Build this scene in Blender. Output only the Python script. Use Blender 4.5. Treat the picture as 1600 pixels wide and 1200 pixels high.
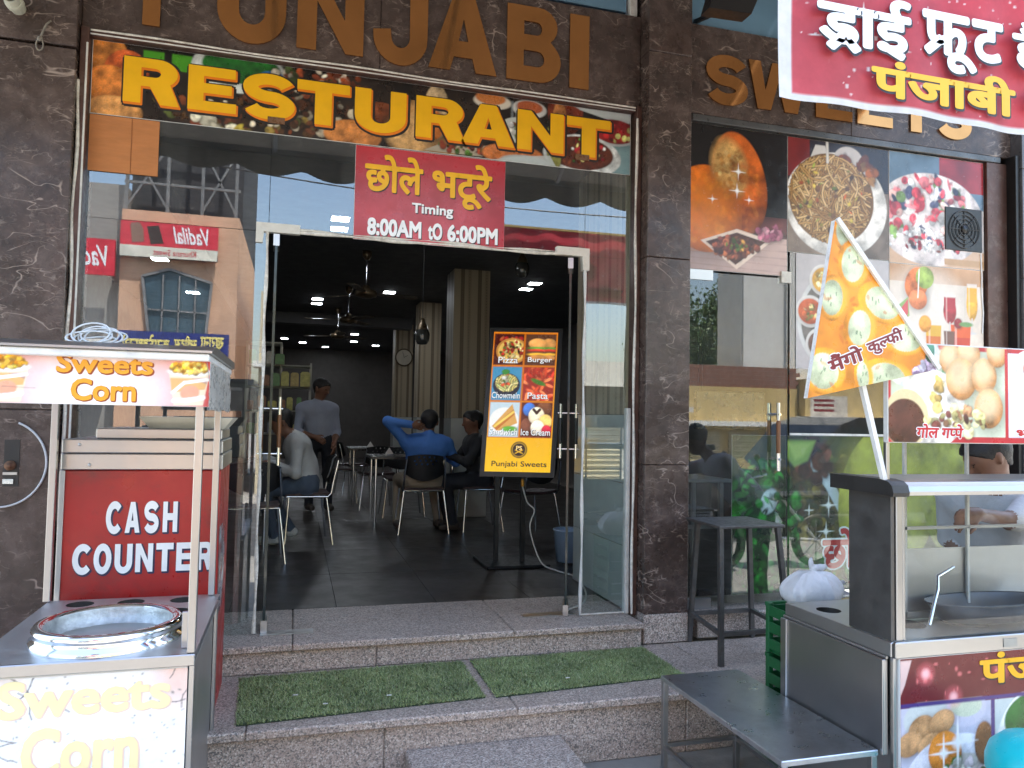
import bpy, bmesh, math, random
import numpy as np
from mathutils import Vector, Matrix

# ---------------------------------------------------------------- camera, sky, sun, exposure
SC = bpy.context.scene
COL = SC.collection
for o in list(bpy.data.objects):
    bpy.data.objects.remove(o)
R = math.radians
random.seed(7)

YAW, PITCH, ROLL, FPX = 0.278, 0.04625, 0.01892, 1182.0
fw = Vector((math.sin(YAW) * math.cos(PITCH), math.cos(YAW) * math.cos(PITCH), math.sin(PITCH)))
r0 = Vector((math.cos(YAW), -math.sin(YAW), 0))
u0 = r0.cross(fw)
rt = r0 * math.cos(ROLL) + u0 * math.sin(ROLL)
up = u0 * math.cos(ROLL) - r0 * math.sin(ROLL)
cam_data = bpy.data.cameras.new('camera')
cam = bpy.data.objects.new('camera', cam_data)
COL.objects.link(cam)
cam_data.sensor_width = 36.0
cam_data.lens = 36.0 * FPX / 1600.0
cam_data.clip_start = 0.05
cam_data.clip_end = 2000.0
m = Matrix((rt, up, -fw)).transposed().to_4x4()
m.translation = (0.0, -4.3, 1.62)
cam.matrix_world = m
SC.camera = cam

SUN_EL, SUN_AZ = R(66), R(28)           # azimuth clockwise from +y: the sun stands behind the shop, so its front lies in open shade
world = bpy.data.worlds.new('World')
SC.world = world
world.use_nodes = True
wn, wl = world.node_tree.nodes, world.node_tree.links
wn.clear()
sky = wn.new('ShaderNodeTexSky')
sky.sky_type = 'NISHITA'
sky.sun_disc = False
sky.sun_elevation = SUN_EL
sky.sun_rotation = SUN_AZ
sky.air_density = 1.3
sky.dust_density = 2.5
sky.ozone_density = 1.0
bg = wn.new('ShaderNodeBackground')
bg.inputs['Strength'].default_value = 0.15
wo = wn.new('ShaderNodeOutputWorld')
wl.new(sky.outputs[0], bg.inputs[0])
wl.new(bg.outputs[0], wo.inputs[0])

sun_data = bpy.data.lights.new('sun', 'SUN')
sun_data.energy = 4.2
sun_data.angle = R(0.53)
sun_data.color = (1.0, 0.95, 0.87)
sun = bpy.data.objects.new('sun', sun_data)
COL.objects.link(sun)
sd = Vector((math.sin(SUN_AZ) * math.cos(SUN_EL), math.cos(SUN_AZ) * math.cos(SUN_EL), math.sin(SUN_EL)))
sun.rotation_euler = sd.to_track_quat('Z', 'Y').to_euler()
sun.location = (0, -8, 12)

SC.view_settings.view_transform = 'Standard'
SC.view_settings.look = 'None'
SC.view_settings.exposure = 2.45
SC.view_settings.gamma = 1.0
SC.cycles.use_denoising = True
SC.cycles.max_bounces = 10
SC.cycles.diffuse_bounces = 4
SC.cycles.glossy_bounces = 5
SC.cycles.transmission_bounces = 8
SC.cycles.transparent_max_bounces = 16
SC.cycles.sample_clamp_indirect = 4.0
SC.cycles.caustics_reflective = False
SC.cycles.caustics_refractive = False

# ---------------------------------------------------------------- helpers: materials
def s2l(c):
    c = np.asarray(c, dtype=np.float64)
    return np.where(c <= 0.04045, c / 12.92, ((c + 0.055) / 1.055) ** 2.4)

def C8(r, g, b):
    """8 bit sRGB to a linear tuple"""
    return tuple(float(v) for v in s2l(np.array([r, g, b]) / 255.0))

MATS = {}

def newmat(name):
    mt = bpy.data.materials.new(name)
    mt.use_nodes = True
    N, L = mt.node_tree.nodes, mt.node_tree.links
    return mt, N, L, N['Principled BSDF']

def rgba(c):
    return (c[0], c[1], c[2], 1.0)

def texco(N, L, scale=(1, 1, 1), rot=(0, 0, 0)):
    tc = N.new('ShaderNodeTexCoord')
    mp = N.new('ShaderNodeMapping')
    mp.inputs['Scale'].default_value = scale
    mp.inputs['Rotation'].default_value = rot
    L.new(tc.outputs['Object'], mp.inputs[0])
    return mp.outputs[0]

def noise(N, L, vec, scale, detail=4, rough=.55, dist=0):
    n = N.new('ShaderNodeTexNoise')
    n.inputs['Scale'].default_value = scale
    n.inputs['Detail'].default_value = detail
    n.inputs['Roughness'].default_value = rough
    n.inputs['Distortion'].default_value = dist
    L.new(vec, n.inputs['Vector'])
    return n

def ramp(N, L, fac, stops, interp='LINEAR'):
    r = N.new('ShaderNodeValToRGB')
    r.color_ramp.interpolation = interp
    el = r.color_ramp.elements
    while len(el) < len(stops):
        el.new(0.5)
    for e, (p, c) in zip(el, stops):
        e.position = p
        e.color = rgba(c) if not isinstance(c, (int, float)) else (c, c, c, 1)
    L.new(fac, r.inputs[0])
    return r

def mixc(N, L, fac, a, b, mode='MIX'):
    x = N.new('ShaderNodeMix')
    x.data_type = 'RGBA'
    x.blend_type = mode
    for sock, v in ((x.inputs[0], fac), (x.inputs[6], a), (x.inputs[7], b)):
        if hasattr(v, 'is_linked'):
            L.new(v, sock)
        elif isinstance(v, (int, float)):
            sock.default_value = v
        else:
            sock.default_value = rgba(v)
    return x.outputs[2]

def maprange(N, L, v, a, b, c, d):
    x = N.new('ShaderNodeMapRange')
    L.new(v, x.inputs[0])
    for i, q in enumerate((a, b, c, d)):
        x.inputs[i + 1].default_value = q
    return x.outputs[0]

def bump(N, L, P, h, strength, dist=.01):
    b = N.new('ShaderNodeBump')
    b.inputs['Strength'].default_value = strength
    b.inputs['Distance'].default_value = dist
    L.new(h, b.inputs['Height'])
    L.new(b.outputs[0], P.inputs['Normal'])

def M(name, col, rough=.5, metal=0., var=.18, vscale=5., rvar=.12, bmp=0., bscale=60., spec=.5, stretch=(1, 1, 1), dirt=None, dirt_amt=.0, dscale=3., coat=0., sheen=0.):
    """procedural material: base colour with slow and fine variation, uneven gloss, optional dirt"""
    if name in MATS:
        return MATS[name]
    mt, N, L, P = newmat(name)
    v = texco(N, L, stretch)
    n = noise(N, L, v, vscale, 6, .6)
    f = maprange(N, L, n.outputs[0], .3, .7, 1 - var, 1 + var)
    hs = N.new('ShaderNodeHueSaturation')
    hs.inputs['Color'].default_value = rgba(col)
    L.new(f, hs.inputs['Value'])
    cout = hs.outputs[0]
    if dirt is not None:
        n3 = noise(N, L, v, dscale, 9, .75, .3)
        m3 = maprange(N, L, n3.outputs[0], .50, .80, 0, min(1, dirt_amt * 2.2))
        cout = mixc(N, L, m3, cout, dirt)
    L.new(cout, P.inputs['Base Color'])
    n2 = noise(N, L, v, vscale * 4.3, 5, .6)
    rr = maprange(N, L, n2.outputs[0], .3, .7, max(.02, rough - rvar), min(1, rough + rvar))
    L.new(rr, P.inputs['Roughness'])
    P.inputs['Metallic'].default_value = metal
    P.inputs['Specular IOR Level'].default_value = spec
    if coat:
        P.inputs['Coat Weight'].default_value = coat
    if bmp:
        n4 = noise(N, L, v, bscale, 4, .6)
        bump(N, L, P, n4.outputs[0], bmp)
    MATS[name] = mt
    return mt

def marble_mat():
    if 'marble' in MATS:
        return MATS['marble']
    mt, N, L, P = newmat('brown veined marble')
    v = texco(N, L)
    n = noise(N, L, v, 5.0, 10, .72, .5)
    c = ramp(N, L, n.outputs[0], [(.30, (.034, .024, .020)), (.50, (.068, .047, .040)), (.66, (.115, .084, .073)), (.8, (.16, .122, .105))]).outputs[0]
    for sc_, w, lo, hi, msc, rot, st, amt in ((3.2, .010, .50, .58, 4.5, (0, .6, .2), (1, 1, 2.2), .75), (6.5, .014, .50, .60, 7.0, (.1, -.5, .4), (1, 1, 2.4), .55), (13.0, .022, .48, .62, 12.0, (0, .75, 0), (1, 1, 2.0), .30), (30.0, .03, .52, .66, 16.0, (0, .3, 0), (1, 1, 1.6), .16)):
        mp = N.new('ShaderNodeMapping'); mp.inputs['Rotation'].default_value = rot; mp.inputs['Scale'].default_value = st
        L.new(v, mp.inputs[0])
        rn = noise(N, L, mp.outputs[0], sc_, 2.5, .5, .55)
        sb = N.new('ShaderNodeMath'); sb.operation = 'SUBTRACT'; sb.inputs[1].default_value = .5; L.new(rn.outputs[0], sb.inputs[0])
        ab = N.new('ShaderNodeMath'); ab.operation = 'ABSOLUTE'; L.new(sb.outputs[0], ab.inputs[0])
        vein = maprange(N, L, ab.outputs[0], 0, w, 1, 0)
        mk = noise(N, L, v, msc, 2, .6)
        msk = maprange(N, L, mk.outputs[0], lo, hi, 0, amt)
        mul = N.new('ShaderNodeMath'); mul.operation = 'MULTIPLY'
        L.new(vein, mul.inputs[0]); L.new(msk, mul.inputs[1])
        c = mixc(N, L, mul.outputs[0], c, (.40, .32, .27))
    L.new(c, P.inputs['Base Color'])
    rn = noise(N, L, v, 11, 5, .6)
    L.new(maprange(N, L, rn.outputs[0], .3, .7, .18, .36), P.inputs['Roughness'])
    P.inputs['Specular IOR Level'].default_value = .38
    MATS['marble'] = mt
    return mt

def granite_mat(name='granite', tint=(1, 1, 1), polish=.4):
    if name in MATS:
        return MATS[name]
    mt, N, L, P = newmat(name)
    v = texco(N, L)
    vo = N.new('ShaderNodeTexVoronoi'); vo.inputs['Scale'].default_value = 170
    L.new(v, vo.inputs['Vector'])
    sep = N.new('ShaderNodeSeparateColor'); L.new(vo.outputs['Color'], sep.inputs[0])
    t = tint
    def T(c): return tuple(a * b for a, b in zip(c, t))
    r = ramp(N, L, sep.outputs[0], [(0, T((.05, .046, .047))), (.14, T((.15, .13, .12))), (.28, T((.33, .255, .225))), (.52, T((.43, .345, .305))), (.74, T((.52, .46, .42))), (.92, T((.7, .66, .62)))], 'CONSTANT')
    vo2 = N.new('ShaderNodeTexVoronoi'); vo2.inputs['Scale'].default_value = 420
    L.new(v, vo2.inputs['Vector'])
    sep2 = N.new('ShaderNodeSeparateColor'); L.new(vo2.outputs['Color'], sep2.inputs[0])
    m2 = maprange(N, L, sep2.outputs[1], 0, 1, .6, 1.25)
    c = mixc(N, L, 1.0, r.outputs[0], m2, 'MULTIPLY')
    n = noise(N, L, v, 2.6, 7, .65)
    d = maprange(N, L, n.outputs[0], .35, .72, 0, .34)
    c = mixc(N, L, d, c, T((.20, .155, .13)))
    c = mixc(N, L, .26, c, (.42, .385, .345))
    L.new(c, P.inputs['Base Color'])
    n5 = noise(N, L, v, 9, 5, .6)
    L.new(maprange(N, L, n5.outputs[0], .3, .7, polish - .1, polish + .2), P.inputs['Roughness'])
    bump(N, L, P, sep2.outputs[1], .10, .002)
    MATS[name] = mt
    return mt

def glass_mat(name='glass', ior=2.35, tint=(.93, .97, .96), dirt=.03):
    """clear sheet: mirror reflection by Fresnel, the rest passes straight through, faint dust"""
    if name in MATS:
        return MATS[name]
    mt, N, L, P = newmat(name)
    N.remove(P)
    out = N['Material Output']
    fr = N.new('ShaderNodeFresnel'); fr.inputs['IOR'].default_value = ior
    tr = N.new('ShaderNodeBsdfTransparent'); tr.inputs[0].default_value = rgba(tint)
    gl = N.new('ShaderNodeBsdfGlossy'); gl.inputs['Roughness'].default_value = 0.0
    gl.inputs[0].default_value = (.95, .97, 1, 1)
    mx = N.new('ShaderNodeMixShader')
    geo = N.new('ShaderNodeNewGeometry')
    inv = N.new('ShaderNodeMath'); inv.operation = 'SUBTRACT'; inv.inputs[0].default_value = 1.0; L.new(geo.outputs['Backfacing'], inv.inputs[1])
    fm = N.new('ShaderNodeMath'); fm.operation = 'MULTIPLY'; L.new(fr.outputs[0], fm.inputs[0]); L.new(inv.outputs[0], fm.inputs[1])
    L.new(fm.outputs[0], mx.inputs[0]); L.new(tr.outputs[0], mx.inputs[1]); L.new(gl.outputs[0], mx.inputs[2])
    df = N.new('ShaderNodeBsdfDiffuse'); df.inputs[0].default_value = (.5, .5, .48, 1)
    v = texco(N, L, (1, 1, .35))
    n = noise(N, L, v, 5, 7, .7)
    dm = maprange(N, L, n.outputs[0], .45, .8, dirt * .15, dirt * 2.2)
    mx2 = N.new('ShaderNodeMixShader')
    L.new(dm, mx2.inputs[0]); L.new(mx.outputs[0], mx2.inputs[1]); L.new(df.outputs[0], mx2.inputs[2])
    L.new(mx2.outputs[0], out.inputs[0])
    MATS[name] = mt
    return mt

def print_mat(name='print', rough=.32, emit=0., rvar=.08, spec=.5):
    key = name
    if key in MATS:
        return MATS[key]
    mt, N, L, P = newmat(name)
    a = N.new('ShaderNodeAttribute'); a.attribute_name = 'ink'
    v = texco(N, L)
    n = noise(N, L, v, 14, 6, .65)
    c = mixc(N, L, 1.0, a.outputs['Color'], maprange(N, L, n.outputs[0], .3, .75, 1.04, .86), 'MULTIPLY')
    L.new(c, P.inputs['Base Color'])
    L.new(maprange(N, L, n.outputs[0], .3, .7, max(.04, rough - rvar), rough + rvar), P.inputs['Roughness'])
    P.inputs['Specular IOR Level'].default_value = spec
    if emit:
        L.new(a.outputs['Color'], P.inputs['Emission Color'])
        P.inputs['Emission Strength'].default_value = emit
    MATS[key] = mt
    return mt

def emis_mat(name, col, strength):
    if name in MATS:
        return MATS[name]
    mt, N, L, P = newmat(name)
    P.inputs['Base Color'].default_value = rgba((.8, .8, .8))
    P.inputs['Emission Color'].default_value = rgba(col)
    P.inputs['Emission Strength'].default_value = strength
    MATS[name] = mt
    return mt

def ink(name, col, rough=.35, var=.06):
    return M(name, col, rough, 0, var, 9, .06)

# ---------------------------------------------------------------- helpers: meshes and objects
class MB:
    def __init__(s):
        s.v, s.f, s.m, s.sm = [], [], [], []

    def add(s, vs, fs, mi=0, smooth=False):
        b = len(s.v)
        s.v.extend([tuple(p) for p in vs])
        for f in fs:
            s.f.append(tuple(b + i for i in f)); s.m.append(mi); s.sm.append(smooth)
        return s

    def box(s, x0, x1, y0, y1, z0, z1, mi=0, bev=0.):
        if bev <= 0:
            vs = [(x, y, z) for z in (z0, z1) for y in (y0, y1) for x in (x0, x1)]
            return s.add(vs, [(0, 2, 3, 1), (4, 5, 7, 6), (0, 1, 5, 4), (1, 3, 7, 5), (3, 2, 6, 7), (2, 0, 4, 6)], mi)
        b = min(bev, (x1 - x0) / 2.01, (y1 - y0) / 2.01, (z1 - z0) / 2.01)
        X, Y, Z = (x0, x1), (y0, y1), (z0, z1)
        vs, idx = [], {}
        for i in (0, 1):
            for j in (0, 1):
                for k in (0, 1):
                    sx, sy, sz = (b if i == 0 else -b), (b if j == 0 else -b), (b if k == 0 else -b)
                    for ax in range(3):
                        idx[(i, j, k, ax)] = len(vs)
                        vs.append((X[i] + (0 if ax == 0 else sx), Y[j] + (0 if ax == 1 else sy), Z[k] + (0 if ax == 2 else sz)))
        fs = []
        for a in (0, 1):
            q = [(a, 0, 0), (a, 1, 0), (a, 1, 1), (a, 0, 1)]
            f = [idx[c + (0,)] for c in q]; fs.append(f if a else f[::-1])
            q = [(0, a, 0), (0, a, 1), (1, a, 1), (1, a, 0)]
            f = [idx[c + (1,)] for c in q]; fs.append(f if a else f[::-1])
            q = [(0, 0, a), (1, 0, a), (1, 1, a), (0, 1, a)]
            f = [idx[c + (2,)] for c in q]; fs.append(f if a else f[::-1])
        for a in (0, 1):
            for c in (0, 1):
                f = [idx[(a, c, 0, 0)], idx[(a, c, 1, 0)], idx[(a, c, 1, 1)], idx[(a, c, 0, 1)]]
                fs.append(f if a != c else f[::-1])
                f = [idx[(a, 0, c, 0)], idx[(a, 1, c, 0)], idx[(a, 1, c, 2)], idx[(a, 0, c, 2)]]
                fs.append(f if a == c else f[::-1])
                f = [idx[(0, a, c, 1)], idx[(1, a, c, 1)], idx[(1, a, c, 2)], idx[(0, a, c, 2)]]
                fs.append(f if a != c else f[::-1])
        for i in (0, 1):
            for j in (0, 1):
                for k in (0, 1):
                    f = [idx[(i, j, k, 0)], idx[(i, j, k, 1)], idx[(i, j, k, 2)]]
                    fs.append(f if (i + j + k) % 2 == 1 else f[::-1])
        return s.add(vs, fs, mi)

    def tube(s, pts, r, n=8, mi=0, cap=True, smooth=True):
        pts = [Vector(p) for p in pts]
        rs = r if isinstance(r, (list, tuple)) else [r] * len(pts)
        rings, prev = [], None
        for i, p in enumerate(pts):
            t = (pts[min(i + 1, len(pts) - 1)] - pts[max(i - 1, 0)])
            t = t.normalized() if t.length > 1e-9 else Vector((0, 0, 1))
            if prev is None:
                a = Vector((0, 0, 1)) if abs(t.z) < .9 else Vector((1, 0, 0))
                u = t.cross(a).normalized()
            else:
                u = (prev - t * prev.dot(t)).normalized()
            prev = u
            w = t.cross(u)
            rings.append([p + (u * math.cos(2 * math.pi * k / n) + w * math.sin(2 * math.pi * k / n)) * rs[i] for k in range(n)])
        vs = [q for rg in rings for q in rg]
        fs = []
        for i in range(len(pts) - 1):
            for k in range(n):
                a, b = i * n + k, i * n + (k + 1) % n
                fs.append((a, b, b + n, a + n))
        s.add(vs, fs, mi, smooth)
        if cap:
            s.add(rings[0], [tuple(range(n))[::-1]], mi)
            s.add(rings[-1], [tuple(range(n))], mi)
        return s

    def bar(s, a, b, w, h, mi=0, upv=(0, 0, 1)):
        a, b = Vector(a), Vector(b)
        t = (b - a).normalized()
        u = Vector(upv)
        if abs(t.dot(u)) > .98:
            u = Vector((0, 1, 0))
        sd_ = t.cross(u).normalized(); u2 = sd_.cross(t).normalized()
        vs = []
        for p in (a, b):
            for i, j in ((-1, -1), (1, -1), (1, 1), (-1, 1)):
                vs.append(p + sd_ * (w / 2 * i) + u2 * (h / 2 * j))
        return s.add(vs, [(3, 2, 1, 0), (4, 5, 6, 7), (0, 1, 5, 4), (1, 2, 6, 5), (2, 3, 7, 6), (3, 0, 4, 7)], mi)

    def lathe(s, prof, c, n=24, mi=0, smooth=True, axis='z', arc=None):
        vs, fs = [], []
        for (r, h) in prof:
            for k in range(n):
                a = 2 * math.pi * k / n
                p = (r * math.cos(a), r * math.sin(a), h)
                if axis == 'y': p = (p[0], -p[2], p[1])
                if axis == 'x': p = (p[2], p[0], p[1])
                vs.append((c[0] + p[0], c[1] + p[1], c[2] + p[2]))
        for i in range(len(prof) - 1):
            for k in range(n):
                a, b = i * n + k, i * n + (k + 1) % n
                fs.append((a, b, b + n, a + n))
        return s.add(vs, fs, mi, smooth)

    def prism(s, poly, O, U, V, depth, mi=0):
        """polygon in the plane O+U*u+V*v, thickness depth against the normal U x V"""
        O, U, V = Vector(O), Vector(U), Vector(V)
        nrm = U.cross(V).normalized()
        fr = [O + U * a + V * b for a, b in poly]
        bk = [p - nrm * depth for p in fr]
        n = len(poly)
        fs = [tuple(range(n)), tuple(range(2 * n - 1, n - 1, -1))]
        for i in range(n):
            j = (i + 1) % n
            fs.append((i, i + n, j + n, j))
        return s.add(fr + bk, fs, mi)

    def blob(s, c, r, n=10, sq=(1, 1, 1), jit=0., mi=0, rnd=random):
        prof = []
        vs, fs = [], []
        m_ = max(4, n // 2)
        for i in range(m_ + 1):
            a = math.pi * i / m_
            for k in range(n):
                b = 2 * math.pi * k / n
                q = r * (1 + rnd.uniform(-jit, jit))
                vs.append((c[0] + q * math.sin(a) * math.cos(b) * sq[0], c[1] + q * math.sin(a) * math.sin(b) * sq[1], c[2] + q * math.cos(a) * sq[2]))
        for i in range(m_):
            for k in range(n):
                a, b = i * n + k, i * n + (k + 1) % n
                fs.append((a, a + n, b + n, b))
        return s.add(vs, fs, mi, True)

    def mesh(s, name, mats):
        me = bpy.data.meshes.new(name)
        me.from_pydata(s.v, [], s.f)
        for mt in (mats if isinstance(mats, (list, tuple)) else [mats]):
            me.materials.append(mt)
        me.polygons.foreach_set('material_index', s.m)
        me.polygons.foreach_set('use_smooth', s.sm)
        me.update()
        return me

    def obj(s, name, mats, parent=None, rel=False):
        return link(name, s.mesh(name, mats), parent, rel)

def link(name, me, parent=None, rel=False):
    """rel: mesh is in the parent's own coordinates; otherwise in world coordinates"""
    o = bpy.data.objects.new(name, me)
    COL.objects.link(o)
    if parent is not None:
        o.parent = parent
        if not rel:
            o.matrix_parent_inverse = Matrix.Translation(-base_of(parent))
    return o

def base_of(p):
    b = Vector((0, 0, 0))
    if p.type == 'EMPTY' or p.get('moved'):
        b = Vector(p.location)
    return b

def tag(o, label=None, cat=None, group=None, kind=None):
    if label: o['label'] = label
    if cat: o['category'] = cat
    if group: o['group'] = group
    if kind: o['kind'] = kind
    return o

def thing(name, label, cat, loc=(0, 0, 0), rotz=0., group=None):
    o = bpy.data.objects.new(name, None)
    o.empty_display_size = .1
    COL.objects.link(o)
    o.location = loc
    o.rotation_euler = (0, 0, rotz)
    return tag(o, label, cat, group)

def dup(root, loc, rotz, label, group=None):
    def cp(o, par):
        c = o.copy(); COL.objects.link(c); c.parent = par
        for ch in o.children: cp(ch, c)
        return c
    r = root.copy(); COL.objects.link(r); r.location = loc; r.rotation_euler = (0, 0, rotz)
    r['label'] = label
    if group: r['group'] = group
    for ch in list(root.children): cp(ch, r)
    return r

# ---------------------------------------------------------------- helpers: lettering
TXT = {}

def arc(cx, cy, rx, ry, a0, a1, n=10):
    return [(cx + rx * math.cos(R(a0 + (a1 - a0) * i / n)), cy + ry * math.sin(R(a0 + (a1 - a0) * i / n))) for i in range(n + 1)]

def thick(path, hw, hh):
    """outline of a pen path, half width hw across and hh up"""
    L_, R_ = [], []
    for i, p in enumerate(path):
        a, b = path[max(i - 1, 0)], path[min(i + 1, len(path) - 1)]
        d = np.array((b[0] - a[0], b[1] - a[1])); d = d / np.linalg.norm(d)
        L_.append((p[0] - d[1] * hw, p[1] + d[0] * hh)); R_.append((p[0] + d[1] * hw, p[1] - d[0] * hh))
    return L_ + R_[::-1]

BLOCK = {
    'E': [[(0, 0), (0, 1), (.97, 1), (.97, .78), (.32, .78), (.32, .62), (.9, .62), (.9, .40), (.32, .40), (.32, .22), (1, .22), (1, 0)]],
    'T': [[(.34, 0), (.34, .77), (0, .77), (0, 1), (1, 1), (1, .77), (.66, .77), (.66, 0)]],
    'I': [[(0, 0), (0, 1), (1, 1), (1, 0)]],
    'H': [[(0, 0), (0, 1), (.31, 1), (.31, .62), (.69, .62), (.69, 1), (1, 1), (1, 0), (.69, 0), (.69, .39), (.31, .39), (.31, 0)]],
    'N': [[(0, 0), (0, 1), (.29, 1), (.71, .41), (.71, 1), (1, 1), (1, 0), (.73, 0), (.29, .61), (.29, 0)]],
    'A': [[(0, 0), (.35, 1), (.65, 1), (1, 0), (.69, 0), (.635, .18), (.365, .18), (.31, 0)], [(.43, .39), (.5, .68), (.57, .39)]],
    'W': [[(0, 1), (.2, 1), (.285, .40), (.40, 1), (.60, 1), (.715, .40), (.8, 1), (1, 1), (.845, 0), (.62, 0), (.5, .58), (.38, 0), (.155, 0)]],
    'U': [[(0, 1), (.31, 1), (.31, .40)] + arc(.5, .38, .19, .16, 180, 360)[1:] + [(.69, 1), (1, 1), (1, .40)] + arc(.5, .38, .5, .38, 0, -180, 16)[1:]],
    'J': [[(.66, 1), (1, 1), (1, .36)] + arc(.5, .34, .5, .34, 0, -180, 16)[1:] + [(0, .40), (.32, .43), (.33, .34)] + arc(.5, .34, .17, .13, 180, 360, 8)[1:]],
    'P': [[(0, 0), (0, 1), (.58, 1)] + arc(.58, .68, .42, .32, 90, -90, 14)[1:] + [(.31, .36), (.31, 0)], [(.31, .79), (.31, .57), (.52, .57)] + arc(.52, .68, .15, .11, -90, 90, 8)[1:]],
    'R': [[(0, 0), (0, 1), (.62, 1)] + arc(.62, .70, .34, .30, 90, -52, 12)[1:] + [(1, 0), (.66, 0), (.47, .38), (.31, .38), (.31, 0)], [(.31, .79), (.31, .59), (.55, .59)] + arc(.55, .69, .11, .10, -90, 90, 8)[1:]],
    'B': [[(0, 0), (0, 1), (.58, 1)] + arc(.58, .75, .35, .25, 90, -50, 10)[1:] + arc(.60, .29, .40, .29, 55, -90, 12)[1:], [(.31, .80), (.31, .62), (.54, .62)] + arc(.54, .71, .10, .09, -90, 90, 7)[1:], [(.31, .41), (.31, .20), (.56, .20)] + arc(.56, .305, .13, .105, -90, 90, 7)[1:]],
    'S': [thick(arc(.5, .690, .355, .190, 18, 268, 22) + arc(.5, .310, .355, .190, 88, -162, 22), .145, .12)],
    'C': [thick(arc(.52, .5, .375, .385, 42, 318, 26), .145, .115)],
    'O': [arc(.5, .5, .5, .5, 0, 345, 23), arc(.5, .5, .205, .265, 0, 345, 23)],
}

def block_glyph(ch):
    cu = bpy.data.curves.new('t', 'CURVE'); cu.dimensions = '2D'; cu.fill_mode = 'FRONT'
    for c in BLOCK[ch]:
        sp = cu.splines.new('POLY'); sp.points.add(len(c) - 1); sp.use_cyclic_u = True
        for p, q in zip(sp.points, c): p.co = (q[0], q[1], 0, 1)
    ob = bpy.data.objects.new('t', cu); me = bpy.data.meshes.new_from_object(ob)
    v = np.zeros(len(me.vertices) * 3); me.vertices.foreach_get('co', v); fs = [tuple(p.vertices) for p in me.polygons]
    fix = [f if me.polygons[i].normal.z > 0 else f[::-1] for i, f in enumerate(fs)]
    bpy.data.objects.remove(ob); bpy.data.meshes.remove(me); bpy.data.curves.remove(cu)
    return v.reshape(-1, 3)[:, :2].copy(), fix

def glyphs(body, res=3):
    if body in TXT:
        return TXT[body]
    if body[0] == '#':
        TXT[body] = block_glyph(body[1]); return TXT[body]
    cu = bpy.data.curves.new('t', 'FONT')
    cu.body = body; cu.size = 1.0; cu.resolution_u = res
    ob = bpy.data.objects.new('t', cu)
    me = bpy.data.meshes.new_from_object(ob)
    v = np.zeros(len(me.vertices) * 3); me.vertices.foreach_get('co', v)
    fs = [tuple(p.vertices) for p in me.polygons]
    bpy.data.objects.remove(ob); bpy.data.meshes.remove(me); bpy.data.curves.remove(cu)
    TXT[body] = (v.reshape(-1, 3)[:, :2].copy(), fs)
    return TXT[body]

def cutx(v, f, xmax):
    bm = bmesh.new()
    vs = [bm.verts.new((a, b, 0)) for a, b in v]
    for q in f:
        try: bm.faces.new([vs[i] for i in q])
        except ValueError: pass
    bmesh.ops.bisect_plane(bm, geom=bm.verts[:] + bm.edges[:] + bm.faces[:], plane_co=(xmax, 0, 0), plane_no=(1, 0, 0), clear_outer=True)
    bm.verts.index_update()
    v2 = np.array([(p.co.x, p.co.y) for p in bm.verts]); f2 = [tuple(p.index for p in q.verts) for q in bm.faces]
    bm.free()
    return v2, f2

def stroke(pts, w):
    vs, fs = [], []
    for (a, b) in zip(pts[:-1], pts[1:]):
        a, b = np.array(a, float), np.array(b, float)
        d = (b - a) / np.linalg.norm(b - a); n = np.array([-d[1], d[0]]) * w / 2
        k = len(vs)
        vs += [a + n, a - n, b - n, b + n]; fs.append((k, k + 1, k + 2, k + 3))
    return np.array(vs), fs

def compose(runs):
    """runs: strings, ('half', char, cut) for a consonant without its stem, ('mark', pts, w) strokes on the last cluster"""
    if isinstance(runs, str):
        return glyphs(runs)
    V, F, x, last = [], [], 0., (0, 0)
    for q in runs:
        if q == ' ':
            x += .28; continue
        if isinstance(q, str):
            v, f = glyphs(q)
        elif q[0] == 'half':
            v, f = glyphs(q[1]); v, f = cutx(v, f, v[:, 0].max() - q[2])
        else:
            v, f = stroke(q[1], q[2]); v = v + np.array([last[0], 0])
            k = sum(len(a) for a in V); V.append(v); F += [tuple(i + k for i in g) for g in f]
            continue
        off = x - v[:, 0].min()
        last = (x, x + np.ptp(v[:, 0]))
        k = sum(len(a) for a in V)
        V.append(v + np.array([off, 0])); F += [tuple(i + k for i in g) for g in f]
        x += np.ptp(v[:, 0]) - .02
    return np.concatenate(V), F

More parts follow.
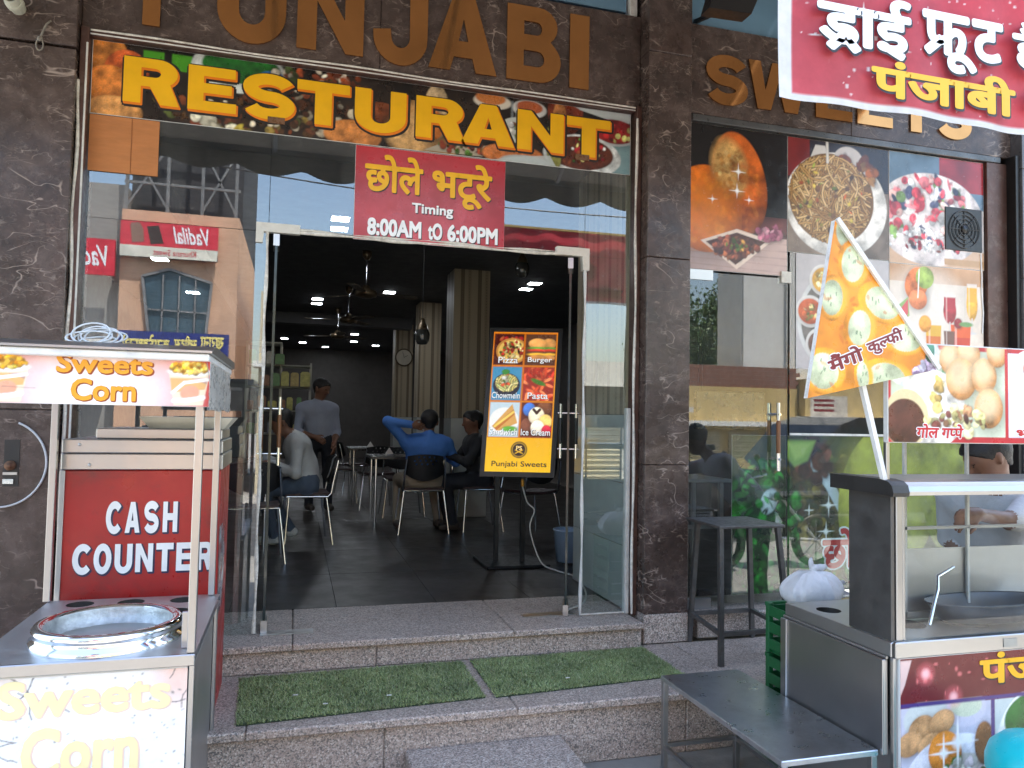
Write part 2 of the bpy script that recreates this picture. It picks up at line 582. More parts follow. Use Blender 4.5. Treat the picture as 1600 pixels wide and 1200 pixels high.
def lettering(name, parent, runs, O, U, V, rect, mat_, r=.0, kernel='round', lift=.001, shear=0., ext=0., rel=False, shift=(0, 0), grow=0.):
    """fit the text into rect=(u0,v0,u1,v1) metres on the plane O,U,V; r = extra stroke weight in em; grow = outline in metres"""
    v, f = compose(runs)
    v = v.copy()
    offs = [(0, 0)]
    if r > 0:
        if kernel == 'round':
            offs += [(q_ * math.cos(a), q_ * math.sin(a)) for q_ in ((r,) if r < .04 else (r, r * .5)) for a in np.linspace(0, 2 * math.pi, 12, endpoint=False)]
        else:
            kk = max(1, math.ceil(r / .03)); st_ = np.linspace(-r, r, 2 * kk + 1)
            offs += [(a, b) for a in st_ for b in st_]
    lo = v.min(0) - r; hi = v.max(0) + r
    sx, sy = (rect[2] - rect[0]) / (hi[0] - lo[0]), (rect[3] - rect[1]) / (hi[1] - lo[1])
    O, U, V = Vector(O), Vector(U).normalized(), Vector(V).normalized()
    n = U.cross(V).normalized()
    o2 = []
    for a, b in offs:
        if grow > 0:
            gs = [(grow * math.cos(t), grow * math.sin(t)) for t in np.linspace(0, 2 * math.pi, 8, endpoint=False)] + [(0, 0)]
        else:
            gs = [(0, 0)]
        for g in gs:
            o2.append((a, b, g[0], g[1]))
    mb = MB()
    for i, (a, b, ga, gb) in enumerate(o2):
        h = lift + i * (.00004 if len(o2) < 20 else .000006)
        P = []
        for (x, y) in v:
            uu = rect[0] + (x + a - lo[0]) * sx + ga + shift[0]
            vv = rect[1] + (y + b - lo[1]) * sy + gb + shift[1]
            uu += shear * (vv - rect[1])
            P.append(O + U * uu + V * vv + n * (h + ext))
        mb.add(P, f)
        if ext > 0:
            cnt = {}
            for q in f:
                for e0, e1 in zip(q, q[1:] + q[:1]):
                    cnt[(e0, e1)] = cnt.get((e0, e1), 0) + 1
            Q = [p - n * ext for p in P]
            side = [(e1, e0, e0 + len(P), e1 + len(P)) for (e0, e1) in cnt if (e1, e0) not in cnt]
            mb.add(P + Q, side)
    return mb.obj(name, mat_, parent, rel)

# ---------------------------------------------------------------- helpers: printed pictures
class Cv:
    """a printed picture: colours per grid point, painted in code. x in 0..a, y in 0..1 (up)"""
    def __init__(s, wm, hm, ppm, bg=(255, 255, 255), seed=1):
        s.w, s.h = max(4, int(wm * ppm)), max(4, int(hm * ppm))
        s.a = wm / hm
        s.c = np.zeros((s.h, s.w, 3)) + s2l(np.array(bg) / 255.)
        xs = np.linspace(0, s.a, s.w); ys = np.linspace(0, 1, s.h)
        s.X, s.Y = np.meshgrid(xs, ys)
        s.px = 1.0 / s.h
        s.g = np.random.default_rng(seed)
        s.nf = s.noise(.11, .5, 4) + (s.g.random((s.h, s.w)) - .5) * .16

    def noise(s, cell, amp=1., oct=3):
        out = np.zeros((s.h, s.w)); k = 1.
        for i in range(oct):
            nx, ny = int(s.a / cell) + 3, int(1 / cell) + 3
            L = s.g.random((ny, nx))
            fx, fy = s.X / cell, s.Y / cell
            ix, iy = fx.astype(int), fy.astype(int)
            tx, ty = fx - ix, fy - iy
            tx, ty = tx * tx * (3 - 2 * tx), ty * ty * (3 - 2 * ty)
            out += k * ((L[iy, ix] * (1 - tx) + L[iy, ix + 1] * tx) * (1 - ty) + (L[iy + 1, ix] * (1 - tx) + L[iy + 1, ix + 1] * tx) * ty - .5)
            k *= .5; cell *= .5
        return out * 2 * amp

    def col(s, c):
        return s2l(np.array(c) / 255.)

    def win(s, x0, x1, y0, y1):
        i0, i1 = int(np.clip(x0 / s.a * (s.w - 1), 0, s.w)), int(np.clip(x1 / s.a * (s.w - 1) + 2, 0, s.w))
        j0, j1 = int(np.clip(y0 * (s.h - 1), 0, s.h)), int(np.clip(y1 * (s.h - 1) + 2, 0, s.h))
        return slice(j0, max(j0, j1)), slice(i0, max(i0, i1))

    def put(s, wdw, mask, col):
        s.c[wdw] = s.c[wdw] * (1 - mask[..., None]) + col * mask[..., None]

    def ell(s, cx, cy, rx, ry, col, rot=0., soft=None, shade=0., al=1., tex=0., rim=None):
        if shade >= .35 and min(rx, ry) > 4 * s.px and al > .9:
            s.ell(cx + .10 * rx, cy - .16 * ry, rx * 1.16, ry * 1.16, (14, 9, 6), rot, soft=.55, al=.42)
        q = max(rx, ry) * 1.1 + 2 * s.px
        w = s.win(cx - q, cx + q, cy - q, cy + q)
        X, Y = s.X[w] - cx, s.Y[w] - cy
        if X.size == 0: return s
        ca, sa = math.cos(rot), math.sin(rot)
        u, v = (X * ca + Y * sa) / rx, (-X * sa + Y * ca) / ry
        d = np.sqrt(u * u + v * v)
        sf = soft if soft else 1.4 * s.px / min(rx, ry)
        mk = np.clip((1 - d) / sf + .5, 0, 1) * al
        c = np.ones(X.shape + (3,)) * s.col(col)
        if shade:
            nz = np.sqrt(np.clip(1 - d * d, 0, 1))
            li = .55 * nz + .45 * (-u * sa * 0 + Y / max(rx, ry)) - .2 * X / max(rx, ry)
            c = c * (1 + shade * (li - .35))[..., None]
            c = c + (np.clip(li - .72, 0, 1) * shade * .6)[..., None]
            c = c * (1 + .95 * s.nf[w])[..., None]
        if tex:
            c = c * (1 + tex * (s.g.random(X.shape) - .5))[..., None]
        if rim is not None:
            rm = np.clip((d - .86) / .1, 0, 1)[..., None]
            c = c * (1 - rm) + s.col(rim) * rm
        s.put(w, mk, np.clip(c, 0, 1.2))
        return s

    def poly(s, pts, col, al=1., soft=1.):
        pts = np.array(pts, float)
        x0, y0 = pts.min(0); x1, y1 = pts.max(0)
        w = s.win(x0, x1, y0, y1)
        X, Y = s.X[w], s.Y[w]
        if X.size == 0: return s
        ins = np.zeros(X.shape, bool); dist = np.full(X.shape, 9.)
        n = len(pts)
        for i in range(n):
            (ax, ay), (bx, by) = pts[i], pts[(i + 1) % n]
            cond = ((ay > Y) != (by > Y)) & (X < (bx - ax) * (Y - ay) / (by - ay + 1e-12) + ax)
            ins ^= cond
            dx, dy = bx - ax, by - ay
            t = np.clip(((X - ax) * dx + (Y - ay) * dy) / (dx * dx + dy * dy + 1e-12), 0, 1)
            dist = np.minimum(dist, np.hypot(X - ax - t * dx, Y - ay - t * dy))
        sg = np.where(ins, dist, -dist)
        s.put(w, np.clip(sg / (s.px * soft) + .5, 0, 1) * al, s.col(col))
        return s

    def line(s, pts, wd, col, al=1., round_=True):
        for (ax, ay), (bx, by) in zip(pts[:-1], pts[1:]):
            w = s.win(min(ax, bx) - wd, max(ax, bx) + wd, min(ay, by) - wd, max(ay, by) + wd)
            X, Y = s.X[w], s.Y[w]
            if X.size == 0: continue
            dx, dy = bx - ax, by - ay
            t = np.clip(((X - ax) * dx + (Y - ay) * dy) / (dx * dx + dy * dy + 1e-12), 0, 1)
            d = np.hypot(X - ax - t * dx, Y - ay - t * dy)
            f = np.clip((wd / 2 - d) / s.px + .5, 0, 1) * al
            cc = s.col(col)[None, None] * (1.25 - .9 * (d / (wd / 2 + 1e-9))[..., None] ** 2 * .6) if round_ else s.col(col)
            s.c[w] = s.c[w] * (1 - f[..., None]) + cc * f[..., None]
        return s

    def rect(s, x0, y0, x1, y1, col, al=1.):
        return s.poly([(x0, y0), (x1, y0), (x1, y1), (x0, y1)], col, al)

    def bits(s, n, cx, cy, rx, ry, size, cols, shade=.7, asp=.7, al=1.):
        for i in range(n):
            t, q = s.g.random() * 6.283, math.sqrt(s.g.random())
            z = size * (.6 + .8 * s.g.random())
            x, y, c = cx + rx * q * math.cos(t), cy + ry * q * math.sin(t), cols[int(s.g.integers(len(cols)))]
            kk = .7 + .6 * s.g.random(); c = tuple(min(255, v * kk) for v in c)
            a2, rot = asp * .55 + (1 - asp * .55) * s.g.random(), s.g.random() * 3.1
            s.ell(x, y, z, z * a2, c, rot, shade=shade, al=al)
            if z > 5 * s.px:
                for w_ in range(2):
                    b = s.g.random() * 6.283; s.ell(x + .55 * z * math.cos(b), y + .45 * z * math.sin(b), z * .5, z * .3, tuple(v * (.7 if w_ else 1.15) for v in c), b, soft=.8, al=.6 * al)
        return s

    def noodles(s, n, cx, cy, rx, ry, wd, cols):
        for i in range(n):
            t, q = s.g.random() * 6.283, math.sqrt(s.g.random())
            x, y = cx + rx * q * math.cos(t), cy + ry * q * math.sin(t)
            an, cu = s.g.random() * 6.283, (s.g.random() - .5) * 2.2
            P = [(x, y)]
            for k in range(7):
                x += math.cos(an) * rx * .13; y += math.sin(an) * rx * .13; an += cu * .35
                if ((x - cx) / rx) ** 2 + ((y - cy) / ry) ** 2 > 1.02: break
                P.append((x, y))
            if len(P) > 2:
                s.line(P, wd * 1.5, (60, 40, 20), .5); s.line(P, wd, cols[int(s.g.integers(len(cols)))])
        return s

    def grad(s, c0, c1, ax='y', p=1.):
        t = (s.Y if ax == 'y' else s.X / s.a)[..., None] ** p
        s.c = s.col(c0) * (1 - t) + s.col(c1) * t
        return s

    def mottle(s, cell, amp, oct=3):
        s.c = np.clip(s.c * (1 + s.noise(cell, amp, oct))[..., None], 0, 1.1); return s

    def star(s, cx, cy, r, col=(255, 255, 255)):
        for a, b in ((r, r * .07), (r * .07, r)):
            s.ell(cx, cy, a, b, col, soft=.8, al=.95)
        s.ell(cx, cy, r * .28, r * .28, col, soft=1., al=.9)
        return s

    def shift(s, gain=1., gamma=1.):
        s.c = np.clip(s.c * gain, 0, 1.0) ** gamma; return s

def picture(name, parent, cv, O, U, V, mat_, rel=False, surf=None, uv=None, lift=0., thick=0.):
    """lay a painted picture on the plane O + U*s + V*t (U and V carry the full width and height)"""
    h, w = cv.h, cv.w
    S, T = np.meshgrid(np.linspace(0, 1, w), np.linspace(0, 1, h))
    O, U, V = np.array(O, float), np.array(U, float), np.array(V, float)
    n = np.cross(U, V); n /= np.linalg.norm(n)
    if surf is None:
        P = O + S[..., None] * U + T[..., None] * V + n * lift
        colr = cv.c
    else:
        P = surf(S, T)
        us, ts = uv(S, T)
        colr = cv.c[np.clip((ts * (h - 1)).astype(int), 0, h - 1), np.clip((us * (w - 1)).astype(int), 0, w - 1)]
    me = bpy.data.meshes.new(name)
    idx = np.arange(h * w).reshape(h, w)
    q = np.stack([idx[:-1, :-1], idx[:-1, 1:], idx[1:, 1:], idx[1:, :-1]], -1).reshape(-1, 4)
    me.vertices.add(h * w); me.vertices.foreach_set('co', P.reshape(-1).astype(np.float32))
    nq = len(q)
    me.loops.add(nq * 4); me.loops.foreach_set('vertex_index', q.reshape(-1).astype(np.int32))
    me.polygons.add(nq)
    me.polygons.foreach_set('loop_start', np.arange(0, nq * 4, 4, dtype=np.int32))
    me.update(calc_edges=True)
    at = me.color_attributes.new('ink', 'FLOAT_COLOR', 'POINT')
    cc = np.ones((h * w, 4), np.float32); cc[:, :3] = np.clip(colr.reshape(-1, 3), 0, 1)
    at.data.foreach_set('color', cc.reshape(-1))
    me.materials.append(mat_)
    return link(name, me, parent, rel)
# ---------------------------------------------------------------- shared materials
marble = marble_mat()
granite = granite_mat('granite', (1.22, 1.14, 1.06))
granite2 = granite_mat('granite slab', (1.28, 1.24, 1.18), .5)
glass = glass_mat()
door_glass = glass_mat('door glass', 1.6, (.90, .95, .93), .02)
steel = M('brushed steel', (.44, .44, .44), .32, 1.0, .05, 2.5, .025)
steel_dark = M('dull steel sheet', (.50, .50, .50), .40, 1.0, .07, 2, .03)
chrome = M('chrome tube', (.75, .76, .78), .10, 1.0, .05, 10, .05)
alu_brown = M('brown aluminium', (.085, .042, .032), .38, .3, .25, 8, .12, dirt=(.25, .2, .16), dirt_amt=.25, dscale=9)
alu_white = M('white aluminium', (.62, .61, .57), .42, 0, .15, 9, .1, dirt=(.25, .22, .18), dirt_amt=.35, dscale=8)
sealant = M('old white sealant', (.66, .63, .56), .6, 0, .25, 20, .1, .5, 45, dirt=(.22, .17, .12), dirt_amt=.5, dscale=14)
black_plastic = M('black plastic', (.012, .012, .013), .38, 0, .2, 8, .1)
white_plastic = M('white plastic', (.72, .72, .70), .4, 0, .08, 8, .1)
gold = M('gold mirror sheet', (.54, .245, .085), .09, 1.0, .14, 2.5, .04, .05, 6)
wood = M('teak handle', (.22, .085, .03), .4, 0, .3, 14, .1, stretch=(4, 4, .6))
concrete = M('street concrete', (.30, .285, .255), .85, 0, .2, 1.4, .1, .4, 30, dirt=(.07, .065, .06), dirt_amt=.45, dscale=1.2)
asphalt = M('asphalt', (.055, .055, .056), .85, 0, .25, 2, .1, .5, 90)
pr = print_mat('printed vinyl', .30)
pr_gloss = print_mat('printed film', .22)
pr_lit = print_mat('backlit print', .25, .15)
pr_flex = print_mat('flex banner print', .45)
_N, _L = pr_flex.node_tree.nodes, pr_flex.node_tree.links
_t = _N.new('ShaderNodeBsdfTranslucent'); _m = _N.new('ShaderNodeMixShader'); _m.inputs[0].default_value = .45
_L.new(_N['Principled BSDF'].inputs['Base Color'].links[0].from_socket, _t.inputs[0])
_L.new(_N['Principled BSDF'].outputs[0], _m.inputs[1]); _L.new(_t.outputs[0], _m.inputs[2]); _L.new(_m.outputs[0], _N['Material Output'].inputs[0])
inkY = ink('yellow ink', C8(232, 174, 0))
inkO = ink('orange ink', C8(222, 118, 12))
inkK = ink('black ink', (.012, .010, .010))
inkW = ink('white ink', C8(236, 238, 240))
inkR = ink('red ink', C8(190, 30, 40))
inkM = ink('maroon ink', C8(120, 25, 35))

X1, Z1 = (1, 0, 0), (0, 0, 1)

# ---------------------------------------------------------------- ground
g = MB().add([(-60, -60, 0), (60, -60, 0), (60, 60, 0), (-60, 60, 0)], [(0, 1, 2, 3)]).obj('ground', concrete)
tag(g, kind='structure')
rd = MB().add([(-60, -10.2, .004), (60, -10.2, .004), (60, -4.9, .004), (-60, -4.9, .004)], [(0, 1, 2, 3)]).obj('road', asphalt)
tag(rd, kind='structure')

# ---------------------------------------------------------------- entrance steps (granite slabs)
steps = thing('entrance_steps', None, None, (0, -.4, 0)); tag(steps, kind='structure')
def slab(x0, x1, y0, y1, z0, z1, mt=granite, bev=.006, name='granite_slab', par=None):
    return MB().box(x0, x1, y0, y1, z0, z1, 0, bev).obj(name, mt, par or steps)
tops = [(-1.09, .02), (.023, 1.2), (1.203, 1.985)]
for a, b in tops:
    slab(a, b, -.235, .5, .415, .45)
for a, b in ((-1.09, .45), (.452, 1.985)):
    slab(a, b, -.205, -.15, .301, .413)
xs = [-2.7, -1.3, -.16, 1.02, 2.2, 3.4, 5.3]
for a, b in zip(xs[:-1], xs[1:]):
    slab(a + .001, b - .001, -.925, -.1 if a < -2 else -.15, .262, .30)
for a, b in zip([-2.7, -.9, .42, 1.9, 3.3], [-.9, .42, 1.9, 3.3, 5.3]):
    slab(a + .001, b - .001, -.89, -.80, 0.0, .260)
slab(.512, 1.24, -1.75, -.895, 0.0, .15, granite2, .008)
for a, b in ((2.40, 3.6), (3.602, 4.9)):
    slab(a, b, -.12, .10, .302, .45)
# scuffs and the two floor-spring plates sit in the threshold
for a, b, y0, y1 in ((-.145, .13, -.05, .035), (1.335, 1.66, .02, .10)):
    MB().box(a, b, y0, y1, .4515, .4545).obj('floor_spring_plate', steel_dark, steps)

# ---------------------------------------------------------------- the shop building
shop = thing('shop_building', 'restaurant front with brown veined marble pillars, glass doors and gold letters', 'building', (0, 0, .3))
def part(name, mb, mt, par=shop):
    return mb.obj(name, mt, par)

for z0, z1 in ((.302, 1.62), (1.623, 3.44), (3.455, 5.2)):          # left pillar
    part('marble_slab', MB().box(-2.7, -1.118, -.10, .3, z0, z1, 0, .004), marble)
for z0, z1 in ((.475, 1.36), (1.3625, 2.62), (2.6225, 3.9), (3.9025, 5.2)):   # middle pillar
    part('marble_slab', MB().box(2.022, 2.315, -.15, .3, z0, z1, 0, .004), marble)
part('pillar_base', MB().box(2.024, 2.317, -.152, .2, .302, .473, 0, .004), granite2)
for x0, x1 in ((-1.116, .4), (.402, 2.02)):                          # lintel over the entrance
    part('marble_slab', MB().box(x0, x1, -.03, .2, 3.585, 4.168, 0, .003), marble)
for x0, x1 in ((2.317, 3.6), (3.602, 5.0)):                          # lintel over the right bay
    part('marble_slab', MB().box(x0, x1, -.03, .2, 3.60, 4.19, 0, .003), marble)
grey_tile = M('grey wall tile', (.12, .12, .13), .3, 0, .2, 5, .1, dirt=(.05, .05, .05), dirt_amt=.3)
for k in range(6):
    part('wall_tile', MB().box(5.0, 6.4, -.12, .2, .302 + k * .8, 1.098 + k * .8, 0, .003), grey_tile)
blue_pane = M('blue facade glass', (.16, .30, .42), .07, .35, .12, 2, .03)
for x0, x1 in ((-2.7, -.9), (-.87, .7), (.73, 1.93), (2.33, 3.3), (3.33, 4.4), (4.43, 6.0)):
    part('facade_pane', MB().box(x0, x1, .0, .02, 4.20, 5.6), blue_pane)
part('facade_mullion', MB().box(1.945, 1.995, -.03, .05, 4.17, 5.6, 0, .004), alu_white)
for x in (-.885, .715, 3.315, 4.415):
    part('facade_mullion', MB().box(x - .012, x + .012, -.01, .03, 4.20, 5.6), alu_brown)

# frames
fr = MB().box(-1.112, -1.072, -.06, .03, .302, 3.585, 0, .003).obj('frame', alu_brown, shop)
MB().tube([(-1.108 + .006 * math.sin(z * 9), -.062, z) for z in np.linspace(.5, 3.3, 26)], [.006 + .004 * abs(math.sin(z * 7)) for z in np.linspace(.5, 3.3, 26)], 6).obj('sealant_bead', sealant, fr)
MB().tube([(-1.078, -.062, z) for z in np.linspace(.6, 3.5, 14)], .0055, 6).obj('sealant_bead', alu_white, fr)
ft = MB().box(-1.072, 1.985, -.045, .03, 3.548, 3.583, 0, .003).obj('frame', alu_brown, shop)
MB().tube([(x, -.048 - .003 * math.sin(x * 7), 3.574 + .003 * math.sin(x * 5.3)) for x in np.linspace(-1.07, 1.98, 40)], .0055, 6).obj('sealant_bead', sealant, ft)
MB().tube([(x, -.047, 3.556) for x in np.linspace(-1.07, 1.98, 12)], .004, 6).obj('sealant_bead', alu_white, ft)
fj = MB().box(1.988, 2.020, -.06, .03, .452, 3.583, 0, .003).obj('frame', alu_brown, shop)
zz = np.linspace(.46, 3.5, 40)
MB().tube([(1.986 + .004 * math.sin(z * 6), -.061, z) for z in zz], [.006 + .004 * abs(math.sin(z * 5 + 1)) for z in zz], 6).obj('sealant_bead', sealant, fj)
part('frame', MB().box(1.962, 1.986, -.02, .025, .452, 1.70, 0, .002), alu_white)
part('frame', MB().box(2.317, 2.385, -.02, .03, .452, 3.60, 0, .003), alu_brown)
part('frame', MB().box(2.385, 4.90, -.035, .03, 3.555, 3.598, 0, .003), M('grey aluminium', (.10, .10, .10), .35, .6, .2, 8))
part('frame', MB().box(4.775, 4.96, -.03, .03, .452, 3.553, 0, .003), alu_brown)
part('frame', MB().box(4.962, 4.998, -.10, .03, .302, 3.60, 0, .003), black_plastic)

# fixed glass
def pane(x0, x1, z0, z1, y0=.0, t=.010, mt=glass, name='glass_pane'):
    return part(name, MB().box(x0, x1, y0, y0 + t, z0, z1), mt)
pane(-1.071, -.172, .452, 2.615)
pane(-1.071, -.172, 2.618, 3.547)
pane(-.169, .745, 2.628, 3.547)
pane(.748, 1.672, 2.628, 3.547)
pane(1.675, 1.987, 2.628, 3.547)
pane(1.682, 1.961, .452, 2.625)
bay_glass = glass_mat('bay glass', 1.95, (.90, .94, .92), .03)
pane(3.135, 4.774, .452, 3.553, mt=bay_glass)
pane(2.386, 3.118, 2.598, 3.553)

# sealed edges of the opening
zz = np.linspace(.455, 2.62, 50)
part('sealant_bead', MB().tube([(-.176 + .0025 * math.sin(z * 11), -.004, z) for z in zz], [.009 + .003 * math.sin(z * 17) for z in zz], 6), sealant)
part('sealant_bead', MB().tube([(1.678 + .0025 * math.sin(z * 9), -.004, z) for z in zz], [.009 + .003 * math.sin(z * 13) for z in zz], 6), alu_white)
xx = np.linspace(-.22, 1.70, 50)
for k, (dz, rr) in enumerate(((0, .009), (.014, .0045))):
    part('sealant_bead', MB().tube([(x, -.006, 2.622 + dz + .003 * math.sin(x * 9 + k)) for x in xx], [rr + .0035 * math.sin(x * 15 + k) for x in xx], 6), sealant)
part('sealant_bead', MB().tube([(x, -.004, .457) for x in np.linspace(1.68, 1.96, 8)], .006, 6), sealant)

# patch fittings
cream = M('cream patch fitting', (.60, .57, .50), .35, 0, .1, 9, .1, dirt=(.3, .25, .2), dirt_amt=.3, dscale=9)
part('patch_fitting', MB().prism([(0, .105), (0, -.005), (.035, -.005), (.04, .055), (.23, .055), (.23, .105)], (-.235, -.018, 2.557), X1, Z1, .042), cream)
part('patch_fitting', MB().prism([(0, .105), (0, .055), (.165, .055), (.17, -.03), (.21, -.03), (.21, .105)], (1.49, -.018, 2.565), X1, Z1, .042), cream)
part('patch_fitting', MB().prism([(0, .075), (0, 0), (.075, 0), (.075, .075)], (3.06, -.018, 2.555), X1, Z1, .042), cream)

def door_leaf(px_, py_, dx, dy, length, z0, z1, mt, handle_at, hz, wood_on=True):
    """a glass leaf standing open along (dx,dy) from its pivot"""
    d = Vector((dx, dy, 0)).normalized(); n = Vector((d.y, -d.x, 0))
    P0 = Vector((px_, py_, 0))
    a, b = P0, P0 + d * length
    mb = MB()
    vs = [p + n * s_ + Vector((0, 0, z)) for z in (z0, z1) for p in (a, b) for s_ in (-.006, .006)]
    mb.add(vs, [(0, 2, 3, 1), (4, 5, 7, 6), (0, 1, 5, 4), (1, 3, 7, 5), (3, 2, 6, 7), (2, 0, 4, 6)])
    leaf = mb.obj('door', mt, shop)
    # the ground green-black edge of the sheet
    mb = MB()
    for p in (a - d * .001, b + d * .001):
        mb.bar(p + Vector((0, 0, z0)), p + Vector((0, 0, z1)), .0135, .003, 0, (d.x, d.y, 0))
    mb.obj('glass_edge', M('dark glass edge', (.01, .02, .018), .15, 0, .1, 5), leaf)
    h = P0 + d * handle_at
    for s_ in (-1, 1):
        q = h + n * (s_ * .055)
        z_a, z_b = hz
        ln = z_b - z_a
        for z_c, z_d in ((z_a, z_a + ln * .27), (z_b - ln * .27, z_b)):
            MB().tube([q + Vector((0, 0, z_c)), q + Vector((0, 0, z_d))], .0125, 12).obj('handle', chrome, leaf)
        MB().tube([q + Vector((0, 0, z_a + ln * .26)), q + Vector((0, 0, z_b - ln * .26))], .0133, 12).obj('grip', wood if wood_on else black_plastic, leaf)
    for z in (hz[0] + (hz[1] - hz[0]) * .17, hz[1] - (hz[1] - hz[0]) * .17):
        MB().tube([h - n * .075 + Vector((0, 0, z)), h + n * .075 + Vector((0, 0, z))], .009, 10).obj('handle_bolt', chrome, leaf)
    for z in (z0 - .012, z1 - .05):
        mb = MB()
        mb.bar(a - d * .004 + Vector((0, 0, z + .03)), a + d * .16 + Vector((0, 0, z + .03)), .032, .065)
        mb.obj('patch_fitting', steel, leaf)
    return leaf
door_leaf(-.128, .0, -.03, 1, .93, .467, 2.595, door_glass, .80, (1.294, 1.733))
door_leaf(1.585, .0, 1.585, 4.3, .93, .467, 2.595, door_glass, .80, (1.35, 1.735), False)
# the closed door of the right bay, flush with the facade
door_leaf(2.392, .0, 1, 0, .722, .467, 2.585, bay_glass, .62, (1.317, 1.757))

# ---------------------------------------------------------------- interior shell
floor_m = M('dark polished floor', (.034, .029, .026), .36, 0, .2, 1.2, .08, dirt=(.060, .053, .047), dirt_amt=.3, dscale=2.2)
ceil_m = M('dark grey ceiling', (.055, .055, .06), .8, 0, .1, 2)
wall_m = M('dim interior wall', (.07, .062, .056), .7, 0, .15, 2)
def struct(name, mb, mt):
    return tag(mb.obj(name, mt), kind='structure')
fl = thing('interior_floor', None, None, (1.7, 8, .45)); tag(fl, kind='structure')
for i in range(11):
    for j in range(6):
        x0, y0 = -2.2 + i * .62, .502 + j * 1.0
        MB().box(x0, x0 + .618, y0, y0 + .998, .40, .449, 0, .002).obj('floor_tile', floor_m, fl)
MB().box(-2.2, 4.62, 6.502, 17, .40, .449).obj('floor_tile', floor_m, fl)
struct('ceiling', MB().box(-2.3, 5.2, .205, 17.2, 3.42, 3.598), ceil_m)
struct('wall_back', MB().box(-2.3, 5.2, 17.0, 17.2, .4, 3.42), wall_m)
struct('wall_left', MB().box(-2.5, -2.2, .301, 17.2, .3, 3.6), wall_m)
struct('wall_right', MB().box(4.98, 5.2, .301, 17.0, .3, 3.42), wall_m)
struct('wall_front', MB().box(-2.3, 5.2, .22, .30, 3.60, 5.6), wall_m)

def wallpaper():
    mt, N, L, P = newmat('striped damask wallpaper')
    tc = N.new('ShaderNodeTexCoord')
    sep = N.new('ShaderNodeSeparateXYZ'); L.new(tc.outputs['Object'], sep.inputs[0])
    ad = N.new('ShaderNodeMath'); ad.operation = 'ADD'; L.new(sep.outputs[0], ad.inputs[0]); L.new(sep.outputs[1], ad.inputs[1])
    def math_(op, a, b=None):
        q = N.new('ShaderNodeMath'); q.operation = op
        for i, v in enumerate((a, b)):
            if v is None: continue
            if isinstance(v, (int, float)): q.inputs[i].default_value = v
            else: L.new(v, q.inputs[i])
        return q.outputs[0]
    t = math_('FRACT', math_('MULTIPLY', ad.outputs[0], 1 / .21))
    stripes = ramp(N, L, t, [(0, (.36, .295, .20)), (.28, (.22, .17, .105)), (.31, (.08, .055, .033)), (.33, (.21, .165, .10)), (.47, (.08, .055, .033)), (.50, (.36, .295, .20)), (.70, (.29, .235, .155)), (.9, (.36, .295, .20))], 'CONSTANT')
    zz_ = math_('MULTIPLY', sep.outputs[2], 1 / .105)
    cz = math_('ABSOLUTE', math_('SUBTRACT', math_('FRACT', zz_), .5))
    cx = math_('ABSOLUTE', math_('SUBTRACT', t, .40))
    d = math_('ADD', math_('MULTIPLY', cx, 6.5), math_('MULTIPLY', cz, 1.3))
    dm = math_('SINE', math_('MULTIPLY', d, 24.0))
    m1 = math_('MULTIPLY', math_('GREATER_THAN', dm, .05), math_('LESS_THAN', cx, .065))
    c = mixc(N, L, m1, stripes.outputs[0], (.09, .06, .04))
    cx2 = math_('ABSOLUTE', math_('SUBTRACT', t, .80))
    cz2 = math_('ABSOLUTE', math_('SUBTRACT', math_('FRACT', math_('MULTIPLY', sep.outputs[2], 1 / .035)), .5))
    d2 = math_('ADD', math_('MULTIPLY', cx2, 14), cz2)
    c = mixc(N, L, math_('LESS_THAN', d2, .38), c, (.13, .10, .07))
    L.new(c, P.inputs['Base Color'])
    P.inputs['Roughness'].default_value = .5
    return mt
paper = wallpaper()
tile_m = M('pale grey glazed tile', (.42, .44, .42), .12, 0, .08, 4, .05)
# short side wall just inside the entrance, tiled below, papered above
sw = tag(MB().box(2.02, 2.36, .04, .98, .45, 3.42).obj('side_wall', wall_m), kind='structure')
for z0, z1 in ((.452, .838), (.841, 1.228), (1.231, 1.66)):
    for y0, y1 in ((.035, .985),):
        MB().box(2.0, 2.0195, y0, y1, z0, z1, 0, .002).obj('tile', tile_m, sw)
MB().box(2.008, 2.0195, .035, .985, 1.664, 3.42).obj('wallpaper', paper, sw)

def column(x0, x1, y0, y1, label):
    t = thing('interior_column', label, 'column', ((x0 + x1) / 2, (y0 + y1) / 2, .45))
    MB().box(x0 + .02, x1 - .02, y0 + .02, y1 - .02, .45, 3.42).obj('core', wall_m, t)
    MB().box(x0 + .005, x1 - .005, y0 + .005, y1 - .005, 1.62, 3.40).obj('wallpaper', paper, t)
    for z0, z1 in ((.451, .84), (.843, 1.23), (1.233, 1.617)):
        MB().box(x0, x1, y0, y1, z0, z1, 0, .003).obj('tile', tile_m, t)
column(1.77, 2.22, 4.5, 4.95, 'striped wallpaper column with pale tiled base behind the menu board')
column(1.80, 2.15, 7.3, 7.7, 'second wallpapered column further back in the dark dining hall')
column(1.80, 2.15, 10.2, 10.6, 'farthest wallpapered column deep in the dark dining hall')
# dropped ceiling border
for k, (x0, x1, y0, y1, z0) in enumerate(((-.6, 2.0, 9.4, 9.7, 3.22), (-2.2, -1.0, .6, 13, 3.22))):
    struct('ceiling_border', MB().box(x0, x1, y0, y1, z0, 3.419, 0, .004), M('grey plaster', (.10, .10, .105), .8, 0, .08, 2))

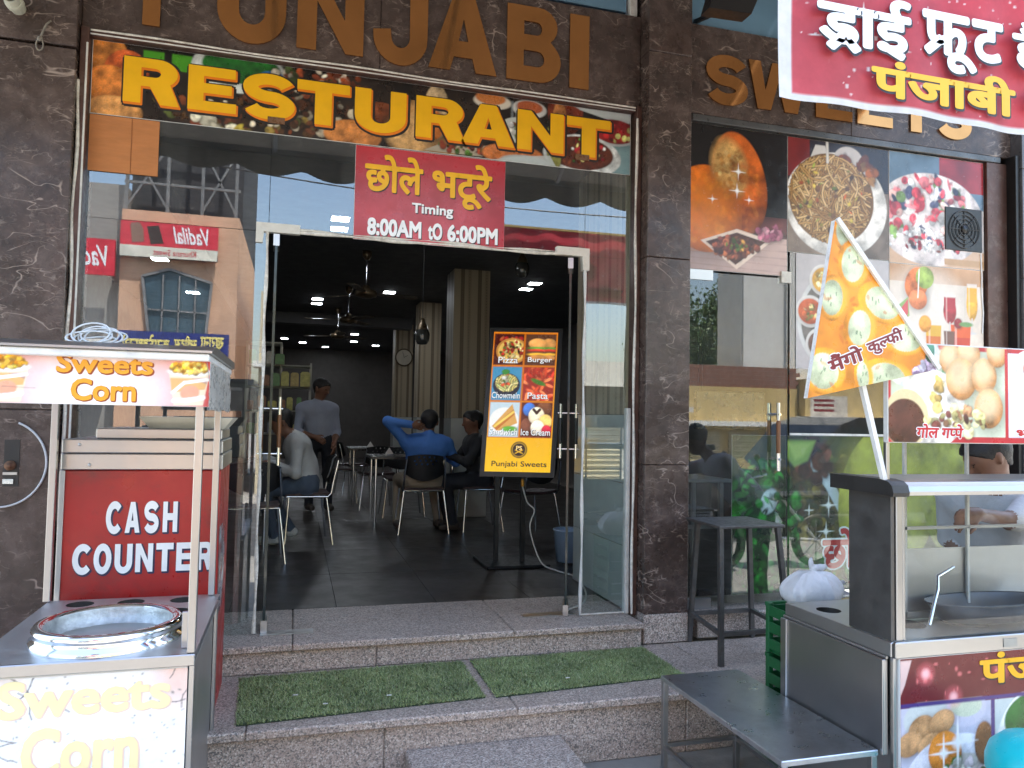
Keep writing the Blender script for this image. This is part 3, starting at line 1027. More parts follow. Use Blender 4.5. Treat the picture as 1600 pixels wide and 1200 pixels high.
# ---------------------------------------------------------------- printed fascia on the transom: RESTURANT
cv = Cv(3.03, .385, 215, (34, 24, 18), 3)
cv.mottle(.25, .9)
A = cv.a
def zx(x): return (x + 1.065) / 3.03 * A          # world x to picture x
for x, y, rx, ry, c in ((.12, .85, .30, .28, (196, 120, 50)), (.42, .62, .28, .30, (186, 84, 36)), (.22, .40, .34, .28, (205, 122, 52)), (.28, .05, .36, .22, (214, 150, 84))):
    cv.ell(x, y, rx, ry, c, shade=.9, tex=.25)
for x in (.62, .98): cv.rect(x, .72, x + .26, .95, (70, 150, 30))
cv.ell(1.85, .86, .62, .34, (214, 220, 214), shade=.2); cv.ell(1.88, .9, .52, .24, (30, 96, 34), shade=.5); cv.ell(2.3, .8, .18, .1, (40, 100, 160))
cv.bits(110, 2.0, .25, 1.2, .3, .06, [(120, 60, 30), (60, 40, 20), (70, 44, 24), (130, 110, 50), (80, 90, 40), (190, 180, 160), (96, 50, 30)])
cv.bits(70, 3.0, .82, .7, .2, .07, [(130, 60, 30), (90, 40, 20), (110, 50, 26), (200, 190, 170), (50, 60, 30)]); cv.bits(60, 3.1, .35, .6, .3, .06, [(60, 34, 22), (80, 46, 28), (40, 26, 20), (160, 150, 130)])
cv.bits(8, 1.4, .05, .5, .08, .09, [(190, 170, 60), (220, 215, 190), (150, 70, 40)])
cv.ell(3.45, .12, .42, .22, (196, 124, 62), shade=.8, tex=.2); cv.ell(3.85, .5, .25, .16, (120, 60, 30), shade=.7)
cv.poly([(4.15, 0), (4.05, .55), (4.35, .75), (4.75, .3), (5.0, 0)], (206, 154, 92), soft=12); cv.ell(4.3, .25, .35, .3, (220, 172, 110), shade=.5, tex=.2, soft=.5)
cv.ell(4.68, .62, .2, .42, (196, 170, 130), shade=.7, tex=.3); cv.ell(4.66, .42, .14, .22, (196, 110, 40), shade=.6)
cv.poly([(4.5, .02), (5.4, .02), (5.6, .12), (5.5, .2), (4.7, .12)], (170, 160, 140)); cv.bits(60, 5.1, .14, .38, .12, .04, [(110, 40, 25), (150, 60, 30), (60, 90, 30), (80, 30, 20)])
cv.ell(5.55, .9, .3, .12, (214, 206, 190)); cv.ell(5.52, .95, .24, .1, (200, 120, 60), tex=.4)
cv.ell(6.15, .86, .28, .14, (206, 206, 200)); cv.ell(6.15, .89, .22, .1, (176, 90, 50), tex=.5)
for x in (5.85, 5.92): cv.rect(x, .55, x + .04, .95, (150, 160, 165), .5)
cv.ell(5.9, .1, .5, .18, (190, 110, 56), shade=.7, tex=.3); cv.ell(6.1, .02, .4, .1, (170, 178, 176))
cv.ell(5.95, .5, .28, .2, (190, 196, 190)); cv.bits(14, 5.95, .5, .2, .13, .05, [(220, 220, 210), (150, 90, 50), (110, 130, 60)])
cv.ell(6.75, .9, .3, .4, (110, 44, 24), shade=.9); cv.ell(6.65, .75, .12, .3, (170, 110, 60), shade=.6)
cv.poly([(6.9, 1), (A, 1), (A, .84), (7.5, .86), (7.0, .96)], (196, 206, 204))
cv.rect(7.1, 0, A, .5, (130, 164, 168)); cv.ell(7.55, .60, .42, .16, (216, 222, 222)); cv.ell(7.6, .68, .38, .2, (150, 26, 30), shade=.6); cv.bits(18, 7.62, .66, .3, .14, .05, [(190, 36, 40), (120, 20, 26), (190, 190, 110)])
cv.ell(7.05, .22, .66, .34, (220, 226, 224), shade=.2); cv.ell(7.02, .26, .56, .27, (92, 40, 22), shade=.3, tex=.3)
cv.bits(34, 7.0, .27, .48, .22, .035, [(222, 214, 200), (150, 30, 40), (60, 110, 40), (120, 60, 30), (200, 190, 120)])
cv.ell(6.55, .28, .12, .34, (150, 150, 70), .2, shade=.6); cv.poly([(5.6, 0), (6.6, 0), (6.5, .16), (5.9, .08)], (190, 200, 200), .8)
cv.shift(.9)
fascia = thing('fascia_banner', 'long printed food banner lettered RESTURANT in yellow across the glass', 'banner', (.45, -.006, 3.155))
MB().box(-1.068, 1.968, -.006, -.002, 3.157, 3.545).obj('backing', white_plastic, fascia)
picture('food_print', fascia, cv, (-1.065, -.0065, 3.159), (3.03, 0, 0), (0, 0, .385), pr)
LR = [('R', -.917, -.645), ('E', -.604, -.36), ('S', -.328, -.055), ('T', -.045, .24), ('U', .27, .56), ('R', .617, .905), ('A', .885, 1.21), ('N', 1.228, 1.522), ('T', 1.542, 1.83)]
for ch, a, b in LR:
    rc = (a, 3.24 - (.006 if ch in 'SU' else 0), b, 3.482 + (.006 if ch == 'S' else 0))
    O_ = (0, -.0066, 0)
    lettering('letter_shadow', fascia, '#' + ch, O_, X1, Z1, rc, inkK, 0, 'round', .0004, grow=.016, shift=(.008, -.010))
    lettering('letter_edge', fascia, '#' + ch, O_, X1, Z1, rc, inkO, 0, 'round', .0012, grow=.004, shift=(.006, -.009))
    lettering('letter', fascia, '#' + ch, O_, X1, Z1, rc, inkY, 0, 'round', .003)
brown_tape = M('brown parcel tape', (.16, .08, .04), .3, 0, .2, 12)
for x, z in ((-.15, 3.232), (1.645, 3.232)):
    MB().box(x - .045, x + .045, -.0135, -.012, z - .018, z + .018).obj('tape', brown_tape, fascia)

# the red timing poster on the glass
cv = Cv(.875, .535, 210, (170, 30, 40), 4)
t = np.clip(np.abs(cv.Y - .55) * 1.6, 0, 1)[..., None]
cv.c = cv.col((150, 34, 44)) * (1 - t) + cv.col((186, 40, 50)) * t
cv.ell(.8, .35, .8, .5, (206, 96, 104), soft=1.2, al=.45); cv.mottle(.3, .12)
ts = thing('timing_poster', 'red poster with yellow Hindi words and opening hours above the doorway', 'poster', (.72, -.006, 2.615))
MB().box(.282, 1.159, -.006, -.002, 2.614, 3.152).obj('backing', white_plastic, ts)
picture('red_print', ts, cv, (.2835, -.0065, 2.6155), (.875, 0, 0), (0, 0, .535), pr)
def tsr(s0, t0, s1, t1): return (.2835 + .875 * s0, 2.6155 + .535 * t0, .2835 + .875 * s1, 2.6155 + .535 * t1)
Ot = (0, -.0066, 0)
for nm, txt_, rc, mt_, r_, k_ in (('lettering', 'छोले', tsr(.06, .52, .44, .93), inkY, .028, 'round'), ('lettering', 'भटूरे', tsr(.50, .42, .91, .93), inkY, .028, 'round'), ('lettering', 'Timing', tsr(.37, .30, .645, .44), inkW, .025, 'square'), ('lettering', '8:00AM', tsr(.085, .055, .435, .24), inkW, .032, 'square'), ('lettering', 'tO', tsr(.48, .055, .575, .24), inkW, .032, 'square'), ('lettering', '6:00PM', tsr(.61, .055, .955, .24), inkW, .032, 'square')):
    lettering('lettering_shadow', ts, txt_, Ot, X1, Z1, rc, inkK, r_, k_, .0004, shift=(.005, -.006))
    lettering(nm, ts, txt_, Ot, X1, Z1, rc, mt_, r_, k_, .0016)

# cardboard patch on the left pane
cbm = M('brown cardboard', C8(176, 112, 62), .75, 0, .12, 6, .08, .1, 30, stretch=(1, 1, 5))
cb = tag(MB().box(-1.066, -.735, -.009, -.004, 2.858, 3.152).obj('cardboard_sheet', cbm), 'square brown cardboard sheet stuck on the left pane below the banner', 'cardboard')
MB().box(-.868, -.864, -.0105, -.0092, 2.86, 3.15).obj('fold_line', M('cardboard fold', C8(140, 84, 42), .8), cb)

# ---------------------------------------------------------------- gold letters on the lintels
pj = thing('letter_sign', 'large gold letters PUNJABI fixed on the marble above the entrance', 'sign', (.4, -.03, 3.64))
for ch, a, b in (('P', -.833, -.56), ('U', -.471, -.116), ('N', -.057, .305), ('J', .358, .668), ('A', .676, 1.084), ('B', 1.144, 1.484), ('I', 1.542, 1.668)):
    dz = -.018 if ch in 'UJ' else 0
    lettering('letter', pj, '#' + ch, (0, -.031, 0), X1, Z1, (a, 3.645 + dz, b, 4.105), gold, 0, 'square', .0, ext=.012)
swt = thing('letter_sign', 'large gold letters SWEETS on the marble above the right bay', 'sign', (3.5, -.03, 3.68))
for ch, a, b in (('S', 2.477, 2.784), ('W', 2.789, 3.235), ('E', 3.307, 3.6), ('E', 3.642, 3.936), ('T', 3.99, 4.285), ('S', 4.318, 4.628)):
    dz = -.012 if ch == 'S' else 0
    lettering('letter', swt, '#' + ch, (0, -.031, 0), X1, Z1, (a, 3.69 + dz, b, 4.01), gold, 0, 'square', .0, ext=.012)

# flood lamp above the middle pillar
fl_ = thing('flood_lamp', 'black square flood lamp bracketed out above the middle pillar', 'lamp', (2.42, -.3, 4.05))
MB().prism([(2.24, 4.03), (2.52, 4.04), (2.60, 4.22), (2.30, 4.24)], (0, -.38, 0), X1, Z1, -.10).obj('housing', black_plastic, fl_)
MB().prism([(2.30, 4.07), (2.48, 4.075), (2.54, 4.20), (2.34, 4.21)], (0, -.383, 0), X1, Z1, -.002).obj('lens', M('lamp lens', (.35, .33, .28), .2, 0, .1, 5), fl_)
MB().bar((2.42, -.29, 4.14), (2.42, .0, 4.22), .03, .02).obj('bracket', black_plastic, fl_)

# ---------------------------------------------------------------- food posters on the right bay glass
def poster(name, label, x0, x1, z0, z1, cv, y=-.006):
    t = thing(name, label, 'poster', ((x0 + x1) / 2, y, z0))
    MB().box(x0, x1, y + .001, y + .004, z0, z1).obj('backing', white_plastic, t)
    picture('food_print', t, cv, (x0 + .001, y, z0 + .001), (x1 - x0 - .002, 0, 0), (0, 0, z1 - z0 - .002), pr_gloss)
    return t
PP = 190
# puffed bread and bean curry
cv = Cv(.722, .95, PP, (22, 18, 20), 11); cv.mottle(.3, .3)
a = cv.a
cv.rect(0, 0, a, .26, (196, 168, 160)); cv.poly([(0, .26), (a, .30), (a, .40), (0, .36)], (120, 60, 60), soft=20)
for k in range(6): cv.line([(0, .04 + k * .04), (a, .02 + k * .05)], .004, (160, 128, 118), .5)
cv.ell(.12, .42, .28, .30, (206, 104, 22), shade=.8, tex=.1)
cv.ell(.38, .62, .21, .36, (198, 96, 30), -.28 + .5, shade=.8, tex=.1); cv.ell(.30, .72, .135, .20, (206, 160, 92), .25, shade=.4, tex=.2, soft=.4)
cv.bits(60, .30, .72, .11, .17, .015, [(190, 130, 60), (220, 182, 120), (170, 104, 40)], .2, .7, .6); cv.bits(70, .12, .42, .22, .24, .03, [(226, 140, 44), (190, 88, 16), (214, 120, 30)], .1, .8, .3); cv.bits(50, .42, .55, .13, .26, .03, [(212, 116, 40), (170, 76, 20), (190, 96, 30)], .1, .8, .3)
cv.ell(.12, .40, .22, .24, (222, 130, 36), soft=.9, al=.6, tex=.1)
cv.poly([(.08, .20), (.36, .30), (.64, .24), (.36, .02)], (226, 206, 190)); cv.poly([(.12, .195), (.36, .275), (.585, .225), (.35, .05)], (72, 34, 28))
cv.bits(120, .35, .165, .19, .075, .019, [(96, 44, 34), (130, 66, 46), (70, 34, 30), (150, 84, 50)], .9); cv.bits(20, .36, .19, .08, .05, .014, [(96, 120, 40), (60, 90, 30), (200, 150, 70)])
cv.bits(24, .62, .30, .09, .05, .03, [(180, 110, 130), (206, 150, 164), (140, 70, 96)], .6)
for x, y, r in ((.37, .70, .05), (.36, .565, .05), (.455, .51, .035), (.17, .49, .035)): cv.star(x, y, r)
poster('food_poster', 'poster of puffed bhatura bread and bean curry beside the middle pillar', 2.388, 3.110, 2.60, 3.55, cv)
# noodles
cv = Cv(.818, .778, PP, (120, 104, 92), 12); cv.mottle(.2, .25); a = cv.a
cv.rect(0, .6, a, 1, (40, 34, 44)); cv.rect(0, .66, .22, 1, (120, 30, 30)); cv.mottle(.15, .25)
cv.poly([(.12, .6), (.28, .96), (.38, .96), (.44, .7)], (214, 210, 206))
cv.ell(.50, .45, .53, .46, (224, 220, 214), shade=.15); cv.ell(.45, .5, .44, .40, (120, 84, 40))
cv.ell(.62, .84, .16, .14, (204, 198, 196)); cv.bits(16, .72, .76, .2, .14, .07, [(150, 84, 36), (180, 130, 70), (120, 60, 30)], .8, .4)
cv.noodles(330, .44, .5, .43, .39, .018, [(178, 136, 76), (196, 158, 96), (150, 108, 54), (206, 172, 116)])
cv.bits(46, .44, .5, .36, .32, .022, [(120, 140, 50), (190, 90, 40), (90, 60, 36), (170, 150, 60)], .7, .3)
cv.line([(.40, 1), (.405, .82)], .03, (200, 196, 190))
poster('food_poster', 'poster of a noodle plate beside the bhatura bread poster', 3.113, 3.932, 2.768, 3.548, cv)
# fruit dessert
cv = Cv(.833, .79, PP, (206, 200, 196), 13); a = cv.a
cv.rect(0, .55, a, 1, (96, 120, 140)); cv.rect(.55, .7, a, 1, (150, 40, 46)); cv.mottle(.2, .3)
cv.rect(0, 0, a, .16, (206, 170, 140)); cv.ell(.45, .42, .6, .42, (226, 214, 210), shade=.2)
cv.bits(120, .42, .48, .52, .32, .05, [(206, 60, 72), (226, 120, 124), (240, 232, 226), (70, 70, 96), (120, 150, 80), (222, 80, 90), (236, 190, 180)], .6, .5)
cv.bits(120, .42, .22, .5, .12, .016, [(244, 240, 236), (226, 214, 206)], .3, .25); cv.bits(18, .45, .2, .4, .08, .025, [(110, 60, 50), (150, 40, 50)])
cv.rect(.60, .02, a, .08, (190, 150, 110))
poster('food_poster', 'poster of a fruit dessert behind the exhaust fan', 3.935, 4.770, 2.758, 3.549, cv)
# thali
cv = Cv(.75, .775, PP, (186, 180, 180), 14); cv.mottle(.4, .08); a = cv.a
cv.ell(.56, .42, .55, .50, (206, 206, 202)); cv.ell(.56, .42, .51, .465, (96, 92, 88), shade=.3)
for x, y, c1, cols in ((.28, .78, (214, 160, 60), [(226, 180, 90), (240, 214, 150)]), (.14, .50, (180, 80, 40), [(196, 96, 50), (120, 120, 50), (224, 190, 130)]), (.24, .22, (96, 66, 60), [(110, 80, 70), (80, 56, 50)])):
    cv.ell(x, y, .145, .14, (226, 222, 216)); cv.ell(x, y, .12, .112, c1, shade=.4); cv.bits(26, x, y, .08, .075, .02, cols, .6)
cv.ell(.62, .45, .22, .2, (224, 200, 150), shade=.4, tex=.2); cv.bits(30, .62, .45, .16, .14, .03, [(214, 170, 96), (230, 214, 180)])
poster('food_poster', 'poster of a round thali with small bowls below the noodles', 3.180, 3.931, 1.99, 2.765, cv)
# drinks
cv = Cv(.822, .605, PP, (222, 206, 190), 15); a = cv.a
cv.rect(0, .8, a, 1, (196, 150, 110)); cv.mottle(.35, .2); cv.ell(.5, .5, .5, .4, (232, 220, 208), soft=.9)
cv.ell(.38, .78, .16, .2, (222, 120, 60), -.4, shade=.5); cv.ell(.5, .86, .13, .13, (150, 170, 80), shade=.3); cv.ell(.4, .6, .13, .12, (226, 130, 80), shade=.5)
cv.line([(.42, .95), (.40, .62)], .018, (240, 236, 226)); cv.poly([(.1, .5), (.26, .62), (.28, .4), (.16, .34)], (150, 180, 110)); cv.poly([(.15, .47), (.26, .6), (.26, .42), (.18, .36)], (214, 90, 96))
def glassful(x, y, w, h, c, stem=.0, c2=None):
    if stem:
        cv.ell(x, y + h * .42, w * 1.12, h * .50, c, shade=.34); cv.rect(x - w * 1.0, y + h * .5, x + w * 1.0, y + h, c); cv.rect(x - w, y + h * .96, x + w, y + h * 1.08, (236, 226, 216), .7)
    else:
        cv.poly([(x - w, y), (x + w, y), (x + w * 1.15, y + h), (x - w * 1.15, y + h)], c)
    if c2: cv.poly([(x - w, y), (x + w, y), (x + w * 1.05, y + h * .5), (x - w * 1.05, y + h * .5)], c2, .7)
    cv.rect(x - w * .7, y, x - w * .45, y + h, (255, 240, 230), .35)
    if stem: cv.rect(x - .008, y - stem, x + .008, y, (210, 200, 196)); cv.ell(x, y - stem, w * .8, .015, (210, 204, 200))
glassful(.14, .1, .10, .3, (206, 60, 70)); glassful(.86, .36, .085, .3, (176, 36, 50), .14); glassful(1.19, .42, .075, .38, (232, 170, 50), .18)
glassful(.62, .05, .10, .26, (220, 170, 60), 0, (206, 70, 50)); glassful(1.02, .03, .13, .3, (222, 90, 40), 0, (190, 40, 40)); glassful(.85, .05, .07, .2, (120, 80, 70)); cv.ell(.5, .32, .09, .1, (226, 150, 60), shade=.3)
cv.ell(.98, .35, .06, .06, (130, 30, 40), shade=.8); cv.ell(1.1, .34, .1, .03, (110, 150, 90)); cv.bits(8, .2, .15, .2, .1, .05, [(206, 80, 70), (150, 170, 90)])
poster('food_poster', 'poster of juice glasses and fruit below the dessert poster', 3.934, 4.758, 2.15, 2.756, cv)
# chickpea curry on the lower glass
cv = Cv(1.96, 1.02, 150, (52, 60, 34), 16); cv.mottle(.25, .5); a = cv.a
cv.bits(520, .75, .45, .75, .45, .048, [(90, 80, 36), (70, 70, 30), (40, 50, 24), (110, 96, 44), (60, 44, 26)], .9)
cv.bits(420, .22, .42, .28, .42, .038, [(36, 120, 40), (24, 96, 34), (50, 136, 50), (20, 60, 26), (16, 44, 20)], .7, .25); cv.bits(200, .7, .14, .6, .14, .034, [(36, 100, 40), (24, 70, 30), (44, 110, 46), (16, 40, 18)], .7, .25)
cv.poly([(.46, .93), (.70, .66), (.80, .50), (.86, .52), (.74, .74), (.56, .97)], (190, 204, 214)); cv.bits(26, .62, .86, .12, .14, .05, [(60, 34, 30), (90, 50, 40)]); cv.poly([(.40, .97), (.62, .97), (.56, .84), (.46, .80), (.40, .86)], (130, 160, 70), soft=3); cv.poly([(.41, .95), (.58, .95), (.53, .87), (.46, .84)], (170, 190, 100), .7, 4); cv.ell(.27, .58, .06, .085, (190, 206, 210), -.4, shade=.3); cv.bits(120, .24, .40, .26, .36, .034, [(36, 120, 40), (24, 96, 34), (20, 60, 26), (14, 40, 18)], .6, .2)
cv.ell(1.20, .58, .40, .52, (150, 150, 60), -.2, shade=.5, tex=.12); cv.ell(1.1, .7, .26, .3, (170, 168, 76), soft=.9, al=.7, tex=.15); cv.ell(1.72, .7, .26, .5, (140, 142, 64), shade=.5)
for x, y, r in ((.72, .55, .06), (.70, .38, .055), (.83, .36, .03), (.57, .52, .03)): cv.star(x, y, r)
cv.shift(1.25)
ch = poster('food_poster', 'big green chickpea curry poster across the lower right glass', 2.715, 4.675, .52, 1.545, cv, .013)
lettering('lettering_edge', ch, 'छोले', (0, .0128, 0), X1, Z1, (3.40, .66, 3.84, .93), inkW, .03, 'round', .0005, grow=.012)
lettering('lettering', ch, 'छोले', (0, .0128, 0), X1, Z1, (3.40, .66, 3.84, .93), inkR, .03, 'round', .0022)

# exhaust fan set into the glass
ex = thing('exhaust_fan', 'black square exhaust fan in the corner of the right bay glass', 'fan', (4.58, -.02, 2.886))
MB().box(4.416, 4.748, -.012, -.002, 2.887, 3.197, 0, .003).obj('plate', black_plastic, ex)
mb = MB()
for r_ in (.135, .105, .075, .045): mb.tube([(4.582 + r_ * math.cos(t), -.018, 3.042 + r_ * math.sin(t)) for t in np.linspace(0, 2 * math.pi, 33)], .0035, 5, cap=False)
for k in range(8): mb.tube([(4.582, -.018, 3.042), (4.582 + .14 * math.cos(k * math.pi / 4), -.016, 3.042 + .14 * math.sin(k * math.pi / 4))], .003, 5)
mb.obj('guard', M('dark grey wire', (.05, .05, .05), .4), ex)
MB().lathe([(0, .0), (.03, .0), (.03, .012), (0, .012)], (4.582, -.013, 3.042), 16, axis='y').obj('hub', black_plastic, ex)
wc = tag(MB().tube([(4.735, -.008, 2.88), (4.742, -.009, 2.7), (4.738, -.009, 2.62), (4.752, -.009, 2.45), (4.742, -.009, 2.30)], .006, 6).obj('cable', white_plastic), 'thin white cable hanging below the exhaust fan', 'cable')

# pillar fittings on the left
pp = thing('pipe_stub', 'cut white pipe stub sticking out of the left pillar near the top', 'pipe', (-1.39, -.1, 3.60))
MB().lathe([(.034, 0), (.034, .12), (.027, .12), (.027, .02)], (-1.38, -.10, 3.605), 20, axis='y').obj('pipe', M('weathered pipe', (.42, .42, .34), .5, 0, .15, 12), pp)
MB().lathe([(.041, .04), (.041, .075), (.034, .075)], (-1.38, -.10, 3.605), 20, axis='y').obj('collar', M('weathered pipe', (.42, .42, .34), .5), pp)
MB().lathe([(.0, .03), (.0268, .03)], (-1.38, -.10, 3.605), 20, axis='y').obj('bore', black_plastic, pp)
rope = M('grey twine', (.20, .18, .15), .9, 0, .3, 40)
kn = thing('cord_loop', 'short knotted cord hanging from the left pillar under the pipe stub', 'cord', (-1.26, -.11, 3.42))
MB().tube([(-1.235, -.103, 3.565), (-1.25, -.115, 3.54), (-1.262, -.12, 3.50), (-1.272, -.12, 3.47)], .005, 6).obj('strand', rope, kn)
mb = MB(); mb.blob((-1.275, -.118, 3.46), .014, 8); mb.tube([(-1.275 + .016 * math.sin(t), -.118, 3.43 - .03 * math.cos(t)) for t in np.linspace(0, 6.28, 12)], .004, 6); mb.obj('knot', rope, kn)
hx = thing('wall_box', 'open socket hole with a rusty valve in the left pillar', 'valve', (-1.315, -.1, 1.249))
rust = M('rusty metal', (.16, .085, .05), .7, .4, .4, 30)
mb = MB(); mb.box(-1.346, -1.280, -.1025, -.1005, 1.249, 1.474); mb.obj('recess', black_plastic, hx)  # flat black plate drawn as the shade inside the hole
MB().lathe([(.0, .03), (.012, .03), (.012, .02), (.024, .018), (.024, 0)], (-1.315, -.103, 1.35), 16, axis='y').obj('valve', rust, hx)
MB().box(-1.345, -1.284, -.112, -.1026, 1.305, 1.318).obj('bracket', steel, hx)
MB().box(-1.345, -1.30, -.110, -.1026, 1.262, 1.285).obj('clip', chrome, hx)
wcirc = [(-1.36 + .20 * math.cos(t), -.112, 1.36 + .21 * math.sin(t)) for t in np.linspace(-1.75, 1.2, 26)]
tag(MB().tube(wcirc, .0055, 6).obj('cable', M('pale grey cable', (.5, .52, .54), .45)), 'pale cable curving over the left marble pillar', 'cable')
# ---------------------------------------------------------------- sheets with real holes
def holed(mb, x0, x1, y0, y1, z, rows, depth=.06, mi=0, mi_in=1, n=28):
    """rows: list of (y_from, y_to, [(cx, cy, r), ...]); every hole gets a ring of quads and a sunk wall"""
    for ya, yb, hs in rows:
        if not hs:
            mb.add([(x0, ya, z), (x1, ya, z), (x1, yb, z), (x0, yb, z)], [(0, 1, 2, 3)], mi); continue
        hs = sorted(hs)
        cuts = [x0] + [(a[0] + b[0]) / 2 for a, b in zip(hs[:-1], hs[1:])] + [x1]
        for (cx, cy, r), xa, xb in zip(hs, cuts[:-1], cuts[1:]):
            cor = [(xb, yb), (xa, yb), (xa, ya), (xb, ya)]
            angs = sorted(set([2 * math.pi * k / n for k in range(n)] + [math.atan2(q - cy, p - cx) % (2 * math.pi) for p, q in cor]))
            out, inn = [], []
            for a in angs:
                c, s_ = math.cos(a), math.sin(a)
                t = min([(xb - cx) / c if c > 1e-9 else 9e9, (xa - cx) / c if c < -1e-9 else 9e9, (yb - cy) / s_ if s_ > 1e-9 else 9e9, (ya - cy) / s_ if s_ < -1e-9 else 9e9])
                out.append((cx + c * t, cy + s_ * t, z)); inn.append((cx + c * r, cy + s_ * r, z))
            k = len(angs)
            mb.add(out + inn, [(i, (i + 1) % k, k + (i + 1) % k, k + i) for i in range(k)], mi)
            low = [(p[0], p[1], z - depth) for p in inn]
            mb.add(inn + low, [(i, (i + 1) % k, k + (i + 1) % k, k + i) for i in range(k)], mi_in)
            mb.add(low, [tuple(range(k))], mi_in)
    return mb
hole_in = M('dark hole inside', (.05, .045, .04), .5, .5)

# ---------------------------------------------------------------- sweet corn cart
cart = thing('corn_cart', 'steel sweet corn cart with printed roof panel, posts and round cooking pot', 'cart', (-.6, -1.24, 0))
MB().box(-.915, -.305, -1.645, -.835, .13, .815, 0, .004).obj('body', steel_dark, cart)
for x in (-.90, -.305):
    for y in (-1.63, -.85):
        MB().box(x - .016, x + .016, y - .016, y + .016, 0, .13).obj('leg', steel, cart)
MB().box(-.303, -.285, -1.655, -1.615, .05, .82, 0, .002).obj('corner_post', steel, cart)
MB().box(-.303, -.289, -.87, -.83, .05, .82, 0, .002).obj('corner_post', steel, cart)
MB().box(-.93, -.283, -1.672, -1.655, .815, .852, 0, .003).obj('rim', steel, cart)
mb = MB()
holed(mb, -.93, -.285, -1.655, -.82, .851, [(-1.655, -1.20, []), (-1.20, -1.0, [(-.80, -1.085, .05), (-.42, -1.085, .05)]), (-1.0, -.82, [(-.80, -.90, .05), (-.615, -.90, .05), (-.42, -.90, .05)])], .10)
mb.box(-.93, -.285, -1.654, -.82, .818, .824)
mb.obj('tray', [M('worn steel worktop', (.60, .60, .59), .46, 1.0, .08, 3, .05), hole_in], cart)
pot = MB().lathe([(.238, .8515), (.238, .868), (.226, .874), (.226, .892), (.231, .902), (.222, .914), (.205, .916), (.196, .908)], (-.585, -1.415, 0), 56).obj('cooking_pot', chrome, cart)
frost = M('limescaled pot inside', (.46, .47, .46), .45, .7, .35, 22, .1, .3, 70)
MB().lathe([(.196, .908), (.192, .895), (.190, .842), (.15, .838), (.0, .836)], (-.585, -1.415, 0), 56).obj('pot_inside', frost, pot)
for x, y, z0 in ((-.298, -1.648, .853), (-.905, -1.648, .853), (-.318, -.835, .853), (-.935, -.835, .853)):
    MB().box(x - .0125, x + .0125, y - .0125, y + .0125, z0, 1.80, 0, .002).obj('post', steel, cart)
MB().box(-.335, -.311, -1.60, -1.585, .853, .97, 0, .002).obj('bracket', steel, cart)
MB().box(-.945, -.272, -1.70, -.80, 1.787, 1.812, 0, .004).obj('roof_lip', M('white painted edge', (.78, .78, .77), .4, 0, .1, 7, .1, dirt=(.3, .27, .24), dirt_amt=.2, dscale=9), cart)
roof = MB().add([(-.955, -1.71, 1.8125), (-.262, -1.71, 1.8125), (-.262, -.79, 1.8125), (-.955, -.79, 1.8125), (-.955, -1.71, 1.820), (-.262, -1.71, 1.820), (-.262, -1.60, 1.842), (-.955, -1.60, 1.842), (-.955, -.79, 1.842), (-.262, -.79, 1.842)],
    [(3, 2, 1, 0), (0, 1, 5, 4), (4, 5, 6, 7), (7, 6, 9, 8), (8, 9, 2, 3), (1, 2, 9, 6, 5), (0, 4, 7, 8, 3)]).obj('roof', steel, cart)
plw = M('crumpled clear plastic', (.50, .49, .46), .3, .1, .2, 9, .1, .35, 12)
mb = MB()
nb = 14
pts = []
for i in range(nb):
    for j in range(5):
        y = -1.69 + i * .85 / (nb - 1); z = 1.63 + j * .155 / 4
        pts.append((-.274 + .008 * math.sin(i * 2.1 + j) + .004 * math.sin(i * 5.3), y, z + (.006 * math.sin(i * 3) if j == 0 else 0)))
mb.add(pts, [(i * 5 + j, i * 5 + j + 5, i * 5 + j + 6, i * 5 + j + 1) for i in range(nb - 1) for j in range(4)], 0, True)
mb.obj('side_panel', plw, cart)
# roof print
cv = Cv(.66, .146, 330, (255, 255, 255), 21); a = cv.a
d = np.clip(np.hypot((cv.X - a / 2) / (a / 2), (cv.Y - .2) * .55), 0, 1)[..., None] ** 2
cv.c = cv.col((250, 244, 240)) * (1 - d) + cv.col((214, 74, 70)) * d
for cx in (.55, a - .42):
    cv.poly([(cx - .42, .76), (cx + .42, .76), (cx + .30, .02), (cx - .30, .02)], (246, 226, 196)); cv.poly([(cx - .39, .62), (cx + .38, .62), (cx + .33, .38), (cx - .35, .3)], (226, 168, 84), .8); cv.poly([(cx + .05, .62), (cx + .38, .64), (cx + .36, .5)], (150, 110, 150), .5); cv.ell(cx + .02, .30, .2, .16, (238, 170, 140), .2); cv.line([(cx - .33, .3), (cx - .1, .52), (cx + .38, .6)], .07, (252, 250, 246), round_=False); cv.line([(cx - .3, .12), (cx, .14), (cx + .3, .2)], .1, (252, 250, 246), .8, False)
    cv.ell(cx, .76, .44, .10, (250, 246, 240)); cv.bits(170, cx, .85, .37, .12, .05, [(232, 170, 40), (240, 190, 70), (214, 140, 24), (248, 206, 110)], .8, .8)
cv.line([(.1, .45), (.3, .3), (.2, .2)], .01, (90, 80, 76)); cv.line([(.5, .34), (1.1, .32)], .012, (120, 110, 100), .7)
MB().box(-.932, -.27, -1.668, -1.662, 1.640, 1.788).obj('roof_panel', white_plastic, cart)
picture('corn_print', cart, cv, (-.931, -1.6685, 1.641), (.66, 0, 0), (0, 0, .146), pr)
Oc = (0, -1.6687, 0)
inkC = ink('corn yellow ink', C8(232, 160, 40)); inkCd = ink('brown ink', C8(150, 70, 30))
for tx, rc, sh in (('Sweets', (-.715, 1.738, -.44, 1.80), (.003, -.003)), ('Corn', (-.672, 1.652, -.487, 1.722), (.002, -.002))):
    lettering('lettering_edge', cart, tx, Oc, X1, Z1, rc, inkCd, .03, 'round', .0003, shift=sh, grow=.0015)
    lettering('lettering', cart, tx, Oc, X1, Z1, rc, inkC, .03, 'round', .0016)
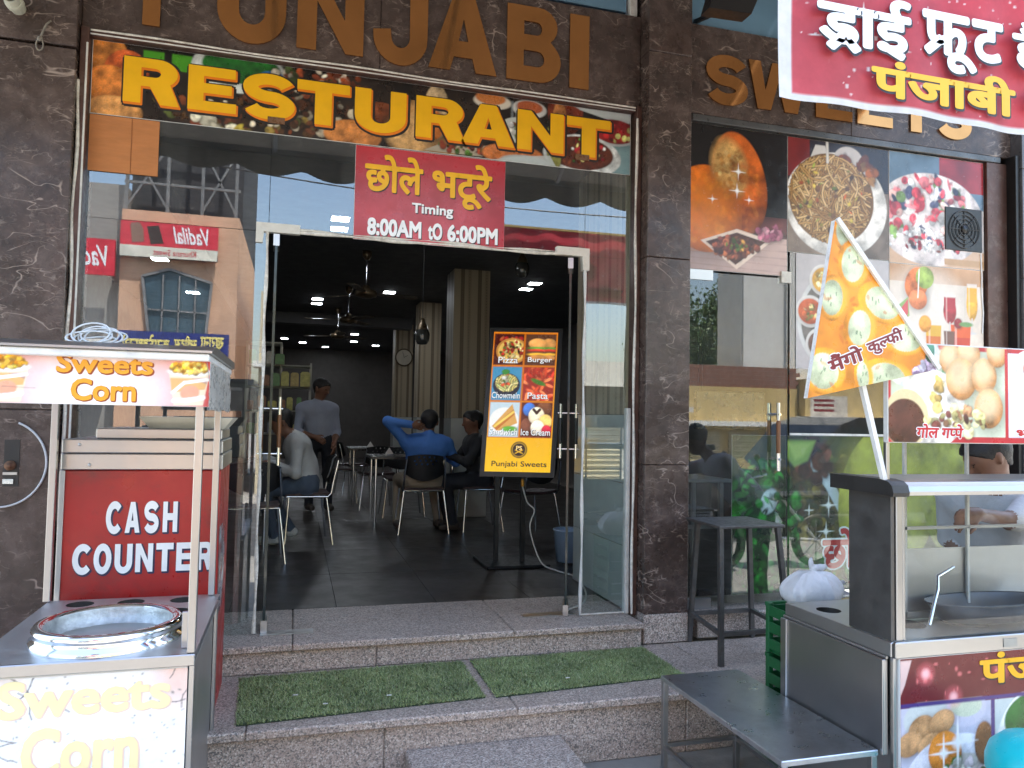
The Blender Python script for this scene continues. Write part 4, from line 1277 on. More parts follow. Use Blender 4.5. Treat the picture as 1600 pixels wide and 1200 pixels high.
# front print: faded and scratched, inks paled further to imitate overexposure
cv = Cv(.615, .66, 330, (250, 248, 246), 22); a = cv.a
cv.c = cv.c * (1 - .06 * np.clip(cv.noise(.3, 1), 0, 1))[..., None]
cv.ell(a * .98, .99, .12, .16, (240, 190, 170), soft=1., al=.7); cv.ell(0, 1, .2, .1, (244, 214, 200), soft=1., al=.6)
def scratch(n, x0, y0, L, wd):
    for k in range(n):
        x, y = x0 + cv.g.random() * .3, y0 + cv.g.random() * .2; an = cv.g.random() * 6.28; P = [(x, y)]
        for q in range(8):
            an += (cv.g.random() - .5) * .9; x += math.cos(an) * L; y += math.sin(an) * L; P.append((x, y))
        cv.line(P, wd, (96, 88, 84), .8, False)
scratch(4, .0, .75, .03, .006); scratch(3, .2, .6, .02, .005); scratch(4, .75, .8, .02, .005); scratch(3, .4, .35, .02, .004); scratch(3, .7, .4, .015, .005)
for k in range(160):
    cv.ell(cv.g.random() * a, cv.g.random(), .002 + .006 * cv.g.random() ** 3, .002 + .004 * cv.g.random() ** 2, (110, 104, 100), cv.g.random() * 3, al=.8)
MB().box(-.921, -.306, -1.656, -1.646, .142, .812).obj('front_panel', white_plastic, cart)
picture('paled_print', cart, cv, (-.9205, -1.6565, .147), (.615, 0, 0), (0, 0, .66), pr)
inkF = ink('paled yellow ink', C8(248, 232, 178)); inkF2 = ink('paled orange edge', C8(242, 214, 196))
for tx, rc in (('Sweets', (-.835, .685, -.352, .80)), ('Corn', (-.765, .50, -.44, .655))):
    lettering('lettering_edge', cart, tx, (0, -1.6567, 0), X1, Z1, rc, inkF2, .035, 'round', .0002, shift=(.004, -.002), grow=.001)
    lettering('lettering', cart, tx, (0, -1.6567, 0), X1, Z1, rc, inkF, .035, 'round', .0014)
# coil of wire on the roof
mb = MB(); rr_ = random.Random(3)
for k in range(7):
    cx, cz, ra, rb, ph = -.665 + rr_.uniform(-.03, .03), 1.845, rr_.uniform(.05, .085), rr_.uniform(.03, .075), rr_.uniform(-.3, .3)
    P = []
    for t in np.linspace(0, 2 * math.pi, 22):
        P.append((cx + ra * math.cos(t) + .02 * math.sin(ph), -1.45 + .10 * math.sin(t + ph) * .6 + k * .012, max(cz, cz + rb * .55 * (1 + math.sin(t + ph)))))
    mb.tube(P, .0032, 5, cap=False)
tag(mb.obj('wire_coil', white_plastic), 'loose coil of white wire lying on the corn cart roof', 'wire')

# ---------------------------------------------------------------- cash counter
red_en = M('worn red enamel', C8(164, 38, 35), .38, 0, .2, 3, .14, .05, 40, dirt=(.09, .035, .032), dirt_amt=.42, dscale=3.5)
cc = thing('cash_counter', 'red cash counter with steel top standing behind the corn cart', 'counter', (-.61, -.5, .3))
MB().box(-.918, -.306, -.75, -.28, .30, 1.372, 0, .004).obj('cabinet', red_en, cc)
MB().box(-.932, -.912, -.757, -.73, .30, 1.372, 0, .002).obj('corner_strip', steel_dark, cc)
MB().box(-.928, -.298, -.762, -.27, 1.374, 1.442, 0, .004).obj('top_band', steel, cc)
MB().box(-.926, -.300, -.765, -.27, 1.4445, 1.502, 0, .004).obj('top_band', steel, cc)
MB().box(-.815, -.31, -.70, -.29, 1.5035, 1.548, 0, .004).obj('raised_top', steel, cc)
for x, z in ((-.86, 1.48), (-.33, 1.49), (-.318, 1.40), (-.82, 1.395)):
    MB().lathe([(.007, 0), (.005, .004), (0, .004)], (x, -.765, z), 10, axis='y').obj('screw', steel_dark, cc)
cv = Cv(.40, .55, 120, (150, 36, 34), 23); cv.bits(60, .2, .5, .5, .5, .12, [(150, 160, 166), (96, 100, 110), (120, 60, 60)], .2, .3, .6)
picture('torn_sticker', cc, cv, (-.3045, -.72, .72), (0, .28, 0), (0, 0, .40), pr)
Oc = (0, -.7506, 0)
inkN = ink('navy ink', (.02, .02, .06))
for tx, (x0, z0, x1, z1), gap in (('CASH', (-.752, 1.108, -.474, 1.238), .016), ('COUNTER', (-.872, .942, -.325, 1.062), .012)):
    w_ = (x1 - x0 + gap) / len(tx)
    for k, chh in enumerate(tx):
        rc = (x0 + k * w_, z0 - (.004 if chh in 'SCOU' else 0), x0 + (k + 1) * w_ - gap, z1 + (.004 if chh in 'SCO' else 0))
        lettering('letter_shadow', cc, '#' + chh, Oc, X1, Z1, rc, inkN, 0, 'round', .0004, shift=(.004, -.005), grow=.004)
        lettering('letter', cc, '#' + chh, Oc, X1, Z1, rc, inkW, 0, 'round', .002)
pt = thing('paper_tray', 'cream paper tray lying on the cash counter', 'tray', (-.42, -.48, 1.548))
MB().add([(-.62, -.62, 1.549), (-.31, -.62, 1.549), (-.31, -.36, 1.549), (-.62, -.36, 1.549), (-.66, -.65, 1.60), (-.27, -.65, 1.60), (-.27, -.33, 1.60), (-.66, -.33, 1.60)], [(0, 1, 5, 4), (1, 2, 6, 5), (2, 3, 7, 6), (3, 0, 4, 7), (3, 2, 1, 0)]).obj('tray', M('cream card', (.62, .58, .48), .6), pt)
mb = MB()
for k in range(4): mb.box(-.60 + k * .01, -.34 - k * .012, -.60, -.38, 1.553 + k * .011, 1.562 + k * .011)
mb.obj('paper_stack', M('white paper', (.75, .74, .70), .7), pt)

# ---------------------------------------------------------------- chaat cart on the right
ct = thing('chaat_cart', 'steel snack cart with glass display box and printed food panels', 'cart', (2.8, -1.7, 0))
MB().box(2.118, 3.60, -2.005, -1.41, .10, .78, 0, .004).obj('body', steel_dark, ct)
for x in (2.15, 3.55):
    for y in (-1.96, -1.46):
        MB().lathe([(0, -.02), (.045, -.02), (.05, 0), (.045, .02), (0, .02)], (x, y, .05), 18, axis='y').obj('wheel', black_plastic, ct)
mb = MB()
holed(mb, 2.10, 3.60, -2.02, -1.40, .836, [(-2.02, -1.94, []), (-1.94, -1.70, [(2.36, -1.80, .075), (2.62, -1.83, .085), (2.92, -1.80, .085), (3.3, -1.8, .085)]), (-1.70, -1.40, [(2.20, -1.55, .05), (2.5, -1.58, .07), (2.78, -1.58, .07), (3.1, -1.58, .07), (3.4, -1.58, .07)])], .09)
mb.obj('counter_top', [steel_dark, hole_in], ct)
MB().box(2.098, 3.61, -2.034, -2.018, .785, .842, 0, .003).obj('front_rail', steel, ct)
MB().box(2.094, 2.110, -2.016, -1.40, .785, .838, 0, .003).obj('side_rail', steel_dark, ct)
MB().box(2.50 + .09, 2.50 + .155, -2.0365, -2.0345, .797, .828).obj('name_plate', M('pale name plate', (.35, .34, .30), .4), ct)
# display box
MB().box(2.100, 2.116, -2.012, -1.79, .840, 1.375, 0, .003).obj('side_panel', M('dark steel panel', (.13, .125, .12), .5, .8, .2, 3, .1, dirt=(.05, .045, .04), dirt_amt=.3), ct)
MB().box(2.118, 2.146, -2.018, -2.000, .842, 1.375, 0, .003).obj('post', steel, ct)
MB().box(2.1475, 2.158, -2.016, -2.002, .842, 1.375, 0, .002).obj('post', steel, ct)
prof = [(-2.065, 1.372), (-2.068, 1.386), (-2.060, 1.404), (-2.04, 1.418), (-2.0, 1.424), (-1.74, 1.424), (-1.74, 1.378), (-2.0, 1.376)]
def extr(mb, prof, x0, x1, mi=0):
    vs = [(x0, y, z) for y, z in prof] + [(x1, y, z) for y, z in prof]
    k = len(prof)
    mb.add(vs, [tuple(range(k)), tuple(range(2 * k - 1, k - 1, -1))] + [(i, i + k, (i + 1) % k + k, (i + 1) % k) for i in range(k)], mi)
    return mb
extr(MB(), [(y, z) for y, z in prof], 2.128, 3.62).obj('canopy', steel, ct)
extr(MB(), [(y - .004 if y < -1.9 else y, z + (.004 if z > 1.4 else -.004)) for y, z in prof], 2.055, 2.127).obj('canopy_end', M('black moulding', (.03, .028, .026), .45, .2, .2, 8), ct)
MB().box(2.159, 3.59, -2.013, -2.008, .845, 1.374).obj('glass_pane', glass_mat('display glass', 1.5, (.95, .97, .97), .03), ct)
MB().box(2.159, 3.59, -1.765, -1.75, 1.20, 1.212).obj('shelf_rail', steel, ct)
MB().box(2.159, 3.59, -1.765, -1.75, .842, .87).obj('shelf_rail', steel, ct)
MB().box(2.159, 3.59, -1.748, -1.742, .842, 1.12).obj('back_panel', steel_dark, ct)
for x in (2.40, 2.72): MB().box(x - .007, x + .007, -1.765, -1.751, .842, 1.56, 0, .002).obj('sign_post', alu_white, ct)
basin = MB().lathe([(.0, .862), (.24, .866), (.30, .93), (.31, .934), (.30, .925), (.235, .855), (0, .85)], (2.72, -1.88, 0), 36).obj('basin', M('dark basin', (.10, .10, .105), .4, .8, .15, 4), ct)
for v_ in basin.data.vertices: v_.co.y = -1.86 + (v_.co.y + 1.88) * .36
MB().tube([(2.33, -1.95, .87), (2.42, -1.9, .99), (2.46, -1.86, 1.03), (2.56, -1.84, 1.06)], .007, 6).obj('ladle', chrome, ct)
# fold-down side leaf
lf = MB().box(2.078, 2.094, -2.0, -1.40, .435, .775, 0, .003).obj('side_leaf', steel, ct)
MB().box(2.070, 2.0785, -1.44, -1.40, .435, .775, 0, .002).obj('leaf_edge', steel, lf)
MB().box(2.070, 2.0785, -2.0, -1.965, .435, .775, 0, .002).obj('leaf_edge', steel, lf)
MB().tube([(2.09, -2.0, .781), (2.09, -1.40, .781)], .006, 8).obj('hinge', steel_dark, lf)
MB().box(2.10, 2.117, -2.02, -2.0, .06, .784, 0, .002).obj('corner_post', steel, ct)
# printed front
fp = MB().box(2.118, 3.58, -2.030, -2.006, .12, .784).obj('front_panel', white_plastic, ct)
cv = Cv(1.455, .66, 260, (110, 20, 26), 24); a = cv.a
cv.mottle(.2, .25)
def top_band():
    cv.rect(0, .757, a, 1, (104, 18, 24))
    for k in range(60): cv.ell(cv.g.random() * a, .76 + .24 * cv.g.random(), .012 * cv.g.random() + .003, .012 * cv.g.random() + .003, (230, 120, 120), soft=1., al=.7)
    for x, y in ((.17, .91), (.36, .67 + .1), (.7, .9), (1.3, .86)): cv.ell(x, y, .025, .025, (255, 230, 230), soft=1.); cv.ell(x, y, .05, .05, (240, 110, 120), soft=1., al=.5)
    cv.poly([(0, .99), (.075, .99), (.03, .86), (0, .80)], (220, 190, 186))
    cv.rect(0, .735, a, .757, (74, 50, 120))
def dish(x0, x1):
    cv.rect(x0, 0, x1, .733, (196, 196, 214)); w = x1 - x0
    cv.ell(x0 + .22, .66, .2, .12, (200, 206, 206)); cv.ell(x0 + w * .72, .70, .14, .10, (210, 206, 222)); cv.ell(x0 + w * .72, .715, .11, .06, (206, 214, 190), tex=.2)
    for x, y in ((.14, .62), (.28, .64), (.06, .54), (.2, .52)): cv.ell(x0 + x, y, .09, .065, (196, 150, 104), .4, shade=.6, tex=.25)
    cv.ell(x0 + w * .62, .27, .38, .30, (226, 226, 238), shade=.2); cv.ell(x0 + w * .64, .24, .30, .22, (214, 206, 200), shade=.2)
    cv.ell(x0 + .30, .47, .115, .12, (206, 130, 50), shade=.9, tex=.2); cv.ell(x0 + w * .92, .50, .07, .12, (130, 84, 44), shade=.8, tex=.3)
    cv.bits(90, x0 + w * .62, .25, .26, .18, .03, [(90, 120, 50), (230, 226, 220), (206, 190, 196), (60, 90, 36), (226, 220, 206)], .5, .5)
    for k in range(3): cv.line([(x0 + .42 + k * .06, .32), (x0 + .46 + k * .06, .2), (x0 + .44 + k * .07, .08)], .03, ((150, 40, 36), (90, 110, 40), (160, 50, 40))[k])
    cv.ell(x0 + .06, .10, .06, .10, (206, 150, 90), shade=.6); cv.star(x0 + .29, .47, .09); cv.star(x0 + w * .62, .52, .12); cv.star(x0 + w * .6, .18, .13)
cv.rect(.65, 0, 1.4, .733, (196, 206, 206)); cv.ell(1.02, .46, .36, .34, (236, 238, 236), shade=.2); cv.ell(1.02, .60, .30, .17, (30, 96, 30), shade=.34, tex=.2); cv.poly([(1.1, .3), (1.3, .5), (1.38, .2), (1.15, .1)], (60, 130, 40))
dish(1.42, a)
dish(.0, .625)
cv.rect(.625, 0, .65, .733, (74, 50, 120)); cv.rect(1.39, 0, 1.42, .733, (74, 50, 120)); top_band()
picture('food_print', ct, cv, (2.120, -2.0305, .122), (1.455, 0, 0), (0, 0, .66), pr)
for tx, rc in (('पंजाबी', (2.478, .665, 3.02, .79)),):
    lettering('lettering_shadow', ct, tx, (0, -2.0306, 0), X1, Z1, rc, inkK, .03, 'round', .0003, shift=(.004, -.005), grow=.002)
    lettering('lettering', ct, tx, (0, -2.0306, 0), X1, Z1, rc, inkY, .03, 'round', .0016)
# upper sign board
sb = MB().box(2.072, 3.40, -2.028, -2.005, 1.560, 1.930, 0, .002).obj('sign_board', alu_white, ct)
MB().box(2.078, 2.094, -2.014, -1.998, 1.425, 1.93, 0, .002).obj('sign_post', steel, ct)
cv = Cv(1.32, .362, 300, (190, 40, 52), 25); a = cv.a
cv.rect(.03, .06, 1.50, .955, (206, 214, 190)); 
for k in range(5): cv.rect(.28 + k * .13, .5, .33 + k * .13, .955, (120, 186, 130))
cv.ell(.26, .90, .38, .34, (226, 236, 232), shade=.2); cv.ell(.30, .95, .28, .24, (70, 130, 110), shade=.3)
cv.ell(.55, .34, .42, .40, (250, 244, 232), shade=.2); cv.ell(.22, .24, .28, .30, (230, 206, 160)); cv.ell(.20, .20, .25, .24, (84, 44, 36), shade=.3)
for x, y, r in ((.78, .86, .14), (1.02, .92, .15), (.92, .66, .2), (1.22, .7, .17), (1.28, .36, .19), (1.4, .95, .14)):
    cv.ell(x, y, r, r * 1.1, (214, 150, 90), shade=.7, tex=.06); cv.ell(x - .02, y + .05, r * .8, r * .8, (240, 220, 180), soft=.8, al=.7)
cv.bits(46, .86, .22, .38, .15, .05, [(206, 196, 130), (150, 110, 80), (224, 214, 160), (110, 60, 56)], .8, .7); cv.bits(16, .62, .5, .06, .16, .05, [(196, 170, 100), (170, 140, 80)])
cv.rect(1.50, 0, 1.54, 1, (190, 40, 52)); cv.rect(1.545, .06, 2.9, .955, (222, 228, 240)); cv.ell(1.85, .75, .28, .25, (250, 250, 250), shade=.2); cv.ell(1.95, .8, .2, .16, (176, 110, 70), shade=.6, tex=.3); cv.ell(2.4, .5, .5, .4, (246, 246, 244)); cv.bits(40, 2.4, .5, .4, .3, .06, [(220, 190, 150), (190, 130, 80), (240, 236, 226)])
cv.rect(2.9, 0, 2.94, 1, (190, 40, 52)); cv.rect(2.945, .06, a - .03, .955, (230, 220, 190))
picture('food_print', ct, cv, (2.075, -2.0285, 1.563), (1.32, 0, 0), (0, 0, .362), pr)
for tx, rc in ((['गोल', ' ', 'ग', ('half', 'प', .2), 'पे'], (2.195, 1.578, 2.41, 1.632)), ('भल्ले', (2.665, 1.572, 2.86, 1.628))):
    lettering('lettering_edge', ct, tx, (0, -2.0287, 0), X1, Z1, rc, inkW, .03, 'round', .0003, grow=.003, shear=.15)
    lettering('lettering', ct, tx, (0, -2.0287, 0), X1, Z1, rc, inkR, .03, 'round', .0014, shear=.15)

# ---------------------------------------------------------------- triangular kulfi board
AP, RB, LB = np.array((1.832, -2.045, 2.352)), np.array((2.272, -2.05, 1.832)), np.array((1.713, -2.05, 1.712))
kf = thing('triangle_sign', 'triangular mango kulfi board tilted on a white pole above the snack cart', 'sign', (2.06, -2.0, 1.42))
def tri(off): return [tuple(p + np.array((0, off, 0))) for p in (LB, RB, AP)]
MB().add(tri(0) + tri(.02), [(0, 1, 2), (5, 4, 3), (0, 3, 4, 1), (1, 4, 5, 2), (2, 5, 3, 0)]).obj('board', M('white board edge', (.74, .73, .70), .5, 0, .1, 9, dirt=(.25, .2, .15), dirt_amt=.4, dscale=30), kf)
cv = Cv(.56, .64, 380, (226, 140, 40), 26); a = cv.a
cv.mottle(.12, .25)
def kul(x, y, rx, ry, rot):
    cv.ell(x, y, rx * 1.45, ry * 1.3, (238, 150, 30), rot, shade=.3, tex=.1); cv.ell(x + .02, y, rx * 1.2, ry * 1.12, (246, 176, 60), rot, soft=.3); cv.ell(x, y, rx, ry, (198, 206, 168), rot, shade=.25, tex=.05)
    for k in range(4):
        an, q_ = cv.g.random() * 6.28, cv.g.random(); px_, py_ = x + rx * .6 * q_ * math.cos(an), y + ry * .7 * q_ * math.sin(an); an = 1.0 + cv.g.random() * .8; cv.line([(px_, py_), (px_ + .016 * math.cos(an), py_ + .016 * math.sin(an))], .008, (80, 110, 84), .7, False)
for x, y, rx, ry, rot in ((.24, .93, .05, .08, .1), (.30, .76, .075, .105, -.15), (.16, .56, .07, .10, -.1), (.50, .55, .12, .09, -.3), (.34, .40, .075, .10, -.2), (.66, .36, .12, .08, .1), (.10, .15, .10, .10, .2), (.52, .12, .13, .09, -.1), (.36, .13, .04, .08, .1)): kul(x, y, rx, ry, rot)
for k in range(40): cv.ell(cv.g.random() * a, cv.g.random(), .03 * cv.g.random() + .005, .01, (196, 90, 20), cv.g.random() * 3, al=.5)
cv.bits(50, .80, .14, .09, .10, .026, [(150, 120, 160), (190, 170, 200), (206, 200, 220), (110, 80, 110)], .4, .9); cv.ell(.84, .26, .05, .04, (60, 90, 70))
def t_surf(S, T):
    b = LB + (RB - LB) * S[..., None]
    return b + (AP - b) * T[..., None] + np.array((0, -.0008, 0))
def t_uv(S, T):
    x = (LB[0] + (RB[0] - LB[0]) * S) * (1 - T) + AP[0] * T; z = (LB[2] + (RB[2] - LB[2]) * S) * (1 - T) + AP[2] * T
    return (x - LB[0]) / .56, (z - LB[2]) / .64
picture('kulfi_print', kf, cv, (0, 0, 0), (1, 0, 0), (0, 0, 1), pr, surf=t_surf, uv=t_uv)
MB().bar(AP + np.array((.004, -.006, .004)), RB + np.array((.004, -.006, .004)), .012, .016).obj('edge_strip', M('white board edge', (.74, .73, .70), .5), kf)
MB().bar((1.958, -2.02, 1.80), (2.066, -2.015, 1.425), .018, .018).obj('pole', M('white painted pole', (.70, .70, .68), .4, 0, .1, 9, dirt=(.2, .14, .1), dirt_amt=.3, dscale=20), kf)
ku, kvv = Vector((.33, 0, .128)).normalized(), Vector((-.128, 0, .33)).normalized()
for tx, rc in ((['मैं', 'गो'], (.0, .0, .155, .062)), (['कु', ('half', 'ल', .2), 'फी'], (.178, .0, .345, .066))):
    lettering('lettering_edge', kf, tx, (1.808, -2.0515, 1.80), ku, kvv, rc, inkW, .03, 'round', .0003, grow=.004)
    lettering('lettering', kf, tx, (1.808, -2.0515, 1.80), ku, kvv, rc, inkM, .03, 'round', .0016)

# ---------------------------------------------------------------- hanging flex banner, top right
bn = thing('hanging_banner', 'large red flex banner with white Hindi lettering hung at the top right', 'banner', (2.2, -2.2, 2.69))
cv = Cv(1.50, .66, 210, (250, 250, 250), 27); a = cv.a
cv.rect(.085, .035, a, 1, (214, 66, 80)); mk = (cv.X > .085) & (cv.Y > .035)
nz = cv.noise(.35, .18); cv.c = np.where(mk[..., None], np.clip(cv.c * (1 + nz)[..., None] + (.05 * (1 - cv.Y))[..., None], 0, 1), cv.c)
for k in range(170):
    x, y = .1 + cv.g.random() * (a - .1), .06 + .94 * cv.g.random(); r_ = .002 + .006 * cv.g.random() ** 2; cv.ell(x, y, r_ * 1.4, r_, (255, 235, 235), soft=.8)
for x, y in ((.16, .6), (.5, .52), (.75, .33), (.22, .35), (.62, .18), (1.1, .45), (.95, .75), (1.35, .3)): cv.star(x, y, .03)
def b_surf(S, T):
    x = 1.49 + 1.50 * S; z = 2.690 + .66 * T + .006 * np.sin(S * 9) * (1 - T) + .010 * S
    y = -2.20 + .012 * np.sin(S * 11 + T * 3) * (1 - T * .6) + .006 * np.sin(S * 31)
    return np.stack([x, y, z], -1)
picture('flex_sheet', bn, cv, (0, 0, 0), (1, 0, 0), (0, 0, 1), pr_flex, surf=b_surf, uv=lambda S, T: (S, T))
Ob = (0, -2.216, 0)
for tx, rc, mt_ in (([('mark', [(.16, -.10), (.34, .12), (.36, .12), (.54, -.10)], .09), 'ड', 'ा', 'ई'], (1.622, 2.868, 2.005, 3.085), inkW), ([('mark', [(.05, .0), (.30, .22)], .085), 'फू', 'ट'], (2.052, 2.862, 2.41, 3.075), inkW), ('है', (2.452, 2.91, 2.66, 3.10), inkW), ('पंजाबी', (1.838, 2.738, 2.464, 2.878), inkY), ('स्वीट', (2.512, 2.738, 2.92, 2.88), inkY)):
    lettering('lettering_shadow', bn, tx, Ob, X1, Z1, rc, inkK, .035, 'round', .0, shift=(.003, -.004), grow=.004)
    lettering('lettering', bn, tx, Ob, X1, Z1, rc, mt_, .035, 'round', .0016)
MB().bar((1.48, -2.19, 3.353), (3.02, -2.19, 3.363), .02, .02).obj('top_batten', M('bamboo batten', (.45, .33, .12), .6), bn)
for x in (1.55, 2.95): MB().tube([(x, -2.19, 3.36), (x, -1.97, 3.72)], .004, 5).obj('rope', rope, bn)

# ---------------------------------------------------------------- steel bench shelf by the cart
tb = thing('steel_table', 'low steel table standing beside the snack cart', 'table', (1.88, -1.53, 0))
MB().box(1.66, 2.066, -1.985, -1.078, .428, .450, 0, .003).obj('top', M('sky tinted steel top', (.60, .63, .67), .32, 1.0, .12, 4, .07, dirt=(.30, .30, .31), dirt_amt=.35, dscale=5), tb)  # mirrored sky's blue mixed into the steel's base colour
for x in (1.675, 2.05):
    for y in (-1.97, -1.093):
        MB().box(x - .0125, x + .0125, y - .0125, y + .0125, 0, .4275, 0, .002).obj('leg', steel, tb)
for a_, b_ in (((1.675, -1.093, .14), (2.05, -1.093, .14)), ((1.675, -1.97, .14), (2.05, -1.97, .14)), ((1.675, -1.97, .135), (1.675, -1.093, .135)), ((2.05, -1.97, .135), (2.05, -1.093, .135))):
    MB().bar(a_, b_, .018, .018).obj('brace', steel, tb)

# ---------------------------------------------------------------- iron stool
st = thing('iron_stool', 'tall grey iron stool standing on the step before the right bay', 'stool', (2.5, -.37, .3))
iron = M('bare iron', (.16, .155, .15), .48, .85, .25, 9, .12, .1, 60, dirt=(.10, .06, .04), dirt_amt=.35, dscale=9)
TT = {'a': (2.285, -.56), 'b': (2.65, -.56), 'c': (2.70, -.20), 'd': (2.35, -.20)}
FT = {'a': (2.262, -.61), 'b': (2.715, -.60), 'c': (2.76, -.15), 'd': (2.325, -.15)}
MB().box(2.272, 2.69, -.575, -.19, 1.034, 1.050, 0, .003).obj('seat', iron, st)
for k in 'abcd':
    p, q = TT[k], FT[k]
    MB().bar((q[0], q[1], .301), (p[0], p[1], 1.034), .026, .026, 0, (0, 1, 0)).obj('leg', iron, st)
def lp(k, z):
    t = (z - .3) / .734; p, q = TT[k], FT[k]
    return (q[0] + (p[0] - q[0]) * t, q[1] + (p[1] - q[1]) * t, z)
for a_, b_ in ('ab', 'bc', 'cd', 'da'):
    MB().bar(lp(a_, .47), lp(b_, .47), .022, .022).obj('stretcher', iron, st)

# ---------------------------------------------------------------- crates and bag behind the cart
gp = M('green crate plastic', C8(26, 96, 52), .45, 0, .15, 8)
def crate(x, y, z, label, proto=None):
    t = thing('plastic_crate', label, 'crate', (x, y, z), 0, 'green crates behind the snack cart')
    w, d_, h = .36, .28, .245
    MB().box(-w / 2 + .01, w / 2 - .01, -d_ / 2 + .01, d_ / 2 - .01, .0, .012).obj('base', gp, t, True)
    for s_ in (-1, 1):
        for zz_ in (.02, .10, .18):
            MB().box(-w / 2, w / 2, s_ * d_ / 2 - .006, s_ * d_ / 2 + .006, zz_, zz_ + .05, 0, .002).obj('slat', gp, t, True)
            MB().box(s_ * w / 2 - .006, s_ * w / 2 + .006, -d_ / 2 + .007, d_ / 2 - .007, zz_, zz_ + .05, 0, .002).obj('slat', gp, t, True)
        for s2 in (-1, 1):
            MB().box(s_ * (w / 2 - .006) - .014, s_ * (w / 2 - .006) + .014, s2 * (d_ / 2 - .006) - .014, s2 * (d_ / 2 - .006) + .014, 0, h - .003, 0, .003).obj('corner', gp, t, True)
    MB().box(-w / 2 - .01, w / 2 + .01, -d_ / 2 - .012, -d_ / 2 + .004, h - .022, h, 0, .003).obj('rim', gp, t, True)
    MB().box(-w / 2 - .01, w / 2 + .01, d_ / 2 - .004, d_ / 2 + .012, h - .022, h, 0, .003).obj('rim', gp, t, True)
    return t
crate(2.47, -1.13, .0, 'green plastic crate at the bottom of the stack behind the snack cart')
crate(2.47, -1.13, .246, 'green plastic crate in the middle of the stack behind the snack cart')
crate(2.47, -1.13, .492, 'topmost green plastic crate holding the white bag beside the stool')
bagm = M('thin white plastic bag', (.74, .73, .74), .35, 0, .07, 8, .1, .6, 26)
bg_ = thing('plastic_bag', 'knotted white plastic bag sitting on the green crate', 'bag', (2.43, -1.16, .738))
rg = random.Random(5); mb = MB(); nA, nB = 72, 22; vs = []
gb = np.random.default_rng(8); ph = gb.random(6) * 6.28
for i in range(nB + 1):
    t_ = i / nB
    r_ = .135 * (max(0, math.sin(math.pi * (t_ * .80 + .14))) ** .7) if t_ < .95 else .018
    z_ = .742 + .185 * t_ ** 1.15
    for k in range(nA):
        a_ = 2 * math.pi * k / nA
        fold = sum(math.sin(a_ * n_f + ph[j_] + 1.5 * t_) / (1 + j_ * .5) for j_, n_f in enumerate((2, 3, 5, 8, 13, 19)))
        q = 1 + (.045 + .10 * t_) * fold * .55
        vs.append((2.43 + r_ * q * math.cos(a_) * 1.08 - .01 * math.sin(t_ * 3), -1.16 + r_ * q * math.sin(a_) * .8, z_ + .012 * math.sin(a_ * 3 + ph[0]) * t_ * (1 - t_) * 3))
mb.add(vs, [(i * nA + k, i * nA + (k + 1) % nA, (i + 1) * nA + (k + 1) % nA, (i + 1) * nA + k) for i in range(nB) for k in range(nA)], 0, True)
mb.obj('sack', bagm, bg_)
mb = MB(); mb.blob((2.43, -1.16, .928), .02, 10, jit=.1); mb.blob((2.462, -1.165, .932), .024, 10, (1.6, .6, .7), .2); mb.blob((2.412, -1.16, .952), .017, 10, (.7, .6, 1.6), .2); mb.obj('knot', bagm, bg_)
nw = thing('paper_bundle', 'crumpled newspaper and snack packets beside the white bag', 'paper', (2.57, -1.12, .738))
mb = MB()
for k in range(14):
    x, y = 2.57 + rg.uniform(-.06, .08), -1.12 + rg.uniform(-.08, .08); z = .742 + rg.uniform(0, .07); s_ = .05
    mb.add([(x + rg.uniform(-s_, s_), y + rg.uniform(-s_, s_), z + rg.uniform(0, .05)) for q in range(4)], [(0, 1, 2), (0, 2, 3)])
mb.obj('newspaper', M('newsprint', (.42, .42, .42), .8, 0, .5, 40), nw)
mb = MB(); mb.blob((2.58, -1.2, .765), .06, 12, (1, .6, .42), .15); mb.obj('packet', M('yellow packet', (.60, .47, .22), .4, 0, .3, 25, .1, .5, 40), nw)
MB().tube([(2.60, -1.20, .86), (2.62, -1.2, .872), (2.64, -1.2, .865), (2.645, -1.2, .85)], .007, 6).obj('red_handle', M('red plastic', (.5, .03, .04), .35), nw)

tq = thing('plastic_drum', 'round turquoise plastic drum at the lower right corner before the snack cart', 'drum', (2.45, -2.30, 0))
tqm = M('turquoise plastic', C8(20, 178, 186), .35, 0, .06, 5)
MB().lathe([(.0, .0), (.14, .0), (.155, .03), (.16, .47), (.15, .48)], (2.45, -2.30, 0), 40).obj('barrel', tqm, tq)
MB().lathe([(.168, .46), (.168, .495), (.155, .535), (.12, .568), (.06, .585), (.0, .59)], (2.45, -2.30, 0), 40).obj('lid', tqm, tq)

